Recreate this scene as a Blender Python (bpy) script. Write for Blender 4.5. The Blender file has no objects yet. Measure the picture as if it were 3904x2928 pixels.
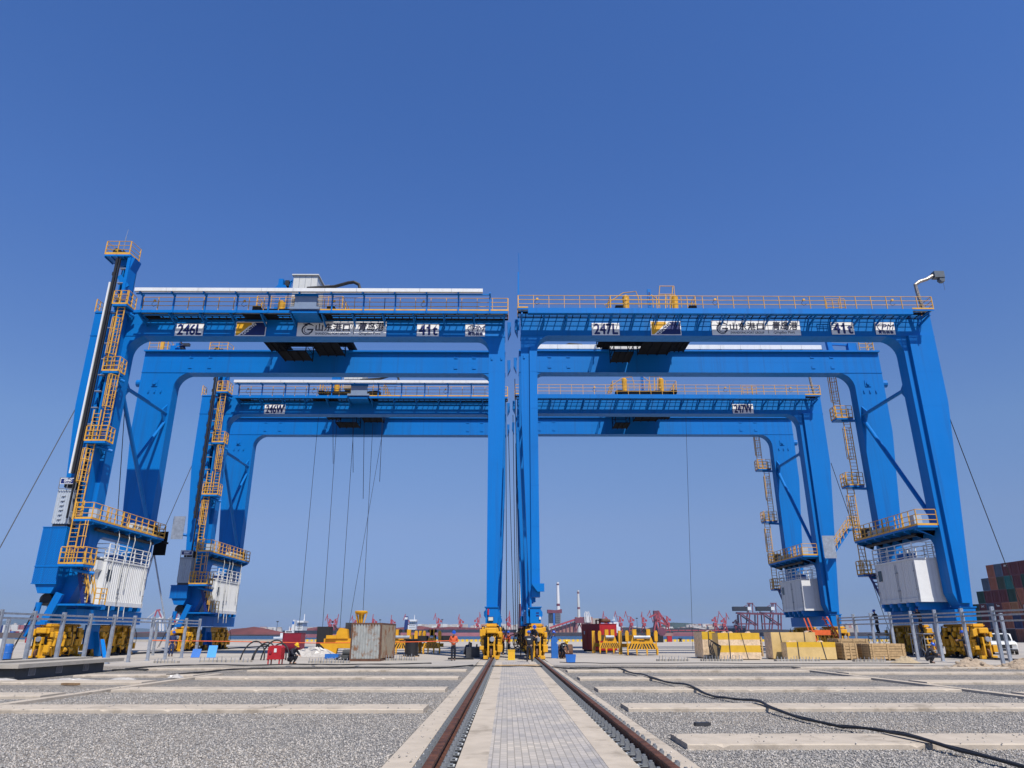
import bpy, bmesh, math, random
from mathutils import Vector, Matrix
R_ = math.radians
rnd = random.Random(7)
scene = bpy.context.scene
COL = scene.collection

# ---------------------------------------------------------------- camera, sky, sun, exposure
cam_data = bpy.data.cameras.new("camera")
cam = bpy.data.objects.new("camera", cam_data)
COL.objects.link(cam)
cam_data.sensor_width = 36.0
cam_data.lens = 24.9
cam_data.clip_start = 0.1
cam_data.clip_end = 60000
EYE = Vector((0.0, 0.0, 1.7))
PITCH, YAW = R_(19.385), R_(0.42)
cam.location = EYE
cam.rotation_euler = (R_(90) + PITCH, 0.0, -YAW)
scene.camera = cam

SUN_EL, SUN_AZ = R_(55.0), R_(25.0)      # sun behind the camera, towards the right
world = bpy.data.worlds.new("World")
scene.world = world
world.use_nodes = True
wn, wl = world.node_tree.nodes, world.node_tree.links
bg = wn["Background"]
sky = wn.new("ShaderNodeTexSky")
sky.sky_type = 'NISHITA'
sky.sun_disc = False
sky.sun_elevation = SUN_EL
sky.sun_rotation = math.pi - SUN_AZ
sky.altitude = 0.0
sky.air_density = 1.0
sky.dust_density = 0.25
sky.ozone_density = 3.5
# the clear, slightly hazy blue of the day: the sky's own colour graded by height above the horizon
geo = wn.new("ShaderNodeTexCoord")
sxyz = wn.new("ShaderNodeSeparateXYZ")
wl.new(geo.outputs["Generated"], sxyz.inputs[0])
ramp = wn.new("ShaderNodeValToRGB")
els = ramp.color_ramp.elements
SKY = [(0.0, (0.226, 0.305, 0.52)), (0.045, (0.252, 0.312, 0.545)), (0.139, (0.463, 0.468, 0.61)), (0.245, (0.565, 0.613, 0.75)),
       (0.489, (0.50, 0.695, 1.03)), (0.629, (0.466, 0.70, 1.08)), (0.74, (0.46, 0.705, 1.1)), (0.80, (0.26, 0.42, 0.58)), (1.0, (0.20, 0.32, 0.45))]
els[0].position, els[0].color = SKY[0][0], (*SKY[0][1], 1)
els[1].position, els[1].color = SKY[-1][0], (*SKY[-1][1], 1)
for p_, c_ in SKY[1:-1]:
    e_ = els.new(p_)
    e_.color = (*c_, 1)
wl.new(sxyz.outputs[2], ramp.inputs[0])
mx_ = wn.new("ShaderNodeMix")
mx_.data_type = 'RGBA'
mx_.blend_type = 'MULTIPLY'
mx_.inputs[0].default_value = 1.0
wl.new(sky.outputs[0], mx_.inputs[6])
wl.new(ramp.outputs[0], mx_.inputs[7])
wl.new(mx_.outputs[2], bg.inputs[0])
bg.inputs[1].default_value = 0.15

sun_data = bpy.data.lights.new("sun", 'SUN')
sun_data.energy = 5.0
sun_data.angle = R_(0.5)
sun_data.color = (1.0, 0.95, 0.87)
sun = bpy.data.objects.new("sun", sun_data)
COL.objects.link(sun)
SUN_DIR = Vector((math.sin(SUN_AZ) * math.cos(SUN_EL), -math.cos(SUN_AZ) * math.cos(SUN_EL), math.sin(SUN_EL)))
sun.location = (20, -40, 80)
sun.rotation_euler = SUN_DIR.to_track_quat('Z', 'Y').to_euler()
scene.view_settings.view_transform = 'Standard'
scene.view_settings.look = 'None'
scene.view_settings.exposure = 0.0
scene.view_settings.gamma = 1.0
scene.cycles.max_bounces = 5
scene.cycles.diffuse_bounces = 1
scene.cycles.volume_bounces = 0

# ---------------------------------------------------------------- helpers
def mat(name, col, rough=0.6, metal=0.0, var=0.12, scale=3.0, bump=0.0, bscale=40.0, dirt=None, dscale=1.2, dth=0.55, spec=0.5):
    m = bpy.data.materials.new(name)
    m.use_nodes = True
    nt = m.node_tree
    n, l = nt.nodes, nt.links
    b = n["Principled BSDF"]
    b.inputs["Roughness"].default_value = rough
    b.inputs["Metallic"].default_value = metal
    b.inputs["Specular IOR Level"].default_value = spec
    tc = n.new("ShaderNodeTexCoord")
    nz = n.new("ShaderNodeTexNoise")
    nz.inputs["Scale"].default_value = scale
    nz.inputs["Detail"].default_value = 5.0
    l.new(tc.outputs["Object"], nz.inputs["Vector"])
    rp = n.new("ShaderNodeValToRGB")
    rp.color_ramp.elements[0].position = 0.3
    rp.color_ramp.elements[1].position = 0.7
    c = Vector(col)
    lo, hi = c * (1 - var), c * (1 + var)
    rp.color_ramp.elements[0].color = (*lo, 1)
    rp.color_ramp.elements[1].color = (*[min(1, x) for x in hi], 1)
    l.new(nz.outputs["Fac"], rp.inputs[0])
    out = rp.outputs[0]
    if dirt is not None:
        n2 = n.new("ShaderNodeTexNoise")
        n2.inputs["Scale"].default_value = dscale
        n2.inputs["Detail"].default_value = 8.0
        n2.inputs["Roughness"].default_value = 0.65
        l.new(tc.outputs["Object"], n2.inputs["Vector"])
        r2 = n.new("ShaderNodeValToRGB")
        r2.color_ramp.elements[0].position = dth
        r2.color_ramp.elements[1].position = dth + 0.12
        l.new(n2.outputs["Fac"], r2.inputs[0])
        mx = n.new("ShaderNodeMix")
        mx.data_type = 'RGBA'
        l.new(r2.outputs[0], mx.inputs[0])
        l.new(out, mx.inputs[6])
        mx.inputs[7].default_value = (*dirt, 1)
        out = mx.outputs[2]
    l.new(out, b.inputs["Base Color"])
    if bump > 0:
        n3 = n.new("ShaderNodeTexNoise")
        n3.inputs["Scale"].default_value = bscale
        n3.inputs["Detail"].default_value = 4.0
        l.new(tc.outputs["Object"], n3.inputs["Vector"])
        bp = n.new("ShaderNodeBump")
        bp.inputs["Strength"].default_value = bump
        bp.inputs["Distance"].default_value = 0.03
        l.new(n3.outputs["Fac"], bp.inputs["Height"])
        l.new(bp.outputs[0], b.inputs["Normal"])
    return m

def grime(m, tint, amount=0.35, rough=(0.34, 0.62)):
    """vertical dirt streaks and uneven sheen on large painted steel"""
    n, l = m.node_tree.nodes, m.node_tree.links
    b = n["Principled BSDF"]
    src = b.inputs["Base Color"].links[0].from_socket
    tc = n.new("ShaderNodeTexCoord")
    mp = n.new("ShaderNodeMapping"); mp.inputs["Scale"].default_value = (2.6, 2.6, 0.10)
    l.new(tc.outputs["Object"], mp.inputs["Vector"])
    z = n.new("ShaderNodeTexNoise"); z.inputs["Scale"].default_value = 1.0; z.inputs["Detail"].default_value = 7.0; z.inputs["Roughness"].default_value = 0.6
    l.new(mp.outputs[0], z.inputs["Vector"])
    r = n.new("ShaderNodeValToRGB")
    r.color_ramp.elements[0].position, r.color_ramp.elements[1].position = 0.52, 0.72
    l.new(z.outputs["Fac"], r.inputs[0])
    k = n.new("ShaderNodeMath"); k.operation = 'MULTIPLY'; k.inputs[1].default_value = amount
    l.new(r.outputs[0], k.inputs[0])
    x = n.new("ShaderNodeMix"); x.data_type = 'RGBA'
    l.new(k.outputs[0], x.inputs[0]); l.new(src, x.inputs[6]); x.inputs[7].default_value = (*tint, 1)
    l.new(x.outputs[2], b.inputs["Base Color"])
    g = n.new("ShaderNodeMapRange"); g.inputs["To Min"].default_value, g.inputs["To Max"].default_value = rough
    l.new(z.outputs["Fac"], g.inputs["Value"]); l.new(g.outputs[0], b.inputs["Roughness"])

M = {}
M['blue'] = mat('blue_paint', (0.0008, 0.165, 0.53), 0.5, var=0.04, scale=0.35, dirt=(0.0008, 0.152, 0.485), dscale=0.5, dth=0.62, spec=0.22)
M['blue2'] = mat('light_blue_paint', (0.02, 0.26, 0.66), 0.5, var=0.08)
grime(M['blue'], (0.01, 0.11, 0.34), 0.55)
M['navy'] = mat('navy_paint', (0.008, 0.02, 0.14), 0.45, var=0.05)
M['signwhite'] = mat('white_sign_panel', (0.90, 0.90, 0.90), 0.5, var=0.02)
M['signyellow'] = mat('sign_yellow', (0.80, 0.42, 0.02), 0.5, var=0.03)
M['ink'] = mat('dark_ink', (0.012, 0.014, 0.045), 0.5, var=0.05)
M['yellow'] = mat('machine_yellow', (0.70, 0.345, 0.010), 0.48, var=0.12, scale=2.0, dirt=(0.25, 0.14, 0.03), dscale=2.2, dth=0.60)
M['rail'] = mat('handrail_yellow', (0.72, 0.38, 0.05), 0.5, var=0.15, scale=1.5)
M['brightyellow'] = mat('bright_yellow', (0.78, 0.50, 0.015), 0.5, var=0.05)
M['black'] = mat('black_rubber', (0.014, 0.014, 0.016), 0.6, var=0.2)
M['darksteel'] = mat('dark_steel', (0.05, 0.052, 0.058), 0.5, 0.3, var=0.3)
M['steel'] = mat('grey_steel', (0.33, 0.34, 0.36), 0.45, 0.4, var=0.15)
M['galv'] = mat('galvanised_steel', (0.40, 0.43, 0.47), 0.42, 0.55, var=0.18, scale=5.0)
M['greycab'] = mat('grey_cabinet_paint', (0.45, 0.50, 0.56), 0.45, var=0.06)
M['panel'] = mat('pale_blue_grey_panel', (0.20, 0.26, 0.36), 0.5, var=0.05)
M['white'] = mat('white_paint', (0.76, 0.76, 0.74), 0.45, var=0.03)
grime(M['white'], (0.42, 0.40, 0.36), 0.30)
M['whitegrey'] = mat('off_white_paint', (0.62, 0.62, 0.58), 0.5, var=0.04)
M['grating'] = mat('walkway_grating', (0.12, 0.15, 0.20), 0.6, var=0.2)
M['rust'] = mat('rusty_steel', (0.12, 0.055, 0.03), 0.8, var=0.3, scale=6.0)
M['railrust'] = mat('rusty_rail', (0.10, 0.036, 0.016), 0.75, 0.1, var=0.5, scale=5.0, bump=0.4, bscale=30)
M['glass'] = mat('dark_window_glass', (0.02, 0.025, 0.03), 0.12, var=0.1)
M['lamp'] = mat('lamp_glass', (0.62, 0.60, 0.52), 0.25, var=0.05)
M['red'] = mat('red_paint', (0.42, 0.012, 0.018), 0.5, var=0.12)
M['darkred'] = mat('dark_red_paint', (0.26, 0.012, 0.028), 0.5, var=0.12)
M['orange'] = mat('orange_paint', (0.75, 0.13, 0.03), 0.55, var=0.12)
M['bluebin'] = mat('blue_plastic', (0.02, 0.14, 0.48), 0.5, var=0.08)
M['wood'] = mat('pale_timber', (0.47, 0.31, 0.15), 0.75, var=0.22, scale=8.0)
M['wood2'] = mat('brown_timber', (0.26, 0.16, 0.08), 0.8, var=0.25, scale=6.0)
M['card'] = mat('cardboard', (0.62, 0.52, 0.40), 0.85, var=0.08)
M['concrete'] = mat('pale_concrete', (0.50, 0.425, 0.335), 0.85, var=0.10, scale=2.5, bump=0.15, bscale=25, dirt=(0.33, 0.275, 0.21), dscale=1.1, dth=0.55)
M['concgrey'] = mat('grey_concrete', (0.40, 0.36, 0.30), 0.85, var=0.10, scale=2.0, bump=0.15, bscale=25)
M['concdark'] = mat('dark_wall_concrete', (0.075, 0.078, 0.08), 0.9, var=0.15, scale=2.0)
M['apron'] = mat('apron_concrete', (0.44, 0.395, 0.34), 0.9, var=0.08, scale=0.15, dirt=(0.37, 0.335, 0.295), dscale=0.06, dth=0.5)
M['soil'] = mat('sandy_soil', (0.36, 0.28, 0.20), 0.95, var=0.3, scale=5.0, bump=0.6, bscale=12)
M['sand'] = mat('pale_sand', (0.42, 0.33, 0.21), 0.95, var=0.12, scale=9.0, bump=0.3, bscale=30)
M['plastic'] = mat('clear_plastic_sheet', (0.46, 0.43, 0.39), 0.3, var=0.15, scale=7.0)

class MB:
    """Collects faces; build() links them as one mesh object."""
    def __init__(s):
        s.v, s.f, s.m, s.k, s.mats, s.c = [], [], [], 0, [], [0]
    def use(s, key):
        if key not in s.mats:
            s.mats.append(key)
        s.k = s.mats.index(key)
        return s
    def add(s, vs, fs):
        o = len(s.v)
        s.v += [Vector(p) for p in vs]
        for f in fs:
            s.f.append([o + i for i in f])
            s.m.append(s.k)
        return s
    def cut(s):
        """what follows is a separate piece: see build_each"""
        if len(s.f) > s.c[-1]: s.c.append(len(s.f))
        return s
    def build_each(s, name, parent=None, **kw):
        ends = s.c[1:] + [len(s.f)]
        out = []
        for a, b in zip(s.c, ends):
            if b <= a: continue
            m = MB()
            m.mats = list(s.mats)
            ids = {}
            for f, k in zip(s.f[a:b], s.m[a:b]):
                g = []
                for i in f:
                    if i not in ids:
                        ids[i] = len(m.v); m.v.append(s.v[i])
                    g.append(ids[i])
                m.f.append(g); m.m.append(k)
            used = sorted(set(m.m))
            m.mats = [s.mats[k] for k in used]
            m.m = [used.index(k) for k in m.m]
            out.append(m.build(name, parent, **kw))
        return out
    def box(s, x0, x1, y0, y1, z0, z1):
        return s.add([(x0, y0, z0), (x1, y0, z0), (x1, y1, z0), (x0, y1, z0), (x0, y0, z1), (x1, y0, z1), (x1, y1, z1), (x0, y1, z1)],
                     [(0, 3, 2, 1), (4, 5, 6, 7), (0, 1, 5, 4), (1, 2, 6, 5), (2, 3, 7, 6), (3, 0, 4, 7)])
    def cbox(s, c, d):
        return s.box(c[0] - d[0] / 2, c[0] + d[0] / 2, c[1] - d[1] / 2, c[1] + d[1] / 2, c[2] - d[2] / 2, c[2] + d[2] / 2)
    def bar(s, p, q, w, h=None, up=(0, 0, 1)):
        p, q = Vector(p), Vector(q)
        h = w if h is None else h
        t = (q - p)
        if t.length < 1e-6:
            return s
        t.normalize()
        u = Vector(up)
        if abs(t.dot(u)) > 0.98:
            u = Vector((0, 1, 0)) if abs(t.y) < 0.9 else Vector((1, 0, 0))
        a = t.cross(u).normalized() * (w / 2)
        b = a.cross(t).normalized() * (h / 2)
        vs = [p - a - b, p + a - b, p + a + b, p - a + b, q - a - b, q + a - b, q + a + b, q - a + b]
        return s.add(vs, [(3, 2, 1, 0), (4, 5, 6, 7), (0, 1, 5, 4), (1, 2, 6, 5), (2, 3, 7, 6), (3, 0, 4, 7)])
    def path(s, pts, r, n=6, r2=None, close=False):
        pts = [Vector(p) for p in pts]
        N = len(pts)
        rings = []
        prev = None
        for i, p in enumerate(pts):
            if i == 0: t = pts[1] - p
            elif i == N - 1: t = p - pts[i - 1]
            else: t = (pts[i + 1] - p).normalized() + (p - pts[i - 1]).normalized()
            if t.length < 1e-9: t = Vector((0, 0, 1))
            t.normalize()
            if prev is None:
                u = Vector((0, 0, 1)) if abs(t.z) < 0.9 else Vector((1, 0, 0))
                a = t.cross(u).normalized()
            else:
                a = (prev - t * prev.dot(t))
                a = a.normalized() if a.length > 1e-6 else t.orthogonal().normalized()
            prev = a
            b = t.cross(a)
            rr = r if r2 is None else r + (r2 - r) * i / (N - 1)
            rings.append([p + (a * math.cos(2 * math.pi * j / n) + b * math.sin(2 * math.pi * j / n)) * rr for j in range(n)])
        vs = [v for g in rings for v in g]
        fs = []
        for i in range(N - 1):
            for j in range(n):
                k = (j + 1) % n
                fs.append((i * n + j, i * n + k, (i + 1) * n + k, (i + 1) * n + j))
        fs.append(tuple(range(n - 1, -1, -1)))
        fs.append(tuple((N - 1) * n + j for j in range(n)))
        return s.add(vs, fs)
    def tube(s, p, q, r, n=8, r2=None):
        return s.path([p, q], r, n, r2)
    def prism(s, poly, axis, a0, a1):
        n = len(poly)
        def P(u, v, a):
            return (u, a, v) if axis == 'y' else ((a, u, v) if axis == 'x' else (u, v, a))
        vs = [P(u, v, a0) for u, v in poly] + [P(u, v, a1) for u, v in poly]
        fs = [tuple(range(n)), tuple(range(2 * n - 1, n - 1, -1))] + [(i, n + i, n + (i + 1) % n, (i + 1) % n) for i in range(n)]
        return s.add(vs, fs)
    def lathe(s, c, prof, n=16, axis='z'):
        vs, fs = [], []
        for r, z in prof:
            for j in range(n):
                a = 2 * math.pi * j / n
                x, y = r * math.cos(a), r * math.sin(a)
                p = (x, y, z) if axis == 'z' else ((z, x, y) if axis == 'x' else (x, z, y))
                vs.append((c[0] + p[0], c[1] + p[1], c[2] + p[2]))
        for i in range(len(prof) - 1):
            for j in range(n):
                k = (j + 1) % n
                fs.append((i * n + j, i * n + k, (i + 1) * n + k, (i + 1) * n + j))
        fs.append(tuple(range(n)))
        fs.append(tuple((len(prof) - 1) * n + j for j in range(n)))
        return s.add(vs, fs)
    def ball(s, c, r, nu=10, nv=6, sc=(1, 1, 1)):
        prof = [(max(1e-3, r * math.sin(math.pi * i / nv)), -r * math.cos(math.pi * i / nv)) for i in range(nv + 1)]
        o = len(s.v)
        s.lathe((0, 0, 0), prof, nu)
        for i in range(o, len(s.v)):
            v = s.v[i]
            s.v[i] = Vector((c[0] + v.x * sc[0], c[1] + v.y * sc[1], c[2] + v.z * sc[2]))
        return s
    def turn(s, o, ang, c=(0, 0, 0), axis='Z'):
        rm = Matrix.Rotation(ang, 3, axis)
        c = Vector(c)
        for i in range(o, len(s.v)):
            s.v[i] = rm @ (s.v[i] - c) + c
        return s
    def build(s, name, parent=None, local=False, smooth=False, recalc=True):
        me = bpy.data.meshes.new(name)
        off = Vector((0, 0, 0))
        loc = None
        if parent is not None and not local:
            r = parent
            while r.parent: r = r.parent
            off = ORG.get(r.name, Vector((0, 0, 0)))
        elif parent is None and not local:
            mn = Vector([min(v[i] for v in s.v) for i in range(3)])
            mx = Vector([max(v[i] for v in s.v) for i in range(3)])
            off = Vector(((mn.x + mx.x) / 2, (mn.y + mx.y) / 2, mn.z))
            loc = off
        me.from_pydata([v - off for v in s.v], [], s.f)
        for k in s.mats:
            me.materials.append(M[k])
        me.polygons.foreach_set("material_index", s.m)
        if smooth:
            me.polygons.foreach_set("use_smooth", [True] * len(s.f))
        if recalc:
            bm = bmesh.new()
            bm.from_mesh(me)
            bmesh.ops.recalc_face_normals(bm, faces=bm.faces)
            bm.to_mesh(me)
            bm.free()
        me.update()
        o = bpy.data.objects.new(name, me)
        COL.objects.link(o)
        if parent is not None:
            o.parent = parent
        if loc is not None:
            o.location = loc
        return o

ORG = {}
def tag(o, label=None, cat=None, group=None, kind=None):
    if label: o["label"] = label
    if cat: o["category"] = cat
    if group: o["group"] = group
    if kind: o["kind"] = kind
    return o
def thing(name, label, cat, loc, group=None, rz=0.0):
    o = bpy.data.objects.new(name, None)
    COL.objects.link(o)
    o.empty_display_size = 0.3
    o.location = loc
    o.rotation_euler = (0, 0, rz)
    ORG[o.name] = Vector(loc)
    return tag(o, label, cat, group)
KIDS = {}
def children(o):
    return [c for c in COL.objects if c.parent is o]
def copy_tree(o, parent=None, skip=()):
    c = o.copy()
    COL.objects.link(c)
    c.parent = parent
    if parent is None and o.name in ORG:
        ORG[c.name] = ORG[o.name].copy()
    for ch in children(o):
        if ch not in skip:
            copy_tree(ch, c, skip)
    return c
def ray(u, v):
    """direction through pixel (u, v) of the 3904 x 2928 photograph: used to read real positions off the photo"""
    f = 2700.0
    a, b = (u - 1952) / f, -(v - 1464) / f
    cp, sp, cw, sw = math.cos(PITCH), math.sin(PITCH), math.cos(YAW), math.sin(YAW)
    F = Vector((sw * cp, cw * cp, sp)); Rr = Vector((cw, -sw, 0)); U = Vector((-sw * sp, -cw * sp, cp))
    return F + Rr * a + U * b
def at_y(u, v, Y):
    d = ray(u, v)
    return EYE + d * (Y / d.y)
def at_z(u, v, Z=0.0):
    d = ray(u, v)
    return EYE + d * ((Z - EYE.z) / d.z)

_tc = {}
def glyphs(txt, bold=0.0):
    key = (txt, bold)
    if key not in _tc:
        cu = bpy.data.curves.new("lettering", 'FONT')
        cu.body = txt
        cu.size = 1.0
        cu.offset = bold
        cu.resolution_u = 4
        ob = bpy.data.objects.new("lettering_source", cu)
        COL.objects.link(ob)
        dg = bpy.context.evaluated_depsgraph_get()
        me = ob.evaluated_get(dg).to_mesh()
        vs = [v.co.copy() for v in me.vertices]
        fs = [tuple(p.vertices) for p in me.polygons]
        bpy.data.objects.remove(ob)
        bpy.data.curves.remove(cu)
        _tc[key] = (vs, fs)
    return _tc[key]
def write(mb, txt, x0, x1, z0, z1, y, bold=0.0, shear=0.0, rot=0.0, fat=0.0):
    """letters filling the rectangle x0..x1, z0..z1 on a wall that faces -Y at depth y"""
    if fat:
        for i, (dx, dz) in enumerate(((-fat, 0), (fat, 0), (0, -fat), (0, fat))):
            write(mb, txt, x0 + dx, x1 + dx, z0 + dz, z1 + dz, y - .0012 * (i + 1), bold, shear, rot)
    vs, fs = glyphs(txt, bold)
    if not vs: return mb
    mnx, mxx = min(v.x for v in vs), max(v.x for v in vs)
    mny, mxy = min(v.y for v in vs), max(v.y for v in vs)
    sx, sz = (x1 - x0) / max(1e-6, mxx - mnx), (z1 - z0) / max(1e-6, mxy - mny)
    o = len(mb.v)
    mb.add([(x0 + (v.x - mnx) * sx + shear * (v.y - mny) * sz, y, z0 + (v.y - mny) * sz) for v in vs], fs)
    if rot:
        mb.turn(o, rot, ((x0 + x1) / 2, y, (z0 + z1) / 2), 'Y')
    return mb
def railing(mb, pts, h=1.1, step=1.5, rails=(0.38, 0.74, 1.1), r=0.028, pw=0.085, toe=0.0):
    for a, b in zip(pts[:-1], pts[1:]):
        a, b = Vector(a), Vector(b)
        n = max(1, round((b - a).length / step))
        for i in range(n + 1):
            p = a.lerp(b, i / n)
            mb.bar(p, p + Vector((0, 0, h)), pw, 0.035, up=(b - a))
        for z in rails:
            mb.tube(a + Vector((0, 0, z)), b + Vector((0, 0, z)), r, 5)
        if toe:
            mb.bar(a + Vector((0, 0, toe / 2)), b + Vector((0, 0, toe / 2)), 0.02, toe)
    return mb
def ladder(mb, x0, x1, y, z0, z1, cage=None, front=-1, step=0.3, w=0.07):
    """vertical ladder whose rungs run along X at depth y; cage = (z0, z1) hoops bulging towards front*Y"""
    mb.bar((x0, y, z0), (x0, y, z1), w, 0.05)
    mb.bar((x1, y, z0), (x1, y, z1), w, 0.05)
    z = z0 + step
    while z < z1:
        mb.tube((x0, y, z), (x1, y, z), 0.022, 4)
        z += step
    if cage:
        cx, rr = (x0 + x1) / 2, (x1 - x0) / 2 + 0.05
        zz = cage[0]
        ang = [math.pi * i / 6 for i in range(7)]
        ring = [(cx + rr * math.cos(a), y + front * (0.05 + 0.65 * math.sin(a))) for a in ang]
        while zz <= cage[1] + 1e-3:
            mb.path([(p[0], p[1], zz) for p in ring], 0.026, 4)
            zz += (cage[1] - cage[0]) / max(1, round((cage[1] - cage[0]) / 0.9))
        for i in (1, 2, 3, 4, 5):
            mb.bar((ring[i][0], ring[i][1], cage[0]), (ring[i][0], ring[i][1], cage[1]), 0.045, 0.02)
    return mb
# ---------------------------------------------------------------- the ground and the water
def node_mat(name, rough=0.85):
    m = bpy.data.materials.new(name)
    m.use_nodes = True
    return m, m.node_tree.nodes, m.node_tree.links, m.node_tree.nodes["Principled BSDF"]

def gravel_material():
    m, n, l, b = node_mat('loose_gravel')
    b.inputs["Roughness"].default_value = 0.9
    tc = n.new("ShaderNodeTexCoord")
    wob = n.new("ShaderNodeTexNoise"); wob.inputs["Scale"].default_value = 9.0
    l.new(tc.outputs["Object"], wob.inputs["Vector"])
    vm = n.new("ShaderNodeVectorMath"); vm.operation = 'MULTIPLY_ADD'
    vm.inputs[1].default_value = (0.06, 0.06, 0.0)
    l.new(wob.outputs["Color"], vm.inputs[0]); l.new(tc.outputs["Object"], vm.inputs[2])
    v1 = n.new("ShaderNodeTexVoronoi"); v1.inputs["Scale"].default_value = 21.0; v1.inputs["Randomness"].default_value = 1.0
    l.new(vm.outputs[0], v1.inputs["Vector"])
    v2 = n.new("ShaderNodeTexVoronoi"); v2.inputs["Scale"].default_value = 21.0; v2.feature = 'DISTANCE_TO_EDGE'
    l.new(vm.outputs[0], v2.inputs["Vector"])
    sep = n.new("ShaderNodeSeparateColor"); l.new(v1.outputs["Color"], sep.inputs[0])
    cr = n.new("ShaderNodeValToRGB")
    e = cr.color_ramp.elements
    e[0].position, e[0].color = 0.0, (0.14, 0.133, 0.126, 1)
    e[1].position, e[1].color = 1.0, (0.60, 0.56, 0.50, 1)
    for p, c in ((0.25, (0.30, 0.282, 0.26, 1)), (0.55, (0.43, 0.40, 0.36, 1)), (0.8, (0.51, 0.46, 0.40, 1))):
        q = e.new(p); q.color = c
    l.new(sep.outputs[0], cr.inputs[0])
    big = n.new("ShaderNodeTexNoise"); big.inputs["Scale"].default_value = 0.22; big.inputs["Detail"].default_value = 6.0
    l.new(tc.outputs["Object"], big.inputs["Vector"])
    br = n.new("ShaderNodeValToRGB")
    br.color_ramp.elements[0].position, br.color_ramp.elements[0].color = 0.38, (0.80, 0.81, 0.83, 1)
    br.color_ramp.elements[1].position, br.color_ramp.elements[1].color = 0.62, (1.06, 1.0, 0.92, 1)
    l.new(big.outputs["Fac"], br.inputs[0])
    mu = n.new("ShaderNodeMix"); mu.data_type = 'RGBA'; mu.blend_type = 'MULTIPLY'; mu.inputs[0].default_value = 1.0
    l.new(cr.outputs[0], mu.inputs[6]); l.new(br.outputs[0], mu.inputs[7])
    l.new(mu.outputs[2], b.inputs["Base Color"])
    mr = n.new("ShaderNodeMapRange"); mr.inputs["From Max"].default_value = 0.35
    l.new(v2.outputs["Distance"], mr.inputs["Value"])
    ad = n.new("ShaderNodeMath"); ad.operation = 'MULTIPLY_ADD'; ad.inputs[1].default_value = 0.7
    l.new(sep.outputs[1], ad.inputs[0]); l.new(mr.outputs[0], ad.inputs[2])
    bp = n.new("ShaderNodeBump"); bp.inputs["Strength"].default_value = 1.0; bp.inputs["Distance"].default_value = 0.035
    l.new(ad.outputs[0], bp.inputs["Height"]); l.new(bp.outputs[0], b.inputs["Normal"])
    return m
M['gravel'] = gravel_material()

def paver_material():
    m, n, l, b = node_mat('grey_paving_blocks')
    b.inputs["Roughness"].default_value = 0.85
    tc = n.new("ShaderNodeTexCoord")
    bk = n.new("ShaderNodeTexBrick")
    bk.inputs["Scale"].default_value = 1.0
    bk.inputs["Brick Width"].default_value = 0.21
    bk.inputs["Row Height"].default_value = 0.105
    bk.inputs["Mortar Size"].default_value = 0.007
    bk.inputs["Color1"].default_value = (0.37, 0.345, 0.32, 1)
    bk.inputs["Color2"].default_value = (0.50, 0.455, 0.41, 1)
    bk.inputs["Mortar"].default_value = (0.28, 0.255, 0.225, 1)
    mpv = n.new("ShaderNodeMapping"); mpv.inputs["Rotation"].default_value = (0, 0, math.pi / 2)
    l.new(tc.outputs["Object"], mpv.inputs["Vector"]); l.new(mpv.outputs[0], bk.inputs["Vector"])
    nz = n.new("ShaderNodeTexNoise"); nz.inputs["Scale"].default_value = 0.9; nz.inputs["Detail"].default_value = 7.0
    l.new(tc.outputs["Object"], nz.inputs["Vector"])
    cr = n.new("ShaderNodeValToRGB")
    cr.color_ramp.elements[0].position, cr.color_ramp.elements[0].color = 0.35, (0.82, 0.83, 0.86, 1)
    cr.color_ramp.elements[1].position, cr.color_ramp.elements[1].color = 0.66, (1.12, 1.08, 1.0, 1)
    l.new(nz.outputs["Fac"], cr.inputs[0])
    mu = n.new("ShaderNodeMix"); mu.data_type = 'RGBA'; mu.blend_type = 'MULTIPLY'; mu.inputs[0].default_value = 1.0
    l.new(bk.outputs["Color"], mu.inputs[6]); l.new(cr.outputs[0], mu.inputs[7])
    l.new(mu.outputs[2], b.inputs["Base Color"])
    bp = n.new("ShaderNodeBump"); bp.inputs["Strength"].default_value = 0.6; bp.inputs["Distance"].default_value = 0.008; bp.invert = True
    l.new(bk.outputs["Fac"], bp.inputs["Height"]); l.new(bp.outputs[0], b.inputs["Normal"])
    return m
M['paver'] = paver_material()

def water_material():
    m, n, l, b = node_mat('sea_water')
    b.inputs["Base Color"].default_value = (0.012, 0.06, 0.13, 1)
    b.inputs["Roughness"].default_value = 0.35
    tc = n.new("ShaderNodeTexCoord")
    mp = n.new("ShaderNodeMapping"); mp.inputs["Scale"].default_value = (0.12, 0.35, 0.3)
    l.new(tc.outputs["Object"], mp.inputs["Vector"])
    nz = n.new("ShaderNodeTexNoise"); nz.inputs["Scale"].default_value = 1.0; nz.inputs["Detail"].default_value = 6.0
    l.new(mp.outputs[0], nz.inputs["Vector"])
    bp = n.new("ShaderNodeBump"); bp.inputs["Strength"].default_value = 1.0; bp.inputs["Distance"].default_value = 1.2
    l.new(nz.outputs["Fac"], bp.inputs["Height"]); l.new(bp.outputs[0], b.inputs["Normal"])
    return m
M['water'] = water_material()

def sheet(name, key, x0, x1, y0, y1, z):
    o = MB().use(key).add([(x0, y0, z), (x1, y0, z), (x1, y1, z), (x0, y1, z)], [(0, 1, 2, 3)]).build(name, recalc=False)
    return tag(o, kind="structure")
sheet('sea', 'water', -9000, 9000, -800, 15400, -4.0)
g = MB().use('gravel').box(-420, 420, -60, 160, -9, 0.0).build('ground'); tag(g, kind="structure")
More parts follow.
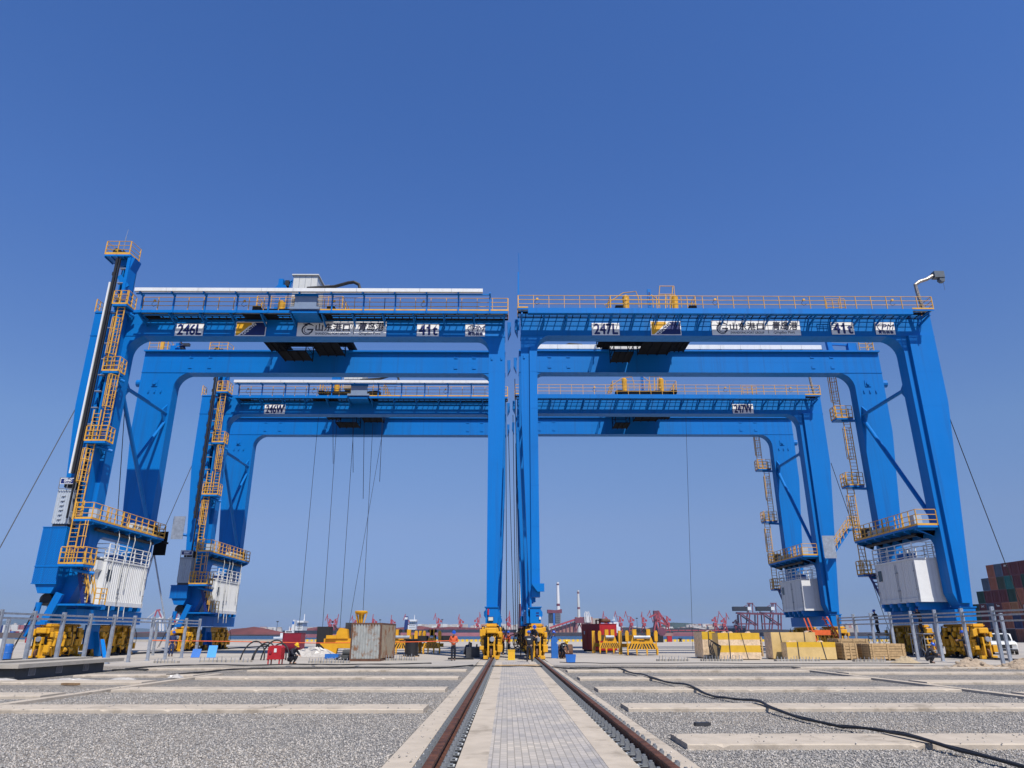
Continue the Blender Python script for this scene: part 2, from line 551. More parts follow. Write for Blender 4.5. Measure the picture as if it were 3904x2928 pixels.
# the concrete apron beyond the gravel, with its slightly raised near edge
a = MB().use('apron').box(-300, -1.75, 41.3, 159.6, -0.3, 0.045).box(2.55, 300, 42.4, 159.6, -0.3, 0.045)
a.box(-1.75, 2.55, 46.5, 159.6, -0.3, 0.012)
tag(a.build('concrete_apron'), kind="structure")
# crane rail foundations and the paved strip between them
q = MB().use('concrete')
for x0, x1 in ((-1.62, -1.22), (-0.66, -0.25), (1.33, 1.74), (2.14, 2.52)):
    y = 2.0
    while y < 46.0:
        y2 = min(46.0, y + 6.0)
        q.box(x0, x1, y + 0.012, y2, -0.3, 0.055)
        y = y2
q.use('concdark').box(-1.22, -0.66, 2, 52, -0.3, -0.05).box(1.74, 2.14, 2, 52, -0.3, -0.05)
tag(q.build('rail_foundation'), kind="structure")
p = MB().use('paver').box(-0.25, 1.33, 2, 46.3, -0.3, 0.05).build('paving'); tag(p, kind="structure")

# ---------------------------------------------------------------- the two crane rails
M['clipsteel'] = mat('cast_rail_clip', (0.20, 0.21, 0.22), 0.6, 0.2, var=0.3, scale=14.0)
def rail_thing(x, label):
    r = thing('crane_rail', label, 'rail', (x, 10, 0), 'crane rails in the paved strip')
    prof = [(-.075, 0), (.075, 0), (.075, .018), (.016, .035), (.016, .115), (.058, .128), (.058, .165), (.05, .172), (-.05, .172), (-.058, .165), (-.058, .128), (-.016, .115), (-.016, .035), (-.075, .018)]
    MB().use('railrust').prism([(x + u, v) for u, v in prof], 'y', 2, 158).build('rail_profile', r).location.z = .03
    f = MB().use('black').box(x - .275, x + .275, -.11, .11, -.06, .035).use('clipsteel').box(x - .265, x + .265, -.10, .10, .035, .042)
    for s in (-1, 1):
        f.box(min(x + s * .11, x + s * .24), max(x + s * .11, x + s * .24), -.05, .05, .042, .065)
        f.prism([(x + s * .08, .05), (x + s * .2, .05), (x + s * .19, .12), (x + s * .13, .13)], 'y', -.045, .045)
        f.tube((x + s * .165, 0, .08), (x + s * .165, 0, .175), .024, 6)
        f.box(min(x + s * .13, x + s * .2), max(x + s * .13, x + s * .2), -.035, .035, .12, .15)
    f.use('whitegrey')
    for s in (-1, 1):
        f.box(min(x + s * .2, x + s * .262), max(x + s * .2, x + s * .262), -.05, .05, .042, .052)
    p0 = f.build('rail_fastening', r)
    p0.location.y = 0.0
    for i in range(88):
        o = p0 if i == 0 else p0.copy()
        if i:
            COL.objects.link(o); o.parent = r
        o.location.y = 9.6 + 0.48 * i
    return r
rail_thing(-0.945, 'rust brown crane rail left of the grey paved strip')
rail_thing(2.005, 'rust brown crane rail right of the grey paved strip')

# ---------------------------------------------------------------- concrete beams of the container yard
ORD = ['nearest', 'second', 'third', 'fourth', 'fifth', 'sixth', 'seventh']
def beam(x0, x1, y, label, w=1.22, h=0.085):
    # slightly uneven, chipped edges
    r = random.Random(int(x0 * 10 + y * 100))
    n = max(2, int((x1 - x0) / .11))
    b = MB().use('concrete')
    vs = []
    for i in range(n + 1):
        x = x0 + (x1 - x0) * i / n
        c = r.uniform(.02, .045) if r.random() < .035 else 0
        d = r.uniform(.02, .045) if r.random() < .025 else 0
        j = [r.uniform(-.006, .006) for _ in range(4)]
        vs += [(x, y + j[0], -.2), (x, y + j[0], h - .018 - c), (x, y + .018 + c + j[1], h + j[3] * .5), (x, y + w - .018 - d, h + j[3] * .5), (x, y + w + j[2], h - .018 - d), (x, y + w + j[2], -.2)]
    fs = [(i * 6 + k, i * 6 + k + 1, i * 6 + k + 7, i * 6 + k + 6) for i in range(n) for k in range(5)]
    fs += [tuple(range(6)), tuple(range(n * 6 + 5, n * 6 - 1, -1))]
    b.add(vs, fs)
    o = tag(b.build('concrete_beam'), label, 'beam', 'concrete beams laid across the gravel')
for i, y in enumerate((12.15, 17.75, 23.4, 29.1, 34.9)):
    beam(2.8, 13.9, y, ORD[i] + ' long pale concrete beam in the gravel right of the rails')
for i, y in enumerate((17.5, 23.45, 29.6, 35.4)):
    beam(-12.0, -1.87, y, ORD[i] + ' long pale concrete beam in the gravel left of the rails')
for i, y in enumerate((20.3, 25.9, 31.9, 37.2)):
    beam(14.75, 27.0, y + 0.9, ORD[i] + ' concrete beam of the far right row beyond the thin strip')
for i, y in enumerate((21.2, 26.9, 31.2, 37.0)):
    beam(-25.5 if i < 2 else -17.6, -12.75, y, ORD[i] + ' concrete beam of the far left row beside the dark wall')
def strip(x, y0, y1, label):
    tag(MB().use('concrete').box(x - .16, x + .16, y0, y1, -.1, .07).build('concrete_strip'), label, 'strip', 'thin concrete strips crossing the beam rows')
strip(-12.35, 15.5, 33, 'thin concrete strip running away between the left beam rows')
strip(14.3, 17.0, 37.5, 'thin concrete strip running away between the right beam rows')
# ---------------------------------------------------------------- the four gantry cranes
M['darkshadesteel'] = mat('dark_and_shaded_steel', (0.008, 0.0088, 0.011), 0.85, var=0.3, spec=0.08)  # near-black puts the shade of undersides into the colour; also dark bogie grilles
def fillet(mb, cx, cz, sx, r, y0, y1, n=8):
    """concave corner piece: corner at (cx, cz), opening towards sx in X and downwards"""
    pts = [(cx, cz)]
    for i in range(n + 1):
        a = math.pi / 2 * i / n
        pts.append((cx + sx * r * (1 - math.sin(a)), cz - r * (1 - math.cos(a))))
    mb.prism(pts, 'y', y0, y1)

def sign_panel(par, x0, x1, z0, z1, y, key='signwhite'):
    return MB().use(key).box(x0, x1, y - .02, y, z0, z1).build('sign_board', par)
def lettering(par, y, *items, key='navy', name='lettering'):
    mb = MB().use(key)
    for it in items:
        write(mb, it[0], it[1], it[2], it[3], it[4], y, **(it[5] if len(it) > 5 else {}))
    return mb.build(name, par, recalc=False)
def ring_arc(mb, cx, cz, y, r0, r1, a0, a1, n=22, taper=(1, 1), dx=0, dz=0):
    """flat crescent between an outer circle r1 and an inner circle r0 offset by (dx, dz)"""
    o, i2 = [], []
    for k in range(n + 1):
        t = k / n
        a = R_(a0 + (a1 - a0) * t)
        w = taper[0] + (taper[1] - taper[0]) * t
        rm = (r0 + r1) / 2; hw = (r1 - r0) / 2 * w
        o.append((cx + (rm + hw) * math.cos(a) + dx * t, y, cz + (rm + hw) * math.sin(a) + dz * t))
        i2.append((cx + (rm - hw) * math.cos(a) + dx * t, y, cz + (rm - hw) * math.sin(a) + dz * t))
    vs = o + i2
    mb.add(vs, [(k, k + 1, n + 2 + k, n + 1 + k) for k in range(n)])
def poly(mb, pts, y):
    mb.add([(p[0], y, p[1]) for p in pts], [tuple(range(len(pts)))])

def port_sign(par, x0, z0, y):
    """white board with the swirl emblem, the port group's name and the port's name (7.0 x 1.27 m)"""
    s = sign_panel(par, x0, x0 + 7.1, z0, z0 + 1.27, y)
    yy = y - .028
    e = MB().use('ink')
    cx, cz = x0 + .83, z0 + .55
    ring_arc(e, cx, cz, yy, .34, .50, 95, 300, taper=(.9, .35))
    ring_arc(e, cx + .03, cz - .02, yy, .25, .33, 120, 325, taper=(.4, .9))
    poly(e, [(cx - .42, cz + .66), (cx - .36, cz + .52), (cx - .15, cz + .55), (cx + .1, cz + .60), (cx + .34, cz + .46), (cx + .52, cz + .30), (cx + .28, cz + .40), (cx + .05, cz + .44), (cx - .18, cz + .42), (cx - .38, cz + .48)], yy)
    poly(e, [(cx - .02, cz + .08), (cx + .46, cz + .08), (cx + .46, cz - .04), (cx - .02, cz - .04)], yy)
    poly(e, [(cx + .46, cz + .08), (cx + .40, cz - .2), (cx + .22, cz - .36), (cx + .12, cz - .40), (cx + .26, cz - .22), (cx + .33, cz - .02)], yy)
    e.build('emblem', s, recalc=False)
    lettering(s, yy, ('山东港口', x0 + 1.47, x0 + 4.17, z0 + .44, z0 + 1.09, dict(fat=.016)),
              ('SHANDONG PORT GROUP', x0 + 1.47, x0 + 4.17, z0 + .12, z0 + .31, dict(bold=.012)), key='ink')
    lettering(s, yy, ('青岛港', x0 + 4.86, x0 + 6.85, z0 + .46, z0 + 1.18, dict(shear=.12, fat=.018)),
              ('Qingdao Port', x0 + 4.92, x0 + 6.62, z0 + .08, z0 + .37, dict(bold=.008)), key='ink')
    MB().use('ink').box(x0 + 4.5, x0 + 4.535, yy - .001, y - .02, z0 + .14, z0 + 1.17).build('divider', s)
def terminal_sign(par, x0, z0, y):
    s = sign_panel(par, x0, x0 + 2.42, z0, z0 + 1.22, y)
    yy = y - .026
    b = MB().use('navy'); poly(b, [(x0 + .40, z0 + .06), (x0 + 2.36, z0 + .06), (x0 + 2.36, z0 + 1.16), (x0 + 1.48, z0 + 1.16), (x0 + 1.33, z0 + .98)], yy)
    b.build('blue_field', s, recalc=False)
    b = MB().use('signyellow'); poly(b, [(x0 + .06, z0 + .06), (x0 + .24, z0 + .06), (x0 + 1.05, z0 + .85), (x0 + 1.28, z0 + .98), (x0 + 1.2, z0 + 1.16), (x0 + .06, z0 + 1.16)], yy)
    b.build('yellow_field', s, recalc=False)
    lettering(s, yy - .006, ('QQCTN', x0 + .44, x0 + 1.74, z0 + .45, z0 + .70, dict(fat=.012, rot=-R_(43))), key='signwhite')
def maker_sign(par, x0, z0, y):
    s = sign_panel(par, x0, x0 + 1.56, z0, z0 + 1.06, y)
    yy = y - .028
    e = MB().use('navy')
    ring_arc(e, x0 + .5, z0 + .62, yy, .25, .34, 50, 300, taper=(.5, 1))
    write(e, 'PM', x0 + .5, x0 + 1.4, z0 + .42, z0 + .9, yy, bold=.0, shear=.35)
    e.build('emblem', s, recalc=False)
    lettering(s, yy, ('青岛装备', x0 + .2, x0 + 1.42, z0 + .06, z0 + .34, dict(fat=.010)))
def number_sign(par, txt, x0, z0, y, w, h=1.06):
    s = sign_panel(par, x0, x0 + w, z0, z0 + h, y)
    lettering(s, y - .028, (txt, x0 + .09 * w, x0 + .93 * w, z0 + .09, z0 + h - .08, dict(fat=.035)))
    if txt == '41t':
        f = MB().use('navy'); xa = x0 + .60 * w
        poly(f, [(xa - .30, z0 + h - .42), (xa - .30, z0 + h - .27), (xa - .12, z0 + h - .2), (xa - .02, z0 + h - .08), (xa + .02, z0 + h - .36)], y - .027)
        f.build('lettering', s, recalc=False)

def deck(mb, x0, x1, ywall, z, bands, solid=()):
    """walkway floor on the camera side of a girder: bands = (from wall, to wall, cross bar spacing or 0 for solid)"""
    for d0, d1, sp in bands:
        ya, yb = ywall - d1, ywall - d0
        if sp == 0:
            mb.box(x0, x1, ya, yb, z - .04, z)
        else:
            k = int((x1 - x0) / sp)
            for i in range(k + 1):
                x = x0 + (x1 - x0) * i / k
                mb.box(x - .03, x + .03, ya, yb, z - .05, z)
    for xa, xb, d0, d1 in solid:
        mb.box(xa, xb, ywall - d1, ywall - d0, z - .03, z + .012)

def bogie(root, cx, ya, yb, front=True, seed=1):
    """yellow travel unit on the rail at X = cx between ya and yb"""
    rr = random.Random(seed)
    b = MB().use('yellow')
    ym, L = (ya + yb) / 2, yb - ya
    # top beam and tapering equaliser cheeks
    b.box(cx - .36, cx + .36, ya + .25, yb - .25, 2.12, 2.32)
    b.prism([(ya + .1, 1.42), (yb - .1, 1.42), (yb - .5, 2.12), (ya + .5, 2.12)], 'x', cx - .30, cx - .2)
    b.prism([(ya + .1, 1.42), (yb - .1, 1.42), (yb - .5, 2.12), (ya + .5, 2.12)], 'x', cx + .2, cx + .30)
    b.box(cx - .46, cx + .46, ya + .02, ya + .5, 1.68, 2.06)
    b.box(cx - .46, cx + .46, yb - .5, yb - .02, 1.68, 2.06)
    n = 4
    ws = []
    for i in range(n):
        y = ya + .45 + (L - .9) * i / (n - 1)
        ws.append(y)
        for s in (-1, 1):
            xs = cx + s * .2
            b.prism([(y - .4, .3), (y + .4, .3), (y + .34, 1.1), (y + .2, 1.5), (y - .2, 1.5), (y - .34, 1.1)], 'x', min(xs, xs + s * .07), max(xs, xs + s * .07))
            b.lathe((cx + s * .3, y, .50), [(.13, -.05), (.13, .05)], 10, 'x')
            # drive motor and gearbox hanging on the outer cheek
            mz = 1.25 + rr.uniform(-.1, .1)
            b.lathe((cx + s * .55, y + .12, mz), [(.05, -.42), (.15, -.4), (.17, .1), (.21, .12), (.21, .36), (.12, .42)], 10, 'z')
            b.lathe((cx + s * .46, y - .16, 1.05), [(.06, -.2), (.15, -.18), (.15, .16), (.2, .18), (.2, .26)], 12, 'z')
            b.box(cx + s * .62 - .1, cx + s * .62 + .1, y - .38, y - .1, 1.45, 1.78)
            b.bar((cx + s * .45, y + .3, .25), (cx + s * .62, y - .2, .8), .12, .1)
        b.box(cx - .3, cx + .3, y - .46, y - .4, .25, .6)
    # rail sweeps, clamps and the buffer at both ends
    for e, s in ((ya, -1), (yb, 1)):
        y0, y1 = min(e, e + s * .28), max(e, e + s * .28)
        b.box(cx - .52, cx - .2, y0, y1, .06, .28)
        b.box(cx + .2, cx + .55, y0, y1, .06, .28)
        b.box(cx - .26, cx - .14, y0, y1, .2, 1.45).box(cx + .14, cx + .26, y0, y1, .2, 1.45)
        b.box(cx - .26, cx + .26, y0 + .02, y1 - .02, .92, 1.06)
        b.box(cx - .26, cx + .26, y0 + .02, y1 - .02, .18, .3)
        b.box(cx + .42, cx + .74, min(e, e + s * .2), max(e, e + s * .2), .5, .95)
        b.box(cx - .78, cx - .5, min(e, e + s * .2), max(e, e + s * .2), .65, .9)
        b.box(cx - .78, cx - .6, min(e, e + s * .25), max(e, e + s * .25), 1.5, 1.95)
    # brake and oil units between the motors, pipes along the top beam
    for k in range(5):
        s = rr.choice((-1, 1))
        y = ya + .7 + (L - 1.4) * k / 4
        b.box(min(cx + s * .36, cx + s * .66), max(cx + s * .36, cx + s * .66), y - .18, y + .18, 1.82, 2.1)
        b.lathe((cx + s * .52, y, .62), [(.05, -.22), (.16, -.2), (.16, .2), (.05, .22)], 12, 'y')
        b.lathe((cx - s * .52, y + .1, 1.72), [(.04, -.2), (.1, -.18), (.1, .18), (.04, .2)], 10, 'x')
    for s in (-1, 1): b.tube((cx + s * .44, ya + .3, 2.2), (cx + s * .44, yb - .3, 2.2), .045, 6)
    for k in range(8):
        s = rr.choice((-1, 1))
        b.use('darkshadesteel').cbox((cx + s * rr.uniform(.36, .6), rr.uniform(ya + .3, yb - .3), rr.uniform(.3, 1.6)), (.2, rr.uniform(.2, .4), rr.uniform(.2, .5)))
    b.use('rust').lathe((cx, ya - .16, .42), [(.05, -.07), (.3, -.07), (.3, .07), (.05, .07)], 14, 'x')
    b.use('darkshadesteel').box(cx - .13, cx + .13, ya - .03, ya + .02, 1.08, 1.4).box(cx - .5, cx - .28, ya - .04, ya + .02, .75, 1.45).box(cx + .3, cx + .44, ya - .04, ya + .02, 1.0, 1.5)
    b.use('yellow').box(cx - .3, cx + .34, ya - .2, ya + .02, 1.72, 2.02).box(cx - .62, cx - .4, ya - .14, ya + .02, 1.55, 1.98)
    bo = b.build('bogie', root)
    bv = bo.modifiers.new('edges', 'BEVEL'); bv.width = .022; bv.segments = 2; bv.limit_method = 'ANGLE'
    w = MB().use('darksteel')
    for y in ws:
        w.lathe((cx, y, .42), [(.12, -.13), (.36, -.13), (.36, .13), (.12, .13)], 16, 'x')
        w.box(cx - .14, cx + .14, y - .24, y - .18, .5, 1.2)
    w.build('wheel_set', bo)
    d = MB().use('black')
    for k in range(10):
        d.cut()
        s = rr.choice((-1, 1))
        y = rr.uniform(ya + .1, yb - .1); x = cx + s * rr.uniform(.35, .8)
        pts = [(x, y, 2.2), (x + s * rr.uniform(.05, .25), y + rr.uniform(-.3, .3), 1.6), (x + s * rr.uniform(0, .2), y + rr.uniform(-.5, .5), 1.0), (cx + s * .4, y + rr.uniform(-.4, .4), rr.uniform(.5, 1.3))]
        d.path(pts, .028, 5)
    d.build_each('cable', bo)
    if front:
        f = MB().use('steel').lathe((cx + .06, ya - .26, 1.32), [(.13, -.14), (.17, -.13), (.17, .02), (.10, .04), (.10, .2)], 16, 'y')
        f.build('buffer', bo)
    return bo

def hose_bundle(root, pts_list, r=.03, name='hose', key='black'):
    h = MB().use(key)
    for pts in pts_list: h.cut().path(pts, r, 5)
    return h.build_each(name, root)

def frame_parts(root, S, g):
    """girders, legs, side beams, braces: S = side of the outer legs (-1 left, 1 right)"""
    zb = g['zb']; F0, F1, B0, B1 = 52.0, 53.15, 60.4, 61.5
    xo0, xo1 = g['outer']; xi0, xi1 = g['inner']
    gx0, gx1 = min(xo0, xi0), max(xo1, xi1)
    for nm, y0, y1 in (('f', F0, F1), ('b', B0, B1)):
        b = MB().use('blue').box(gx0, gx1, y0, y1, zb, zb + 1.95)
        ox = xo1 if S < 0 else xo0
        ix = xi0 if S < 0 else xi1
        fillet(b, ox, zb, -S, 1.45, y0 + .003, y1 - .003)
        fillet(b, ix, zb, S, 1.15, y0 + .003, y1 - .003)
        b.box(gx0 - .02, gx1 + .02, y0 - (.28 if nm == 'b' else .05), y1 + .25, zb + 1.953, zb + 2.1)
        b.box(gx0 - .03, gx1 + .03, y0 - .035, y1 + .03, zb - .035, zb + .03)
        for x in [gx0 + 3.2 + 3.05 * i for i in range(int((gx1 - gx0 - 4) / 3.05))]:
            b.box(x - .012, x + .012, y0 - .004, y0, zb + .04, zb + 1.95)
        b.box(gx0 + .1, gx1 - .1, y0 - .0045, y0, zb + .98, zb + 1.0)
        gi = b.build('girder', root)
        MB().use('railrust').box(gx0 + .6, gx1 - .6, y0 + .5, y0 + .62, zb + 2.103, zb + 2.25).build('trolley_rail', gi)
        lug = MB().use('blue')
        if nm == 'b':
            for x in g['lugs']:
                for z in (zb + .38, zb + 1.4):
                    lug.box(x - .16, x + .16, y0 - .05, y0, z, z + .05).box(x - .16, x - .11, y0 - .05, y0, z + .05, z + .25)
        else:
            for x in (xi0 + .25, xi1 - .25):
                lug.box(x - .07, x + .07, y0 - .06, y0, zb - 2.0, zb - 1.75)
        lug.build('lifting_lug', gi)
        for which in ('outer', 'inner'):
            l = MB().use('blue')
            if which == 'outer':
                if S > 0:
                    pl = [(xo0, zb - .03), (xo1, zb - .03), (xo1, 18.6), (xo1 - 1.37, 3.42), (xo0 + .42, 3.42), (xo0 + .05, 4.4)]
                    if nm == 'f': l.prism([(xo0 + .42, zb - .03), (xo0 + .42, 3.7), (xo1 - 1.55, 3.7), (xo1 - .22, 18.6), (xo1 - .22, zb - .03)], 'y', y0 - .3, y0 - .004)
                    bx0, bx1 = xo0 + .4, xo1 - 1.3
                else:
                    pl = [(xo1, zb - .03), (xo0, zb - .03), (xo0, 18.2), (xo0 + 1.25, 3.42), (xo1 - .8, 3.42), (xo1 - .05, 5.2)]
                    bx0, bx1 = xo0 + 1.2, xo1 - .75
                l.prism(pl, 'y', y0, y1)
                l.prism([(bx0 + .05, 2.36), (bx1 - .05, 2.36), (bx1 + .06, 3.42), (bx0 - .06, 3.42)], 'y', y0 - .06, y1 + .06)
                l.box(bx0 - .12, bx1 + .12, y0 - .12, y1 + .12, 3.40, 3.48)
                if nm == 'b':
                    cx = (xo0 + xo1) / 2
                    l.box(cx - .42, cx + .1, y0 - .06, y0, zb - 1.35, zb - .75)
                    l.lathe((cx - .16, y0 - .06, zb - 1.05), [(.16, -.1), (.16, 0)], 12, 'y')
                    for q in (-.6, -.05, .5): l.box(cx + q - .05, cx + q + .05, y0 - .09, y0, zb - 1.95, zb - 1.72)
                    ex = xo1 if S > 0 else xo0
                    l.lathe((ex + S * .13, y0 + .4, zb - .95), [(.34, -.3), (.34, .3)], 12, 'x')
                    l.prism([(ex, zb - .5), (ex + S * .25, zb - .85), (ex, zb - 2.2)], 'y', y0 + .3, y0 + .5)
            else:
                if S < 0:
                    pl = [(xi0, zb - .03), (xi1, zb - .03), (xi1, 18.0), (xi1 - .45, 3.42), (xi0 + .04, 3.42)]
                    bx0, bx1 = xi0 - .02, xi1 - .42
                else:
                    pl = [(xi0, zb - .03), (xi1 - .62, zb - .03), (xi1 - .6, 3.42), (xi0 + .55, 3.42), (xi0, 18.0)]
                    bx0, bx1 = xi0 + .55, xi1 + .04
                    l.box(xi1 - .6, xi1, y0 - .12, y1 - .2, 4.1, zb - 1.0)
                    for z in range(6, 23, 3): l.box(xi1 - .605, xi1 + .005, y0 - .128, y0 - .12, z, z + .03)
                    l.box(xi1 - .62, xi1, y0, y1, zb - 1.0, zb - .03)
                    l.prism([(xi1 - .55, 5.0), (xi1 - .55, 4.9), (xi1 - .2, 4.45), (xi1 + .28, 4.45), (xi1 + .28, 5.0)], 'y', y0 - .5, y0 - .13)
                l.prism(pl, 'y', y0, y1)
                l.box(bx0, bx1, y0 - .03, y1 + .03, 2.36, 3.42)
                l.box(bx0 - .07, bx1 + .07, y0 - .1, y1 + .1, 3.40, 3.46)
                for s in (-1, 1):
                    x = bx0 if s < 0 else bx1
                    l.prism([(x, 3.25), (x + s * .12, 3.1), (x + s * .12, 2.85), (x, 2.7)], 'y', y0 + .1, y0 + .2)
            lx0, lx1 = (xo0 + .02, xo1 - .02) if which == 'outer' else (xi0 + .02, xi1 - .02)
            for z in (21.0, 18.2):
                l.box(lx0 + (.45 if S > 0 and which == 'outer' else 0), lx1 - (.65 if S > 0 and which == 'inner' else 0) - (.22 if S > 0 and which == 'outer' else 0), y0 - (.304 if S > 0 and which == 'outer' and nm == 'f' else .004), y0 - (.3 if S > 0 and which == 'outer' and nm == 'f' else 0), z, z + .02)
            li = l.build('leg', root)
            if nm == 'f' and which == 'inner' and S < 0:
                MB().use('darksteel').box(bx0 + .18, bx0 + .56, y0 - .2, y0 - .1, 2.5, 2.78).build('floodlight', li)
                MB().use('lamp').box(bx0 + .21, bx0 + .53, y0 - .212, y0 - .2, 2.53, 2.75).build('lamp_glass', li)
                MB().use('red').box(bx0 + .14, bx0 + .25, y0 - .14, y0 - .03, 2.9, 3.3).build('alarm_horn', li)
            if nm == 'f' and which == 'inner' and S > 0:
                MB().use('navy').box(bx0 + .42, bx0 + .62, y0 - .035, y0 - .03, 2.98, 3.08).box(bx0 + .42, bx0 + .62, y0 - .035, y0 - .03, 2.8, 2.9).build('vent', li)
                MB().use('white').box(bx1 - .12, bx1 - .02, y0 - .1, y0 - .03, 2.6, 2.78).build('switch_box', li)
    # beams and braces of both side frames
    for which, (x0, x1) in (('outer', (g['sx0'], g['sx1'])), ('inner', g['isx'])):
        s = MB().use('blue').box(x0, x1, F1 + .002, B0 - .002, 8.45, 9.1)
        for yc, d in ((F1, 1), (B0, -1)):
            pts = [(yc, 8.45)] + [(yc + d * .8 * (1 - math.sin(math.pi / 2 * i / 6)), 8.45 - .8 * (1 - math.cos(math.pi / 2 * i / 6))) for i in range(7)]
            s.prism(pts, 'x', x0 + .003, x1 - .003)
        if which == 'outer': s.build('side_beam', root)
        bm_ = MB().use('blue').box(x0 - .05, x1 + .05, 52.1, 61.4, 2.36, 3.3)
        bm_.build('sill_beam', root)
        xb = (x1 - .25) if S < 0 else (x0 + .25)
        if which == 'inner': xb = (x0 + x1) / 2
        br = MB().use('blue').tube((xb, F1, 20.1), (xb, B0, 20.1), .15, 10)
        br.build('brace', root)
        br = MB().use('blue')
        if S < 0:
            br.tube((xb, F1, 19.5), (xb, B0, 10.6), .16, 10).tube((xb, B0, 19.3), (xb, 56.8, 15.05), .12, 10)
        else:
            br.tube((xb, B0, 19.5), (xb, F1, 9.9), .17, 10)
        br.build('brace', root)
        gu = MB().use('blue')
        for yc, d in ((F1, 1), (B0, -1)):
            gu.cut().prism([(yc, 20.9), (yc + d * .75, 20.25), (yc + d * .75, 19.95), (yc, 19.0)], 'x', xb - .06, xb + .06)
        gu.build_each('gusset_plate', root)

def walkway(root, S, g):
    zd = g['zd']; x0, x1 = g['walk']
    w = MB().use('darkshadesteel')  # blue deck plates coloured near-black for the shade underneath
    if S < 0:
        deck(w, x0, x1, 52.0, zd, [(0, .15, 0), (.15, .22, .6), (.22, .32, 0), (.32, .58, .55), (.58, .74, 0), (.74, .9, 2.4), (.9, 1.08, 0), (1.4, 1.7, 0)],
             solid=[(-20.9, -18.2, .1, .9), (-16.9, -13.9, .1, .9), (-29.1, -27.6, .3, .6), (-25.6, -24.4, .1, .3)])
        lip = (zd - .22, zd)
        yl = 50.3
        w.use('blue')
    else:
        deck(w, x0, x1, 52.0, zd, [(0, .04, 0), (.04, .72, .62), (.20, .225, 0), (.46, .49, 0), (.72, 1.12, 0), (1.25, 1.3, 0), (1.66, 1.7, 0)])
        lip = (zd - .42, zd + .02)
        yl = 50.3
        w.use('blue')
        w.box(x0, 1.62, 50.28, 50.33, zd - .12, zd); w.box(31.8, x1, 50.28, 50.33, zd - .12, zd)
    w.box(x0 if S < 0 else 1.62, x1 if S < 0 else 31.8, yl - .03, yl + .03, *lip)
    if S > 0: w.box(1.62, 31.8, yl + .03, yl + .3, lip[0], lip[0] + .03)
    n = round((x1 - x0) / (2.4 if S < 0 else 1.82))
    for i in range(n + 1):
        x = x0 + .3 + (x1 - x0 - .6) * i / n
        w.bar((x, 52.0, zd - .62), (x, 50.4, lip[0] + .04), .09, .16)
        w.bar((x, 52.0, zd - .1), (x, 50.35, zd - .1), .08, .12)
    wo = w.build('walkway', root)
    gr = MB().use('grating')
    for d in ([1.1 + .03 * i for i in range(10)] if S < 0 else [1.33 + .045 * i for i in range(7)]):
        gr.box(x0, x1, 52 - d - .006, 52 - d + .006, zd - .03, zd - .002)
    gr.build('grating', wo)
    r = MB().use('rail')
    if S < 0:
        railing(r, [(x0 + .6, 50.32, zd), (-9.6, 50.32, zd)], step=1.2)
        railing(r, [(-9.6, 50.32, zd), (x1, 50.32, zd), (x1, 51.9, zd)], step=1.2)
        r.use('rail').box(-14.6, x1, 50.26, 50.3, zd + .01, zd + .12)
    else:
        railing(r, [(x0, 51.9, zd), (x0, 50.32, zd), (x1, 50.32, zd), (x1, 51.9, zd)], step=1.22)
        r.box(x0, 1.62, 50.26, 50.3, zd + .01, zd + .12).box(31.8, x1, 50.26, 50.3, zd + .01, zd + .12)
    r.build('handrail', wo)
    lm = MB().use('rail')
    k = 0
    x = x0 + 1.5
    while x < x1 - 1:
        lm.cut().use('rail').cbox((x, 50.28, zd + .78), (.16, .12, .16)).use('black')
        lm.path([(x - .05, 50.3, zd + .75), (x - .22, 50.3, zd + .5), (x - .05, 50.3, zd + .3), (x + .18, 50.3, zd + .45)], .018, 4)
        x += 7.0
    lm.build_each('lamp', wo)
    b = MB().use('blue')
    e = x1 if S < 0 else x0
    s = 1 if S < 0 else -1
    for y0 in (52.0, 60.4):
        b.prism([(e - s * .05, zd - .1), (e + s * .25, zd - .1), (e + s * .25, zd - .9), (e, zd - 1.5)], 'y', y0 + .2, y0 + .9)
    b.build('end_bracket', root)

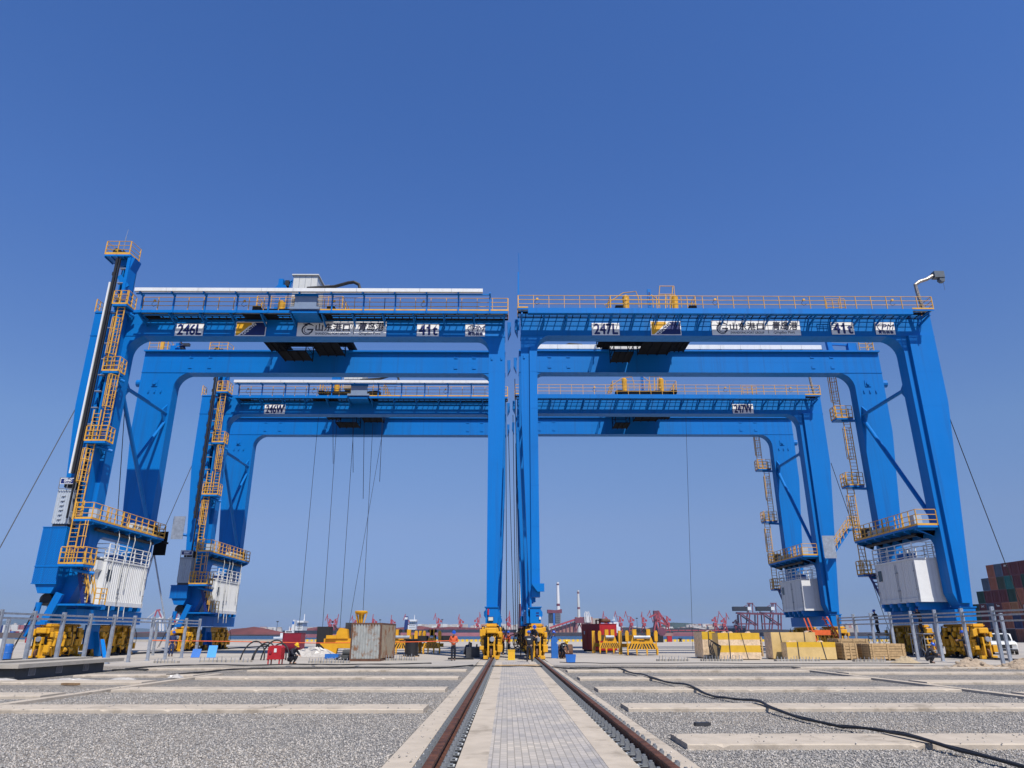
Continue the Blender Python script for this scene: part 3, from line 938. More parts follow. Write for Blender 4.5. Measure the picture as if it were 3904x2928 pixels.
def trolley(root, S, x, z0):
    """the trolley across both girders; x = its middle"""
    t = MB().use('darkshadesteel')
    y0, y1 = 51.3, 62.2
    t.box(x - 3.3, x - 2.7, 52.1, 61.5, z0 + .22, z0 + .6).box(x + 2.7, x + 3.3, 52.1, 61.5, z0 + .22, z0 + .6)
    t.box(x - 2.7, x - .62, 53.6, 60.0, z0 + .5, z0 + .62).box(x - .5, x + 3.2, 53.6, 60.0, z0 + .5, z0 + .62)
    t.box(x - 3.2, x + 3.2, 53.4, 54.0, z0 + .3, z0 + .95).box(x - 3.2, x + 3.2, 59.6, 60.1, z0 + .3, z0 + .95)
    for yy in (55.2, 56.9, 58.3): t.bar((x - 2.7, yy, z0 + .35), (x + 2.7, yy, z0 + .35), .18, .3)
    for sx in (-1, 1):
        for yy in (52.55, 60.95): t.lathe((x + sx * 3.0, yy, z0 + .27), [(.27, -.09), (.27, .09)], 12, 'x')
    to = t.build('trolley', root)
    # hanging service platforms under the frame
    h = MB().use('darkshadesteel')  # near-black colour stands in for the shade beneath the platforms
    def cage(cx, cy, w, d, zb):
        h.box(cx - w / 2, cx + w / 2, cy - d / 2, cy + d / 2, zb, zb + .05)
        for i in range(4): h.bar((cx - w / 2 + w * i / 3, cy - d / 2, zb - .04), (cx - w / 2 + w * i / 3, cy + d / 2, zb - .04), .08, .1)
        for sx in (-1, 1):
            for sy in (-1, 1): h.bar((cx + sx * w / 2, cy + sy * d / 2, zb), (cx + sx * w / 2, cy + sy * d / 2, z0 + .5), .07)
        for zz in (zb + .55, zb + 1.1):
            for sy in (-1, 1): h.tube((cx - w / 2, cy + sy * d / 2, zz), (cx + w / 2, cy + sy * d / 2, zz), .03, 4)
            for sx in (-1, 1): h.tube((cx + sx * w / 2, cy - d / 2, zz), (cx + sx * w / 2, cy + d / 2, zz), .03, 4)
    if S < 0:
        cage(x - .7, 56.2, 2.3, 2.2, z0 - 2.15); cage(x + 1.7, 57.2, 2.2, 3.6, z0 - 1.0); cage(x - 2.7, 56.6, 1.3, 2.6, z0 - 1.0)
        h.box(x - 3.7, x + 3.8, 54.2, 54.5, z0 - .55, z0 - .35)
    else:
        cage(x - 2.3, 56.4, 1.6, 2.4, z0 - 2.25); cage(x + .9, 57.4, 2.6, 3.2, z0 - .95); cage(x + 3.0, 57.4, 1.2, 2.4, z0 - .8); cage(x - 3.6, 57, 1.0, 3, z0 - .5)
    h.build('service_platform', to)
    # machinery on top
    for dx in ((-2.2, -.3) if S < 0 else (-1.8, 2.45)):
        m = MB().use('yellow')
        hz = 1.7 if S < 0 else 2.2
        m.lathe((x + dx, 55.6, z0 + 1.0), [(.36, 0), (.38, .5), (.27, .6), (.29, hz * .75), (.31, hz * .92), (.16, hz)], 14, 'z')
        m.box(x + dx - .5, x + dx + .5, 55.2, 56.1, z0 + .95, z0 + 1.35)
        m.build('hoist_motor', to)
    d = MB().use('steel')
    d.lathe((x + .2, 57.4, z0 + 1.5), [(.55, -1.4), (.55, 1.4)], 16, 'x')
    d.use('darksteel').box(x - 1.6, x - 1.2, 56.8, 58, z0 + .95, z0 + 1.9).box(x + 1.7, x + 2.2, 56.8, 58, z0 + .95, z0 + 1.9)
    d.use('bluebin').cbox((x + 1.2, 55.5, z0 + 1.25), (.7, .7, .5)).use('black').cbox((x + 1.9, 55.4, z0 + 1.3), (.6, .5, .6))
    d.build('rope_drum', to)
    r = MB().use('rail')
    railing(r, [(x - 3.5, 53.4, z0 + 1.0), (x + 3.6, 53.4, z0 + 1.0), (x + 3.6, 60, z0 + 1.0), (x - 3.5, 60, z0 + 1.0), (x - 3.5, 53.4, z0 + 1.0)], step=1.1)
    if S > 0:
        # stepped stair rails and the tilted gate frame above the walkway
        r.path([(x - 3.9, 54, z0 + 1.5), (x - 3.2, 54, z0 + 2.0), (x - 2.3, 54, z0 + 2.65), (x - 1.2, 54, z0 + 2.8), (x - 1.0, 54, z0 + 2.0)], .04, 5)
        r.path([(x + .9, 56, z0 + 1.2), (x + 1.35, 56, z0 + 4.35), (x + 2.6, 56, z0 + 4.35), (x + 2.6, 56, z0 + 3.55), (x + 1.3, 56, z0 + 3.55)], .045, 5)
        r.path([(x + 2.0, 56, z0 + 1.2), (x + 2.5, 56, z0 + 4.3)], .045, 5)
        r.path([(x + .3, 56, z0 + 3.7), (x + 1.2, 56, z0 + 2.9), (x + 1.2, 56, z0 + 1.2)], .04, 5)
        for xx in (x + 1.5, x + 1.9, x + 2.3): r.bar((xx, 55.4, z0 + 1), (xx + .15, 55.4, z0 + 3.2), .07)
    r.build('handrail', to)
    if S < 0:
        hs_ = MB().use('whitegrey').box(x - 1.55, x + .55, 56.0, 58.0, z0 + 2.2, z0 + 5.4)
        hs_.box(x - 1.68, x + .68, 55.85, 58.15, z0 + 5.4, z0 + 5.5)
        hs_.use('darksteel').box(x - 1.4, x + .4, 56.2, 57.8, z0 + 1.0, z0 + 2.2)
        hs_.use('steel')
        for i in range(1, 4): hs_.box(x - 1.55 + i * .525 - .015, x - 1.55 + i * .525 + .015, 55.985, 56.0, z0 + 2.25, z0 + 5.35)
        for i in range(7): hs_.box(x - 1.5, x + .5, 55.96, 56.0, z0 + 2.3 + i * .16, z0 + 2.36 + i * .16)
        hs_.build('machinery_house', to)
        k = MB().use('blue').box(x - 2.75, x - 2.35, 55.7, 56.3, z0 + 4.1, z0 + 4.95)
        k.prism([(x - 3.1, z0 + 3.9), (x - 1.8, z0 + 3.9), (x - 2.1, z0 + 4.3), (x - 2.7, z0 + 4.3)], 'y', 55.6, 56.4)
        k.bar((x - 2.3, 56, z0 + 4.9), (x - 1.6, 56, z0 + 4.8), .1).bar((x - 1.9, 56, z0 + 4.0), (x - 1.65, 56, z0 + 5.0), .1)
        k.box(x - 2.9, x - 1.9, 55.8, 56.3, z0 + 1, z0 + 3.9)
        k.use('black').box(x - 2.2, x - 1.85, 55.8, 56.2, z0 + 4.3, z0 + 4.85)
        k.build('rope_sheave_stand', to)
        fl = MB().use('steel').box(x + 1.0, x + 1.2, 55.9, 56.1, z0 + 1, z0 + 3.9)
        fl.prism([(x + .8, z0 + 4.1), (x + 1.2, z0 + 3.95), (x + 1.2, z0 + 4.15), (x + .82, z0 + 4.4)], 'y', 55.8, 56.3)
        fl.prism([(x + 1.25, z0 + 4.15), (x + 1.7, z0 + 4.2), (x + 1.72, z0 + 4.42), (x + 1.27, z0 + 4.38)], 'y', 55.8, 56.3)
        fl.use('darksteel').box(x + .78, x + 1.7, 55.85, 56.2, z0 + 3.85, z0 + 3.95)
        fl.build('floodlight', to)
    else:
        k = MB().use('blue').box(x + .2, x + .5, 55.9, 56.1, z0 + .9, z0 + 4.0)
        k.use('navy')
        for i in range(5): k.box(x + .28, x + .42, 55.89, 55.9, z0 + 1.4 + i * .5, z0 + 1.7 + i * .5)
        k.build('mast', to)
    return to

def side_platform(root, S):
    """the long railed platform above the cabin and its undersupports"""
    x0, x1 = (-30.5, -29.25) if S < 0 else (30.0, 31.5)
    z = 9.3 if S < 0 else 9.15
    ya, yb = (50.4, 61.6) if S < 0 else (52.0, 61.9)
    p = MB().use('blue').box(x0, x1, ya, yb, z - .16, z)
    for i in range(7):
        y = ya + .4 + (yb - ya - .8) * i / 6
        p.bar((x0, y, z - .24), (x1, y, z - .24), .12, .16)
        p.prism([(x0, z - .16), (x1, z - .16), ((x1 if S < 0 else x0), z - .3), ((x0 + .2 if S < 0 else x1 - .2), z - .75)], 'y', y - .04, y + .04)
    p.use('black').tube(((x0 + x1) / 2 + .2 * -S, ya + 1.5, z - .5), ((x0 + x1) / 2 + .2 * -S, yb - 1, z - .5), .14, 6)
    po = p.build('side_platform', root)
    r = MB().use('rail')
    if S < 0:
        railing(r, [(x0 + .1, ya, z), (x1, ya, z), (x1, yb, z), (x0 + .2, yb, z)], step=1.02, rails=(.4, .78, 1.15), toe=.14)
    else:
        railing(r, [(x1, ya, z), (x0, ya, z), (x0, yb, z), (x1, yb, z)], step=1.02, rails=(.4, .78, 1.15), toe=.14)
    r.build('handrail', po)
    c = MB()
    c.use('greycab').box((x0 + x1) / 2 - .3, (x0 + x1) / 2 + .3, ya + 1.1, ya + 1.7, z, z + .9)
    c.use('whitegrey')
    c.cut()
    for i in range(4): c.cut().cbox(((x0 + x1) / 2 - S * .1, yb - 4.6 + .85 * i, z + .32), (.6, .62, .62))
    c.use('rail')
    for y in (ya + 2.2, ya + 4.6, yb - 1.6):
        c.cut().path([(x1 - .2 if S < 0 else x0 + .2, y, z), (x1 - .2 if S < 0 else x0 + .2, y, z + 1.2), (x1 - .2 if S < 0 else x0 + .2, y + .6, z + 1.2), (x1 - .2 if S < 0 else x0 + .2, y + .6, z)], .04, 5)
    c.cut().use('black').cbox(((x0 + x1) / 2, yb - .9, z + .5), (.5, .9, 1.0))
    c.build_each('equipment_box', po)

def cabin(root, S):
    """white electrical cabin on the sill beam, with its railed roof"""
    if S < 0: x0, x1, y0, y1, z0, z1 = -31.9, -29.55, 54.0, 60.3, 3.62, 6.88
    else: x0, x1, y0, y1, z0, z1 = 30.05, 32.3, 53.35, 57.95 + 2.0, 3.85, 6.98
    if S > 0: y0, y1 = 52.0 + 1.4, 59.3
    c = MB().use('white')
    xf = x1 if S < 0 else x0
    # corrugated long face towards the middle of the yard
    n = 22
    prof = []
    st = (y1 - y0) / n
    dep = (.07 if S < 0 else .03) * (1 if S < 0 else -1)
    for i in range(n):
        y = y0 + i * st
        prof += [(xf, y), (xf, y + st * .42), (xf - dep, y + st * .55), (xf - dep, y + st * .88)]
    prof.append((xf, y1))
    xb = x0 if S < 0 else x1
    c.prism(prof + [(xb, y1), (xb, y0)], 'z', z0 + .3, z1 - .12)
    c.box(x0 - .03, x1 + .03, y0 - .03, y1 + .03, z1 - .12, z1)
    c.box(x0 - .03, x1 + .03, y0 - .03, y1 + .03, z0, z0 + .3)
    if S < 0:
        c.prism([(-31.2, 6.75), (-29.8, 6.75), (-29.8, 6.1), (-30.0, 5.9), (-31.2, 5.9)], 'y', 53.2, 53.97)
        c.prism([(-31.3, 3.75), (-30.0, 3.75), (-30.0, 6.7), (-31.3, 6.7)], 'y', 53.45, 53.95)
        c.box(-31.2, -29.75, 53.6, 54.9, 6.9, 7.0)
    co = c.build('electrical_cabin', root)
    w = MB().use('glass')
    yw = y0 + (.35 if S < 0 else (y1 - y0) * .84)
    xs = xf + (.02 if S < 0 else -.02)
    w.box(min(xf, xs), max(xf, xs), yw, yw + .55, z0 + 1.75, z0 + 2.55)
    wo = w.build('window', co)
    d = MB().use('steel')
    for t in (.03, .34 if S < 0 else .44, .36 if S < 0 else .47, .97):
        y = y0 + (y1 - y0) * t
        d.cut()
        d.tube((xs + (.04 if S < 0 else -.04), y, z0 + .1), (xs + (.04 if S < 0 else -.04), y, z1 - .3), .018, 5)
        for zz in (z0 + .9, z0 + 2.2): d.cbox((xs + (.03 if S < 0 else -.03), y, zz), (.05, .16, .08))
    d.build_each('door_bar', co)
    r = MB().use('white')
    railing(r, [(x0, y0, z1), (x1, y0, z1), (x1, y1, z1), (x0, y1, z1), (x0, y0, z1)], step=1.25, rails=(.12, .45, .8, 1.12), r=.03, pw=.09)
    r.use('blue').cbox(((x0 + x1) / 2, (y0 + y1) / 2, z1 + .3), (.8, 1.2, .5))
    if S > 0: r.use('white').path([(x0 + .5, y0 + 1.3, z1), (x0 + .5, y0 + 1.3, z1 + .7), (x0 + .5, y0 + 1.9, z1 + .8), (x0 + .5, y0 + 1.9, z1)], .07, 6)
    r.build('roof_railing', co)
    if S < 0:
        hose = MB().use('whitegrey')
        for y in (54.6, 56.1, 57.0, 59.6):
            hose.cut().path([(-29.4, y, 9.0), (-29.3, y, 8.6), (-29.45, y + .1, 7.6), (-29.42, y - .05, 6.7), (-29.44, y - .12, 5.6), (-29.45, y - .1, 4.9)], .035, 5)
        for y in (55.2, 56.6, 57.4): hose.cut().path([(-29.46, y, 3.6), (-29.44, y, 3.1), (-29.46, y + .1, 2.7)], .04, 5)
        hose.build_each('hose', co)
    f = MB().use('blue')
    for i in range(5):
        y = y0 + .5 + (y1 - y0 - 1) * i / 4
        f.box(x0, x1, y - .12, y + .12, 3.3, z0)
        xx = xf + (-.02 if S < 0 else .02)
        f.prism([(y - .18, z0 - .02), (y + .18, z0 - .02), (y + .12, z0 - .3), (y - .12, z0 - .3)], 'x', min(xx, xx - S * .15), max(xx, xx - S * .15))
    f.build('cabin_support', co)

def stair(mb, p, q, w, n, axis='y'):
    """flight of steps from p down to q; treads w wide along the axis"""
    p, q = Vector(p), Vector(q)
    off = Vector((0, w / 2, 0)) if axis == 'y' else Vector((w / 2, 0, 0))
    for s in (-1, 1): mb.bar(p + off * s, q + off * s, .06, .22)
    for i in range(n + 1):
        c = p.lerp(q, i / n)
        d = (q - p); d.z = 0
        e = d.normalized() * .12 if d.length > 0 else Vector((.12, 0, 0))
        mb.bar(c - e, c + e, w, .09)

def left_tower(root, far):
    """cable guide tower, ladders, cabinets and the perforated box on the outer left leg"""
    t = MB().use('blue')
    t.box(-30.5, -30.38, 50.75, 51.98, 9.4, 30.35).box(-30.62, -30.5, 50.75, 50.83, 25.0, 30.3)
    t.box(-31.14, -31.05, 51.3, 51.98, 9.4, 30.3)
    t.box(-31.6, -30.38, 51.9, 51.97, 26.0, 30.3)
    t.box(-31.55, -30.5, 51.2, 51.9, 29.8, 30.35)
    t.prism([(-30.4, 29.3), (-30.4, 30.35), (-30.1, 30.35)], 'y', 50.9, 51.9)
    t.bar((-31.1, 50.9, 28.7), (-30.3, 50.9, 27.7), .14, .4)
    t.box(-32.5, -30.4, 50.7, 52.05, 30.4, 30.56)
    for i in range(5): t.bar((-32.5 + .5 * i, 50.72, 30.36), (-32.5 + .5 * i, 52.0, 30.36), .06, .08)
    t.use('steel')
    z = 9.8
    while z < 30:
        t.box(-31.1, -30.62, 50.75, 51.05, z, z + .07)
        z += 1.3
    to = t.build('cable_tower', root)
    g_ = MB().use('black').box(-31.48, -31.3, 50.62, 50.78, 12.6, 30.2).box(-31.22, -31.14, 50.66, 50.8, 9.4, 30.2)
    z = 13.2
    while z < 29:
        g_.cbox((-31.5, 50.7, z), (.14, .1, .3)); z += 1.3
    for xx in (-30.85, -30.7, -30.58): g_.tube((xx, 51.7 - (xx + 31) * .5, 9.5), (xx, 51.7 - (xx + 31) * .5, 28), .05, 5)
    g_.build('cable_chain', to)
    if not far:
        MB().use('white').box(-31.62, -31.5, 50.56, 50.66, 12.6, 28.0).build('white_guide', to)
    tr = MB().use('rail')
    railing(tr, [(-32.5, 52.0, 30.56), (-32.5, 50.72, 30.56), (-30.55, 50.72, 30.56), (-30.42, 52.0, 30.56)], h=1.2, rails=(.45, .82, 1.2), step=.95, toe=.2)
    tr.build('handrail', to)
    la = MB().use('black').lathe((-31.85, 51.3, 31.05), [(.05, -.25), (.3, -.22), (.34, .1), (.1, .14)], 12, 'y')
    la.use('darksteel').prism([(-31.5, 30.6), (-30.7, 30.6), (-31.4, 31.3)], 'y', 51.2, 51.6)
    la.use('brightyellow').lathe((-31.8, 51.0, 31.05), [(.08, -.05), (.12, .05)], 8, 'y')
    la.build('beacon', to)
    MB().use('steel').tube((-31.5, 51.4, 30.6), (-31.5, 51.4, 32.6), .035, 5).tube((-31.5, 51.4, 32.6), (-31.45, 51.4, 33.3), .015, 4).build('antenna', to)
    # ladders with cages and their landings
    ld = MB().use('rail')
    ladder(ld, -30.52, -29.98, 50.62, 20.4, 27.3, (21.7, 24.7))
    ladder(ld, -29.95, -29.42, 50.62, 15.0, 21.2, (17.5, 20.0))
    ladder(ld, -30.72, -30.2, 50.62, 9.3, 17.4, (11.9, 14.3))
    ladder(ld, -30.62, -30.05, 50.55, 6.25, 10.6)
    for z in (7.3, 8.1, 8.9): ld.path([(-30.05, 50.55, z), (-29.6, 50.3, z), (-29.4, 50.5, z)], .03, 4)
    for xx in (-29.6, -29.42): ld.bar((xx, 50.4, 7.2), (xx, 50.4, 9.2), .05, .03)
    ld.build('ladder', root)
    for (x0, x1, z, y0, y1) in ((-30.9, -29.75, 26.0, 50.4, 51.6), (-30.6, -29.4, 20.4, 50.35, 51.3), (-30.85, -29.3, 14.95, 50.35, 51.3), (-30.85, -29.1, 6.2, 50.3, 51.6)):
        pl = MB().use('blue').box(x0, x1, y0, y1, z - .16, z).bar((x0 + .6, y1, z - .1), (x0 + .6, 52.2, z - .7), .12)
        pl.tube((x0 + .7, y0 + .5, z - .3), (x1 + .1, y1, z - .55), .12, 8)
        lo = pl.build('landing', root)
        rr = MB().use('rail')
        railing(rr, [(x0, y1, z), (x0, y0, z), (x1, y0, z), (x1, y1, z)], step=.62, rails=(.4, .78, 1.15), toe=.12)
        rr.build('handrail', lo)
    # stairs down to the sill
    st = MB().use('navy')
    stair(st, (-30.05, 51.75, 6.1), (-29.25, 51.75, 3.65), .75, 10)
    st.use('blue').box(-31.0, -29.0, 51.2, 52.3, 3.5, 3.62).box(-29.9, -28.9, 52.2, 53.6, 3.5, 3.62)
    so = st.build('stair', root)
    rr = MB().use('rail')
    for s in (-.4, .4):
        a, b = Vector((-29.85, 51.75 + s, 6.2)), Vector((-29.0, 51.75 + s, 3.7))
        rr.bar(a + Vector((0, 0, 1)), b + Vector((0, 0, 1)), .05); rr.bar(a + Vector((0, 0, .5)), b + Vector((0, 0, .5)), .05)
        for i in range(5):
            c = a.lerp(b, i / 4); rr.bar(c, c + Vector((0, 0, 1)), .05)
    railing(rr, [(-29.0, 52.2, 3.62), (-28.9, 53.5, 3.62)], step=.6, rails=(.4, .75, 1.1))
    rr.build('handrail', so)
    # perforated blue box with the tapered hopper below, grey cabinet and maker's board above
    zm1 = 6.15 if far else 8.82
    pb = MB().use('blue').box(-32.8, -31.12, 50.9, 52.6, 4.9, zm1)
    pb.box(-32.83, -31.09, 50.87, 50.9, 4.9, 4.96).box(-32.83, -31.09, 50.87, 50.9, zm1 - .06, zm1).box(-32.83, -31.09, 50.87, 50.9, 6.05, 6.11)
    pb.prism([(-32.3, 4.3), (-31.4, 4.3), (-31.15, 4.9), (-32.6, 4.9)], 'y', 51.0, 52.5)
    po = pb.build('perforated_box', root)
    ho = MB().use('navy')
    for i in range(26):
        for k in range(int((zm1 - 5.0) / .075)):
            x = -32.72 + i * .0615; z = 5.0 + k * .075
            if abs(z - 6.08) < .06 or i % 9 == 8: continue
            if (i + k) % 2: ho.add([(x - .017, 50.893, z - .02), (x + .017, 50.893, z - .02), (x + .017, 50.893, z + .02), (x - .017, 50.893, z + .02)], [(0, 1, 2, 3)])
    ho.build('perforation', po, recalc=False)
    zc = zm1 + .22
    gc = MB().use('greycab')
    n = 6
    h = 2.45
    gc.box(-32.35, -31.2, 51.0, 52.2, zc, zc + h)
    for i in range(7): gc.box(-32.35 + i * .185, -32.3 + i * .185, 50.96, 51.0, zc + .05, zc + h - .05)
    for i in range(6): gc.box(-32.0, -31.72, 50.9, 51.0, zc + .3 + i * .33, zc + .38 + i * .33)
    gc.use('darksteel').box(-32.3, -31.25, 51.05, 52.1, zc - .22, zc)
    gc.build('grey_cabinet', root)
    zs = 9.0 if far else 11.86
    sg = MB().use('signwhite').box(-32.24, -31.16, 50.82, 50.84, zs, zs + .42)
    sg.use('navy').box(-32.2, -31.2, 50.812, 50.82, zs + .04, zs + .38)
    s = sg.build('sign_board', root)
    lettering(s, 50.805, ('ZPMC', -32.0, -31.4, zs + .18, zs + .33, dict(bold=.04)), ('振华重工', -31.95, -31.45, zs + .06, zs + .15), key='signwhite')
    e = MB().use('steel')
    railing(e, [(-32.3, 50.86, zs - .35), (-31.1, 50.86, zs - .35)], h=.8, step=.6, rails=(.02, .8), pw=.05)
    e.use('black').cbox((-31.6, 51.4, zs + .1), (.9, .7, .6))
    e.build('sign_frame', s)
    # lower leg clutter: cable reel, hydraulic cylinder, floodlight
    c = MB().use('black').lathe((-31.9, 51.6, 3.9), [(.42, -.2), (.42, .2)], 14, 'y')
    c.use('blue').tube((-32.3, 51.2, 2.2), (-32.15, 51.2, 3.7), .2, 10).bar((-32.6, 51.1, 1.5), (-32.2, 51.1, 2.3), .18).bar((-31.6, 51.3, 2.4), (-30.9, 51.3, 4.3), .3, .5)
    c.box(-32.5, -31.3, 50.9, 51.5, 2.25, 2.45)
    c.use('red').cbox((-31.9, 50.9, 2.75), (.12, .12, .4)).cbox((-32.0, 50.6, 1.25), (.25, .2, .3))
    c.use('darksteel').box(-32.2, -31.85, 50.75, 50.85, 2.45, 2.7)
    c.use('lamp').box(-32.17, -31.88, 50.74, 50.75, 2.48, 2.67)
    c.build('cable_reel', root)
    hose_bundle(root, [[(-32.9, 50.6, .5), (-32.6, 50.7, 1.6), (-32.2, 51.0, 3.4)], [(-33.0, 50.5, .4), (-32.5, 50.8, 2.0), (-32.0, 51.2, 4.2)]], .025)

def cable_trough(root, S):
    """white cable trough carried on posts along the walkway (left) or on the rear girder (right)"""
    if S < 0:
        p = MB().use('blue')
        n = 12
        for i in range(n):
            x = -28.5 + i * (28.5 - 1.35) / (n - 1)
            p.bar((x, 50.25, 25.2), (x, 50.25, 26.85), .1, .14)
            p.bar((x, 50.3, 26.6), (x, 49.6, 26.68), .1, .12)
        p.box(-28.9, -1.3, 50.2, 50.3, 26.78, 26.86)
        p.box(-28.9, -1.3, 49.9, 49.98, 26.62, 26.7)
        po = p.build('trough_frame', root)
        t = MB().use('white')
        k = 11
        for i in range(k):
            a = -28.9 + i * 27.0 / k
            t.box(a + .012, a + 27.0 / k - .012, 49.55, 49.85, 26.72, 27.0)
        t.build('cable_trough', po)
        c = MB().use('black')
        c.path([(-15.6, 49.7, 27.05), (-13.5, 49.7, 27.2), (-12.4, 49.7, 27.55), (-12.0, 49.7, 27.6), (-11.6, 49.7, 27.4), (-11.5, 49.7, 27.05)], .13, 6)
        c.build('cable_loop', po)
        d = MB().use('panel').box(-16.55, -14.85, 50.0, 50.2, 25.5, 26.5).box(-16.9, -14.6, 49.95, 50.2, 25.42, 25.62)
        d.use('blue').box(-16.6, -14.8, 49.98, 50.24, 26.5, 26.68).box(-16.7, -14.75, 50.0, 51.9, 25.1, 25.2)
        d.build('display_cabinet', root)
    else:
        t = MB().use('white')
        k = 14
        for i in range(k):
            a = 2.8 + i * 26.5 / k
            t.box(a + .012, a + 26.5 / k - .012, 60.9, 61.5, 26.62, 27.05)
        to = t.build('cable_trough', root)
        p = MB().use('darksteel')
        for i in range(k + 1):
            a = 2.8 + i * 26.5 / k
            p.box(a - .1, a + .1, 60.95, 61.4, 26.25, 26.62)
        p.build('trough_stand', to)
        MB().use('black').path([(7.0, 61.2, 27.1), (5.8, 61.2, 27.2), (5.3, 61.2, 27.0), (5.5, 61.2, 26.7)], .13, 6).build('cable_loop', to)

def left_crane(far, label):
    g = dict(zb=24.0, outer=(-33.09, -30.02), inner=(-1.45, -.19), sx0=-30.95, sx1=-30.05, isx=(-1.3, -.75), zd=25.44, walk=(-29.05, .05),
             lugs=[at_y(*p, 60.4).x for p in ((730, 1370), (803, 1370), (1738, 1370), (1808, 1370))])
    root = thing('gantry_crane', label, 'crane', (-16.6, 56.7, 0), 'blue gantry cranes over the rails')
    frame_parts(root, -1, g)
    walkway(root, -1, g)
    cable_trough(root, -1)
    trolley(root, -1, -17.3, 26.1)
    side_platform(root, -1)
    cabin(root, -1)
    left_tower(root, far)
    for i, (cx, ya, yb) in enumerate(((-31.35, 50.9, 54.9), (-31.35, 57.2, 62.3), (-1.03, 51.0, 55.0), (-1.03, 57.4, 61.9))):
        bogie(root, cx, ya, yb, i % 2 == 0, 11 + i)
    k = MB().use('blue').box(-31.0, -30.6, 55.3, 56.6, .6, 2.3).bar((-30.4, 56.6, .1), (-30.5, 55.9, 1.8), .5, .08)
    k.build('switch_cabinet', root)
    # railings and small gear on top of the rear girder
    r = MB().use('rail')
    railing(r, [(-32.9, 60.5, 26.1), (-31.2, 60.5, 26.1), (-31.2, 61.4, 26.1)], step=.8, rails=(.4, .78, 1.15), toe=.1)
    r.cut()
    railing(r, [(-33.2, 52.1, 26.1), (-33.2, 53.1, 26.1)], step=.5, rails=(.4, .78, 1.15))
    r.bar((-31.7, 60.5, 26.1), (-31.7, 60.5, 27.6), .3, .2)
    r.build_each('girder_railing', root)
    e = MB().use('blue').box(-31.1, -30.2, 60.8, 61.2, 26.1, 26.8).box(-30.6, -30.2, 60.7, 61.0, 26.5, 27.0)
    e.use('darksteel').cbox((-29.7, 60.8, 26.85), (.7, .3, .25))
    e.build('end_stop', root)
    if not far:
        number_sign(root, '246L', -26.42, 23.97, 51.965, 2.22)
        terminal_sign(root, -21.65, 23.97, 51.965)
        port_sign(root, -16.75, 23.97, 51.965)
        number_sign(root, '41t', -7.2, 24.0, 51.965, 1.74)
        maker_sign(root, -3.34, 24.0, 51.965)
        d = MB().use('darkshadesteel').box(-30.35, -29.3, 62.3, 62.4, 8.0, 10.0).bar((-29.2, 61.6, 9.0), (-29.2, 62.3, 9.0), .15)  # near-black colour paints in the unlit side of this plate
        d.build('reflector_plate', root)
    else:
        number_sign(root, '246W', -26.16, 23.97, 51.965, 2.22)
        d = MB().use('galv').box(-34.1, -32.9, 52.0, 52.05, 10.7, 13.0)
        d.use('blue').tube((-33.2, 52.15, 11.2), (-32.3, 52.4, 11.1), .14, 8)
        d.build('reflector_plate', root)
    return root

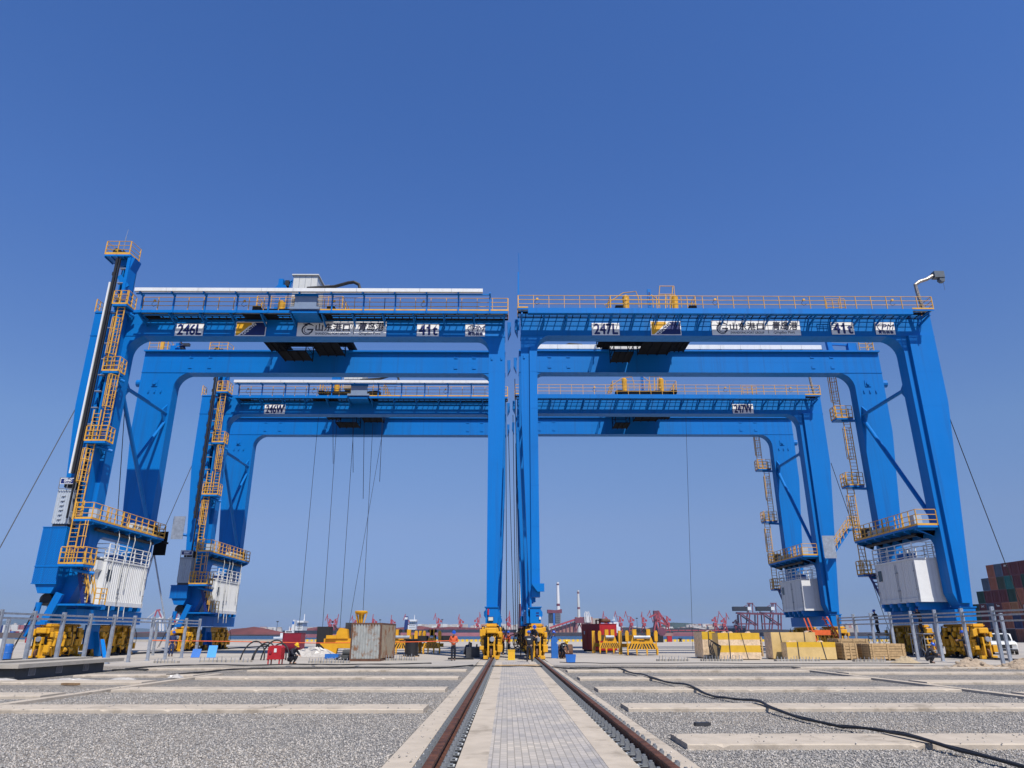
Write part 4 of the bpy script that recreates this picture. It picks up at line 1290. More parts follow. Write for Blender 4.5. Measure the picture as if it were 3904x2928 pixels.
def right_crane(far, label):
    g = dict(zb=24.13, outer=(31.55, 34.2), inner=(1.09, 2.36), sx0=31.6, sx1=32.4, isx=(1.45, 2.0), zd=25.7, walk=(.85, 33.5),
             lugs=[at_y(*p, 60.4).x for p in ((2095, 1370), (2167, 1370), (3095, 1360), (3168, 1360))])
    root = thing('gantry_crane', label, 'crane', (16.9, 56.7, 0), 'blue gantry cranes over the rails')
    frame_parts(root, 1, g)
    walkway(root, 1, g)
    cable_trough(root, 1)
    trolley(root, 1, 12.1 + (3.2 if far else 0), 26.25)
    side_platform(root, 1)
    cabin(root, 1)
    for i, (cx, ya, yb) in enumerate(((32.4, 50.9, 54.9), (32.4, 57.6, 62.3), (2.05, 51.0, 55.0), (2.05, 57.4, 61.9))):
        bogie(root, cx, ya, yb, i % 2 == 0, 31 + i)
    # ladders on the rear outer leg
    ld = MB().use('rail')
    ladder(ld, 30.1, 30.7, 62.0, 20.2, 25.2, (22.0, 24.9), front=1)
    ladder(ld, 30.75, 31.35, 62.0, 14.0, 21.2, (16.6, 19.4), front=1)
    ladder(ld, 30.1, 30.7, 62.0, 9.15, 15.0, (10.6, 13.2), front=1)
    ladder(ld, 30.25, 30.8, 62.0, 6.4, 10.3, None)
    ld.build('ladder', root)
    for x0, x1, z in ((30.0, 31.5, 20.2), (30.0, 31.5, 14.0), (30.2, 31.5, 6.4)):
        p = MB().use('blue').box(x0, x1, 61.6, 62.7, z - .15, z).tube((x0 + .6, 62, z - .2), (x1 + .2, 61.4, z - .35), .12, 6)
        po = p.build('landing', root)
        rr = MB().use('rail')
        railing(rr, [(x1, 61.6, z), (x0, 61.6, z), (x0, 62.7, z), (x1, 62.7, z)], step=.55, rails=(.4, .78, 1.15), toe=.1)
        rr.build('handrail', po)
    st = MB().use('navy')
    stair(st, (30.9, 61.4, 6.3), (31.2, 60.0, 3.6), .7, 9, 'x')
    st.build('stair', root)
    r = MB().use('rail')
    railing(r, [(32.6, 60.5, 26.25), (33.9, 60.5, 26.25), (33.9, 61.4, 26.25)], step=.7, rails=(.4, .78, 1.15), toe=.1)
    r.cut()
    railing(r, [(25.4, 50.9, 25.72), (26.9, 50.9, 25.72)], step=.5, rails=(.4, .78, 1.15))
    r.build_each('girder_railing', root)
    e = MB().use('blue').prism([(29.9, 26.25), (30.6, 26.25), (30.3, 26.7), (30.2, 27.5), (29.8, 27.5)], 'y', 60.8, 61.2).box(31.7, 32.5, 60.7, 61.2, 26.25, 27.2).bar((30.2, 61, 27.2), (31.9, 61, 27.1), .2)
    e.build('end_stop', root)
    # bent arm wrapped in foil with its grey box at the far end of the walkway
    M.setdefault('camgrey', mat('camera_box_grey', (0.10, 0.12, 0.14), 0.5))
    M.setdefault('foil', mat('wrinkled_foil_wrap', (0.30, 0.26, 0.22), 0.35, 0.3, var=0.6, scale=7.0, bump=1.0, bscale=9))
    a = MB().use('foil').path([(33.2, 51.0, 25.7), (33.05, 51.0, 26.6), (32.95, 51.0, 27.4), (32.9, 51.0, 28.2), (33.3, 51.0, 28.5), (33.9, 51.0, 28.7), (34.6, 51.0, 29.1)], .14, 8)
    ao = a.build('camera_arm', root)
    b = MB().use('camgrey').box(34.5, 35.3, 50.75, 51.25, 28.8, 29.35).prism([(34.9, 28.8), (35.3, 28.8), (35.25, 28.45), (35.02, 28.45), (34.86, 28.6)], 'y', 50.8, 51.2)
    b.tube((35.22, 51, 28.45), (35.22, 51, 27.75), .015, 4)
    b.build('camera_box', ao)
    if not far:
        m = MB().use('blue').box(.84, .98, 52.0, 52.14, 24.6, 29.8).tube((.97, 52.07, 29.8), (.94, 52.07, 31.6), .03, 5)
        m.build('mast', root)
        number_sign(root, '247L', 6.78, 24.13, 51.965, 2.2)
        terminal_sign(root, 11.5, 24.15, 51.965)
        port_sign(root, 16.4, 24.17, 51.965)
        number_sign(root, '41t', 26.0, 24.25, 51.965, 1.82)
        maker_sign(root, 29.55, 24.26, 51.965)
    else:
        number_sign(root, '247W', 24.45, 24.13, 51.965, 2.25)
        d = MB().use('galv').box(31.5, 32.7, 50.4, 50.45, 8.7, 10.9).build('reflector_plate', root)
        s2 = MB().use('blue').bar((32.6, 51.0, 9.2), (34.6, 51.0, 11.6), .7, .18).box(34.4, 35.4, 50.6, 51.6, 11.5, 11.65)
        so = s2.build('stair', root)
        rr = MB().use('rail')
        for sy in (50.65, 51.35):
            for dz in (.5, 1.0): rr.bar((32.6, sy, 9.2 + dz), (34.6, sy, 11.6 + dz), .05)
            for i in range(6): rr.bar((32.6 + .4 * i, sy, 9.2 + .48 * i), (32.6 + .4 * i, sy, 10.2 + .48 * i), .05)
        railing(rr, [(34.4, 50.6, 11.65), (35.4, 50.6, 11.65), (35.4, 51.6, 11.65)], step=.5, rails=(.4, .75, 1.15))
        rr.build('handrail', so)
    return root

SPAN = 21.2
cl = left_crane(False, 'near left blue gantry crane signed 246L with a ladder tower')
cr_ = right_crane(False, 'near right blue gantry crane signed 247L')
clw = left_crane(True, 'far left blue gantry crane signed 246W behind the near one')
clw.location.y += SPAN
crw = right_crane(True, 'far right blue gantry crane signed 247W behind the near one')
crw.location.y += SPAN
# ---------------------------------------------------------------- people
M['skin'] = mat('skin', (0.42, 0.24, 0.16), 0.55, var=0.06)
M['darkcloth'] = mat('dark_navy_workwear', (0.014, 0.016, 0.026), 0.85, var=0.2)
M['navycloth'] = mat('navy_overall', (0.015, 0.03, 0.10), 0.85, var=0.2)
M['orangecloth'] = mat('orange_jacket_cloth', (0.62, 0.10, 0.03), 0.8, var=0.12)
M['helmetblue'] = mat('blue_helmet', (0.01, 0.09, 0.50), 0.3, var=0.03)
M['helmetyellow'] = mat('yellow_helmet', (0.75, 0.46, 0.02), 0.3, var=0.03)
M['reflect'] = mat('reflective_band', (0.72, 0.75, 0.70), 0.4, var=0.05)
M['mask'] = mat('pale_face_mask', (0.55, 0.68, 0.78), 0.8, var=0.03)
M['hair'] = mat('black_hair', (0.012, 0.01, 0.01), 0.6, var=0.1)

def skin_obj(name, nodes, edges, roots, key, parent, sub=1):
    me = bpy.data.meshes.new(name)
    me.from_pydata([Vector(p) for p, r in nodes], edges, [])
    me.materials.append(M[key])
    o = bpy.data.objects.new(name, me)
    COL.objects.link(o)
    o.parent = parent
    sk = o.modifiers.new('skin', 'SKIN')
    sk.use_smooth_shade = True
    if not me.skin_vertices:
        return o
    for i, (p, r) in enumerate(nodes):
        sv = me.skin_vertices[0].data[i]
        sv.radius = (r, r) if not isinstance(r, tuple) else r
        sv.use_root = i in roots
    ss = o.modifiers.new('smooth', 'SUBSURF')
    ss.levels = ss.render_levels = sub
    return o

def pose(kind):
    P = dict(pelvis=(0, 0, .95), waist=(0, 0, 1.1), chest=(0, -.01, 1.33), neck=(0, -.01, 1.5), look=(0, -.03, .17),
             sh=(.18, .0, 1.42), el=[(-.25, .02, 1.14), (.25, .02, 1.14)], wr=[(-.24, -.1, .9), (.24, -.1, .9)],
             kn=[(-.1, -.02, .5), (.1, -.02, .5)], an=[(-.1, .03, .09), (.1, .03, .09)], toe=(0, -.16, -.04))
    if kind == 'hold':
        P['el'] = [(-.27, .04, 1.15), (.27, .04, 1.15)]; P['wr'] = [(-.1, -.22, 1.12), (.12, -.22, 1.12)]
        P['kn'] = [(-.09, -.06, .5), (.1, .02, .5)]; P['an'] = [(-.09, -.05, .09), (.1, .12, .1)]; P['look'] = (0, -.06, .16)
    if kind == 'reach':
        P['el'] = [(-.3, -.15, 1.3), (.32, -.2, 1.36)]; P['wr'] = [(-.22, -.42, 1.28), (.28, -.45, 1.46)]
        P['chest'] = (.02, -.08, 1.32); P['neck'] = (.03, -.1, 1.48); P['sh'] = (.18, -.08, 1.42)
        P['kn'] = [(-.14, -.02, .5), (.12, -.1, .5)]; P['an'] = [(-.17, .06, .09), (.14, -.02, .09)]
    if kind == 'work':
        P['el'] = [(-.26, -.12, 1.2), (.26, -.12, 1.2)]; P['wr'] = [(-.16, -.36, 1.2), (.17, -.38, 1.24)]
    if kind == 'squat':
        P.update(pelvis=(0, .14, .30), waist=(0, .1, .44), chest=(0, -.08, .66), neck=(0, -.16, .84), look=(0, -.09, .14), sh=(.18, -.1, .76),
                 el=[(-.27, -.24, .56), (.27, -.24, .56)], wr=[(-.12, -.44, .5), (.12, -.46, .48)],
                 kn=[(-.17, -.26, .46), (.17, -.26, .46)], an=[(-.14, -.04, .09), (.14, -.04, .09)])
    if kind == 'bend':
        P.update(pelvis=(0, .12, .62), waist=(0, .05, .74), chest=(0, -.18, .9), neck=(0, -.33, 1.0), look=(0, -.14, .1), sh=(.18, -.24, .96),
                 el=[(-.25, -.32, .7), (.25, -.32, .7)], wr=[(-.14, -.48, .52), (.14, -.5, .5)],
                 kn=[(-.14, -.16, .44), (.14, -.12, .42)], an=[(-.13, .04, .09), (.13, .1, .09)])
    if kind == 'sit':
        P.update(pelvis=(0, .1, .12), waist=(0, .06, .26), chest=(.03, -.06, .5), neck=(.05, -.12, .68), look=(.02, -.1, .13), sh=(.18, -.08, .6),
                 el=[(-.26, -.2, .38), (.3, -.2, .4)], wr=[(-.02, -.42, .3), (.26, -.42, .26)],
                 kn=[(-.14, -.36, .12), (.18, -.34, .1)], an=[(-.12, -.36, -.3), (.2, -.36, -.3)])
    return P

def person(label, loc, rz, kind, jacket, trousers, helmet='helmetblue', group='workers on the site', mask=False, band=False):
    p = thing('person', label, 'person', loc, group, rz)
    P = pose(kind)
    V = lambda k: Vector(P[k])
    sx, sy, sz = P['sh']
    neck = V('neck'); head = neck + Vector(P['look'])
    hd = Vector(P['look']).normalized()
    fwd = Vector((0, -1, 0))
    # body: torso, head, limbs and hands in one mesh
    nodes, edges, roots = [], [], [0]
    def add(q, r, prev=None):
        nodes.append((Vector(q), r)); i = len(nodes) - 1
        if prev is not None: edges.append((prev, i))
        return i
    pe = add(P['pelvis'], .10); wa = add(P['waist'], .09, pe); ch = add(P['chest'], .10, wa)
    ne = add(neck, .052, ch); hb = add(neck + hd * .08 + fwd * .01, .062, ne); hm = add(head + fwd * .015, (.078, .092), hb); ht = add(head + hd * .085, .062, hm)
    hands = []
    for k, s in ((0, -1), (1, 1)):
        sh = add((s * sx, sy, sz), .05, ch); el = add(P['el'][k], .038, sh)
        w = Vector(P['wr'][k]); d = (w - Vector(P['el'][k])).normalized()
        wr = add(w, .028, el); pa = add(w + d * .06, (.04, .02), wr); add(w + d * .1, (.04, .016), pa)
        hands.append((w + d * .1, d, s))
        hp = add(Vector(P['pelvis']) + Vector((s * .09, 0, -.03)), .075, pe); kn = add(P['kn'][k], .052, hp); an = add(P['an'][k], .038, kn)
        add(Vector(P['an'][k]) + Vector(P['toe']), .036, an)
    for w, d, s in hands:
        side = d.cross(Vector((0, 0, 1)))
        side = side.normalized() if side.length > .1 else Vector((1, 0, 0))
        dn = d.cross(side).normalized()
        for i, L in enumerate((.062, .075, .08, .07)):
            b = w + side * (.03 - .02 * i) - d * .03
            i0 = add(b, .009); roots.append(i0)
            i1 = add(b + d * (.03 + L * .5) + dn * .008, .009, i0); add(b + d * (.03 + L * .8) + dn * .035, .007, i1)
        b = w - d * .06 + side * .03
        i0 = add(b, .011); roots.append(i0)
        i1 = add(b + side * .025 + d * .03, .01, i0); add(b + side * .03 + d * .065 + dn * .02, .008, i1)
    body = skin_obj('body', nodes, edges, roots, 'skin', p)
    f = MB().use('hair')
    up, rt = hd, Vector((1, 0, 0))
    for s in (-1, 1):
        f.use('hair').ball(head + fwd * .098 + rt * s * .032 + up * .01, .011, 6, 4)
        f.use('skin').ball(head + rt * s * .083 + up * -.005, .024, 6, 4, (.5, 1, 1.2))
    f.use('skin').ball(head + fwd * .108 - up * .025, .016, 6, 4, (.8, 1, 1.4))
    f.use('darkred').cbox(head + fwd * .098 - up * .058, (.05, .01, .012))
    if mask: f.use('mask').ball(head + fwd * .075 - up * .045, .058, 10, 6, (1.05, .75, .85))
    f.build('face', p, local=True, smooth=True)
    # clothes
    n2, e2 = [], []
    def a2(q, r, prev=None):
        n2.append((Vector(q), r)); i = len(n2) - 1
        if prev is not None: e2.append((prev, i))
        return i
    j0 = a2(Vector(P['pelvis']).lerp(V('waist'), -.35), (.165, .135)); j1 = a2(P['waist'], (.165, .135), j0); j2 = a2(P['chest'], (.185, .14), j1); a2(neck - hd * .02, .07, j2)
    for k, s in ((0, -1), (1, 1)):
        q1 = a2((s * sx, sy, sz), .085, j2); q2 = a2(P['el'][k], .064, q1); a2(Vector(P['wr'][k]), .047, q2)
    skin_obj('jacket', n2, e2, [0], jacket, p)
    n2, e2 = [], []
    t0 = a2(Vector(P['pelvis']) + Vector((0, 0, .05)), (.16, .135)); t1 = a2(P['pelvis'], (.165, .14), t0)
    for k, s in ((0, -1), (1, 1)):
        h = a2(Vector(P['pelvis']) + Vector((s * .095, 0, -.06)), .115, t1); kk = a2(P['kn'][k], .085, h); a2(Vector(P['an'][k]) + Vector((0, 0, .03)), .066, kk)
    skin_obj('trousers', n2, e2, [0], trousers, p)
    b = MB().use('hair')
    for k in (0, 1):
        a = Vector(P['an'][k])
        b.path([a + Vector((0, .05, -.05)), a + Vector((0, -.05, -.04)), a + Vector((0, -.17, -.055))], .045, 7, .038)
        b.path([a + Vector((0, 0, -.04)), a + Vector((0, 0, .07))], .055, 7)
    b.build('boots', p, local=True, smooth=True)
    if helmet:
        h = MB().use(helmet)
        o = 0
        h.lathe((0, 0, 0), [(.118, 0), (.118, .03), (.108, .075), (.08, .115), (.04, .135), (.002, .14)], 14)
        h.lathe((0, 0, 0), [(.119, .0), (.138, .002), (.138, .012), (.119, .016)], 14)
        h.box(-.07, .07, -.185, -.1, .0, .012)
        h.box(-.012, .012, -.1, .1, .1, .146)
        q = Vector((0, 0, 1)).rotation_difference(hd)
        c = head + hd * .028
        h.v = [q @ v + c for v in h.v]
        h.build('helmet', p, local=True, smooth=False)
    if band:
        r = MB().use('reflect')
        c1 = V('chest')
        r.lathe((c1.x, c1.y + .0, c1.z - .02), [(.205, -.03), (.205, .03)], 16, 'z')
        r.v = [Vector((v.x, c1.y + (v.y - c1.y) * .8, v.z)) for v in r.v]
        r.build('reflective_band', p, local=True)
    return p
P_ = math.pi
person('worker in orange jacket, face mask and blue helmet standing left of the rails', (-3.4, 48.5, .045), .15, 'hold', 'orangecloth', 'darkcloth', mask=True)
person('worker in black crouching behind the worker in the orange jacket', (-2.95, 56.6, .045), 2.4, 'squat', 'darkcloth', 'darkcloth', None)
person('worker in dark clothes with reflective band standing at the yellow bogie, seen from behind', (1.42, 46.9, .05), P_ - .1, 'reach', 'darkcloth', 'darkcloth', band=True)
person('worker in dark clothes and blue helmet sitting on the yellow bogie above another worker', (1.8, 50.35, 1.25), .0, 'sit', 'darkcloth', 'darkcloth')
person('worker in orange jacket standing between the inner legs, left one of a pair', (-.28, 62.3, .045), 1.2, 'work', 'orangecloth', 'darkcloth')
person('worker in orange jacket standing between the inner legs, right one of a pair', (.2, 61.6, .045), -1.2, 'work', 'orangecloth', 'darkcloth')
person('worker in yellow helmet and dark jacket bending beside the blue cabinet', (3.85, 52.3, .045), .6, 'bend', 'darkcloth', 'darkcloth', 'helmetyellow', band=True)
person('worker in blue helmet behind the tall blue cabinet', (3.35, 54.0, .045), 1.0, 'work', 'navycloth', 'navycloth')
person('worker in yellow helmet squatting beside the red machine cart', (-12.15, 43.1, .045), 1.1, 'squat', 'darkcloth', 'darkcloth', 'helmetyellow')
person('worker in navy overall standing among the grey posts on the left', (-25.4, 57.5, .045), .6, 'stand', 'navycloth', 'navycloth')
person('worker in blue helmet crouching by the sand heap', (24.75, 44.2, .045), 1.2, 'squat', 'darkcloth', 'darkcloth', band=True)
person('worker in dark overall standing beside the front right yellow bogie', (30.3, 49.6, .045), -2.0, 'work', 'darkcloth', 'darkcloth')
person('worker standing on the nearer scaffold under the right crane beam', (30.55, 54.9, 1.7), -1.6, 'reach', 'darkcloth', 'darkcloth')
person('worker standing on the farther scaffold under the right crane beam', (29.95, 60.2, 1.7), -1.4, 'reach', 'darkcloth', 'darkcloth')
person('worker in blue helmet crouching on top of the rear left girder', tuple(at_y(697, 1337, 60.9).xy) + (26.1,), -.8, 'squat', 'navycloth', 'darkcloth')

# ---------------------------------------------------------------- fences of grey posts
def post_frame(label, x, ys, h, rails, extra, w=.17):
    root = thing('post_fence', label, 'fence', (x, ys[0], 0), 'grey steel post fences')
    def post(px, py, hh):
        m = MB().use('galv')
        m.box(px - w / 2, px + w / 2, py - .07, py - .055, 0, hh).box(px - w / 2, px - w / 2 + .012, py - .055, py + .07, 0, hh).box(px + w / 2 - .012, px + w / 2, py - .055, py + .07, 0, hh)
        m.box(px - .14, px + .14, py - .14, py + .14, .0, .06)
        m.use('darksteel')
        for k in range(5): m.cbox((px, py - .072, hh - .1 - .12 * k), (.03, .006, .03))
        m.build('post', root)
    for y in ys: post(x, y, h)
    for px, py, hh in extra: post(px, py, hh)
    for a, b in zip(ys[:-1], ys[1:]):
        for z in rails:
            MB().use('galv').box(x + .02, x + .05, a + .1, b - .1, z - .045, z + .045).box(x - .03, x + .02, a + .1, b - .1, z + .03, z + .045).build('rail', root)
    return root
post_frame('left row of grey steel posts with two rails near the dark wall', -22.9, [29.0, 31.45, 33.9, 36.3, 38.75, 41.25, 43.75, 46.15, 48.6, 51.05, 53.6, 56.0], 2.72, (2.56, 2.36), [(-28.0, 42.2, 2.5), (-28.0, 60.2, 2.5)])
post_frame('right row of grey steel posts with three rails beside the soil heaps', 27.3, [33.3, 36.05, 38.8, 41.6, 44.45, 47.3, 50.15, 52.9, 55.7, 58.5, 61.3], 3.12, (2.87, 2.66, 2.35), [(31.0, 46.5, 2.9), (31.0, 56.4, 2.3), (31.0, 54.0, 2.35)])

# ---------------------------------------------------------------- the dark wall with its concrete slab
wl_ = thing('equipment_wall', 'low dark concrete wall with a pale overhanging slab and louvred vents', 'wall', (-19, 32, 0))
MB().use('concdark').box(-19.3, -18.75, 29.3, 35.6, 0, .43).box(-25, -19.3, 29.3, 29.8, 0, .43).build('wall', wl_)
MB().use('concgrey').box(-19.6, -18.55, 29.1, 37.0, .43, .58).box(-26, -19.6, 29.1, 30.1, .43, .58).box(-21.6, -20.6, 31, 38.0, .38, .6).build('top_slab', wl_)
for y in (30.1, 31.9, 33.9):
    v = MB().use('steel').box(-18.75, -18.735, y, y + .42, .13, .40)
    v.use('black').box(-18.735, -18.73, y + .03, y + .39, .15, .38).use('steel')
    for i in range(6): v.box(-18.73, -18.715, y + .03, y + .39, .165 + i * .036, .18 + i * .036)
    v.build('louvre_vent', wl_)

# ---------------------------------------------------------------- things on the ground
def crumple(name, label, cat, key, c, d, seed, n=9):
    r = random.Random(seed)
    m = MB().use(key)
    vs, fs = [], []
    for i in range(n + 1):
        for j in range(n + 1):
            u, v = i / n - .5, j / n - .5
            e = max(0, 1 - (2 * abs(u)) ** 2) * max(0, 1 - (2 * abs(v)) ** 2)
            vs.append((c[0] + u * d[0] + r.uniform(-.4, .4) * d[0] / n, c[1] + v * d[1] + r.uniform(-.4, .4) * d[1] / n, c[2] + (e ** .6) * d[2] * r.uniform(.45, 1.0) + .005))
    for i in range(n):
        for j in range(n):
            a = i * (n + 1) + j
            fs.append((a, a + 1, a + n + 2, a + n + 1))
    o = m.add(vs, fs).build(name, recalc=False)
    return tag(o, label, cat)
def heap(label, key, c, rx, ry, h, seed, lumps=26, name='soil_heap', cat='soil heap', group='heaps of soil by the right fence'):
    r = random.Random(seed)
    m = MB().use(key)
    n, k = 20, 8
    vs, fs = [], []
    for i in range(k + 1):
        for j in range(n):
            t = i / k
            a = 2 * P_ * j / n
            q = t * (1 + .12 * math.sin(3 * a + seed) + r.uniform(-.06, .06))
            z = h * (math.cos(min(1, t) * P_) * .5 + .5) * r.uniform(.8, 1.15)
            vs.append((c[0] + rx * q * math.cos(a), c[1] + ry * q * math.sin(a), c[2] + z - (.05 if i == k else 0)))
    for i in range(k):
        for j in range(n):
            b = (j + 1) % n
            fs.append((i * n + j, i * n + b, (i + 1) * n + b, (i + 1) * n + j))
    m.add(vs, fs)
    for _ in range(lumps):
        a, t = r.uniform(0, 2 * P_), math.sqrt(r.random())
        s = r.uniform(.04, .14)
        m.ball((c[0] + rx * t * math.cos(a), c[1] + ry * t * math.sin(a), c[2] + h * (math.cos(t * P_) * .5 + .5)), s, 6, 4, (1, r.uniform(.6, 1.2), r.uniform(.5, .9)))
    o = m.build(name)
    return tag(o, label, cat, group)
heap('lumpy brown soil heap in front of the right fence, left of the other', 'soil', (23.9, 39.0, 0), 1.5, 1.0, .48, 3, 60)
heap('lumpy brown soil heap reaching the right edge of the photo', 'soil', (26.4, 38.6, 0), 1.8, 1.1, .46, 8, 60)
heap('smooth pale sand heap beside the crouching worker', 'sand', (23.7, 44.9, .04), .95, .7, .36, 5, 4, 'sand_heap', 'sand heap', None)
for i, (x, y, dx, dy, dz) in enumerate(((-16.2, 28.6, 1.8, .5, .10), (-18.6, 28.2, 1.6, .6, .12), (-13.1, 30.4, .5, .5, .16), (-20.4, 27.6, 1.5, .6, .13), (-14.6, 29.3, .9, .4, .09))):
    crumple('plastic_sheet', ['long crumpled clear plastic sheet on the gravel below the dark wall', 'crumpled plastic sheet at the foot of the vented wall', 'small crumpled plastic bag on the end of the left strip', 'crumpled plastic sheet at the left edge of the photo', 'small plastic scrap between beam and bag'][i], 'plastic sheet', 'plastic', (x, y, .03), (dx, dy, dz), 20 + i)
crumple('tarpaulin', 'heap of white and pink striped tarpaulin behind the red cart', 'tarpaulin', 'plastic', (-14.3, 56.0, .05), (3.4, 1.6, .75), 4, 12)
def plank(label, p, q, w, h, key='wood2'):
    tag(MB().use(key).bar(p, q, w, h).build('plank'), label, 'plank', 'loose planks on the gravel')
plank('short brown plank lying on the left gravel', (-15.3, 26.6, .05), (-14.6, 26.3, .06), .14, .07)
plank('cardboard coloured plank under the plastic sheet', (-19.6, 28.0, .04), (-18.7, 28.1, .04), .18, .08, 'wood')
plank('brown plank on the right gravel near the crates', (20.2, 39.9, .05), (21.5, 40.2, .05), .2, .07, 'rust')
plank('dark steel plate between the second and third right beam', (3.65, 15.1, .04), (3.95, 15.15, .04), .12, .06, 'darksteel')
plank('pale plank laid across the paved strip', (-.6, 41.0, .075), (2.3, 41.3, .075), .18, .04, 'wood')

def cable(label, pts, r=.028, strands=3, key='black', seed=0, group='black cables on the ground'):
    rr = random.Random(seed)
    m = MB().use(key)
    base = [Vector(p) for p in pts]
    fine = []
    for i in range(len(base) - 1):
        p0, p1, p2, p3 = base[max(0, i - 1)], base[i], base[i + 1], base[min(len(base) - 1, i + 2)]
        for k in range(6):
            t = k / 6
            fine.append(.5 * ((2 * p1) + (p2 - p0) * t + (2 * p0 - 5 * p1 + 4 * p2 - p3) * t * t + (3 * p1 - p0 - 3 * p2 + p3) * t ** 3))
    fine.append(base[-1])
    for s in range(strands):
        ph = rr.uniform(0, 6)
        m.path([q + Vector((math.sin(i * .7 + ph) * r * 1.1 + (s - strands / 2) * r * 1.1, math.cos(i * .9 + ph) * r * .8, abs(math.sin(i * .5 + ph)) * r)) for i, q in enumerate(fine)], r, 6)
    return tag(m.build('power_cable', smooth=True), label, 'cable', group)
zc = .05
cable('thick black cable bundle winding towards the camera over the right beams',
      [(-1.9, 39.3, .1), (-.4, 38.9, .1), (1.4, 38.8, .1), (2.5, 37.6, .1), (3.5, 36.6, .06), (5.2, 36.3, .14), (5.45, 33.5, .06), (5.5, 30.2, .13), (5.62, 27.4, .06), (5.8, 24.6, .13), (5.7, 22.0, .06), (5.85, 20.4, .06), (6.1, 18.9, .13), (5.98, 17.2, .1), (6.02, 15.4, .06), (6.3, 14.2, .07), (6.5, 12.9, .13), (6.62, 11.4, .08), (6.75, 9.8, .06), (6.9, 8.4, .06)], .024, 3, seed=2)
cable('black cable lying across the left beams from the rail to the dark wall',
      [(-1.75, 39.9, .1), (-3.4, 38.0, .06), (-6.0, 37.0, .12), (-9.0, 36.4, .12), (-12.3, 35.6, .12), (-13.0, 33.0, .1), (-14.0, 31.6, .06)], .03, 2, seed=3)
cable('black cable running along the edge of the left apron', [(-4.2, 42.5, .1), (-7.0, 41.6, .09), (-9.5, 40.9, .1), (-11.0, 41.4, .09), (-14.0, 40.6, .08), (-17, 41.0, .08), (-18.6, 37.5, .05), (-17.0, 36.4, .05), (-18.6, 36.2, .05)], .03, 2, seed=4)
cable('thin black cable lying on the right apron', [(3.2, 44.9, .07), (4.6, 43.9, .07), (7.0, 43.3, .07), (11.0, 43.6, .07), (15.5, 43.0, .07), (20.0, 43.4, .07), (24, 43, .07)], .022, 2, seed=6)
cable('thin black cable on the gravel right of the first cable', [(3.2, 38.6, .04), (6.0, 38.9, .04), (10.0, 38.4, .04), (14.0, 38.8, .06), (17.0, 38.2, .04)], .02, 2, seed=7)
h = MB().use('black')
for i, (x, y, r0) in enumerate(((-16.5, 49.4, .85), (-15.7, 49.3, .8), (-15.2, 49.6, .9), (-14.8, 49.3, .75), (-16.0, 49.7, .7))):
    h.path([(x + r0 * math.cos(a) * .9, y + .4 * math.sin(a), .05 + max(0, r0 * 1.35 * math.sin(a))) for a in [P_ * k / 14 for k in range(15)]], .045, 6)
tag(h.build('hose_coil', smooth=True), 'tangle of looped black hoses standing on the apron', 'hose')

def rebar(label, x0, x1, y, n, hgt=.32, seed=0):
    r = random.Random(seed)
    m = MB().use('rust').use('steel')
    for i in range(n):
        x = x0 + (x1 - x0) * i / (n - 1)
        m.tube((x, y + r.uniform(-.1, .1), 0), (x + r.uniform(-.04, .04), y, hgt * r.uniform(.8, 1.15)), .022, 5)
    m.use('concgrey').box(x0 - .1, x1 + .1, y + .1, y + .5, 0, .16)
    tag(m.build('rebar_row'), label, 'rebar', 'rows of upright steel bars set in the apron')
rebar('row of upright bars left of the hose tangle', -18.5, -15.6, 46.0, 12, .34, 1)
rebar('short row of bars near the dark wall', -20.6, -19.4, 44.6, 7, .3, 2)
rebar('row of bars right of the squatting worker', -11.6, -9.4, 44.8, 14, .34, 3)
rebar('row of bars at the corner of the rusty container', -7.7, -5.9, 48.8, 12, .4, 4)
rebar('row of bars in front of the right spreader', 9.6, 11.4, 47.6, 10, .34, 5)
rebar('row of bars left of the bright wrapped pack', 12.4, 14.8, 47.6, 14, .36, 6)
rebar('row of bars in front of the low wrapped pack', 17.0, 19.6, 47.4, 14, .32, 7)
rebar('row of bars in front of the timber crates', 21.6, 23.3, 46.6, 8, .32, 8)

# rusty container
ct = thing('shipping_container', 'weathered grey half size shipping container streaked with rust', 'container', (-8.85, 50.4, .045))
M['rustpaint'] = mat('rust_streaked_grey_paint', (0.34, 0.35, 0.33), 0.75, var=0.15, scale=4.0, dirt=(0.23, 0.11, 0.05), dscale=1.7, dth=0.50)
M['rustside'] = mat('rust_brown_paint', (0.27, 0.22, 0.16), 0.8, var=0.2, scale=3.0, dirt=(0.20, 0.09, 0.04), dscale=1.4, dth=0.48)
def corr(m, axis, a0, a1, fixed, sgn, z0, z1, n, dep):
    prof = []
    st = (a1 - a0) / n
    for i in range(n):
        a = a0 + i * st
        prof += [(a, 0), (a + st * .45, 0), (a + st * .6, dep), (a + st * .85, dep)]
    prof.append((a1, 0))
    pts = [((a, fixed - sgn * d) if axis == 'x' else (fixed - sgn * d, a)) for a, d in prof]
    pts += [((a1, fixed - sgn * .15) if axis == 'x' else (fixed - sgn * .15, a1)), ((a0, fixed - sgn * .15) if axis == 'x' else (fixed - sgn * .15, a0))]
    m.prism(pts, 'z', z0, z1)
x0, x1, y0, y1, z1 = -9.8, -7.87, 47.4, 53.4, 2.32
m = MB().use('rustpaint'); corr(m, 'x', x0 + .08, x1 - .08, y0, -1, .2, z1 - .1, 10, .05); m.build('front_panel', ct)
m = MB().use('rustside'); corr(m, 'y', y0 + .08, y1 - .08, x1, 1, .2, z1 - .1, 26, .04); m.build('side_panel', ct)
m = MB().use('rustside'); corr(m, 'y', y0 + .08, y1 - .08, x0, -1, .2, z1 - .1, 26, .04); corr(m, 'x', x0 + .08, x1 - .08, y1, 1, .2, z1 - .1, 10, .05); m.build('rear_panel', ct)
m = MB().use('rust')
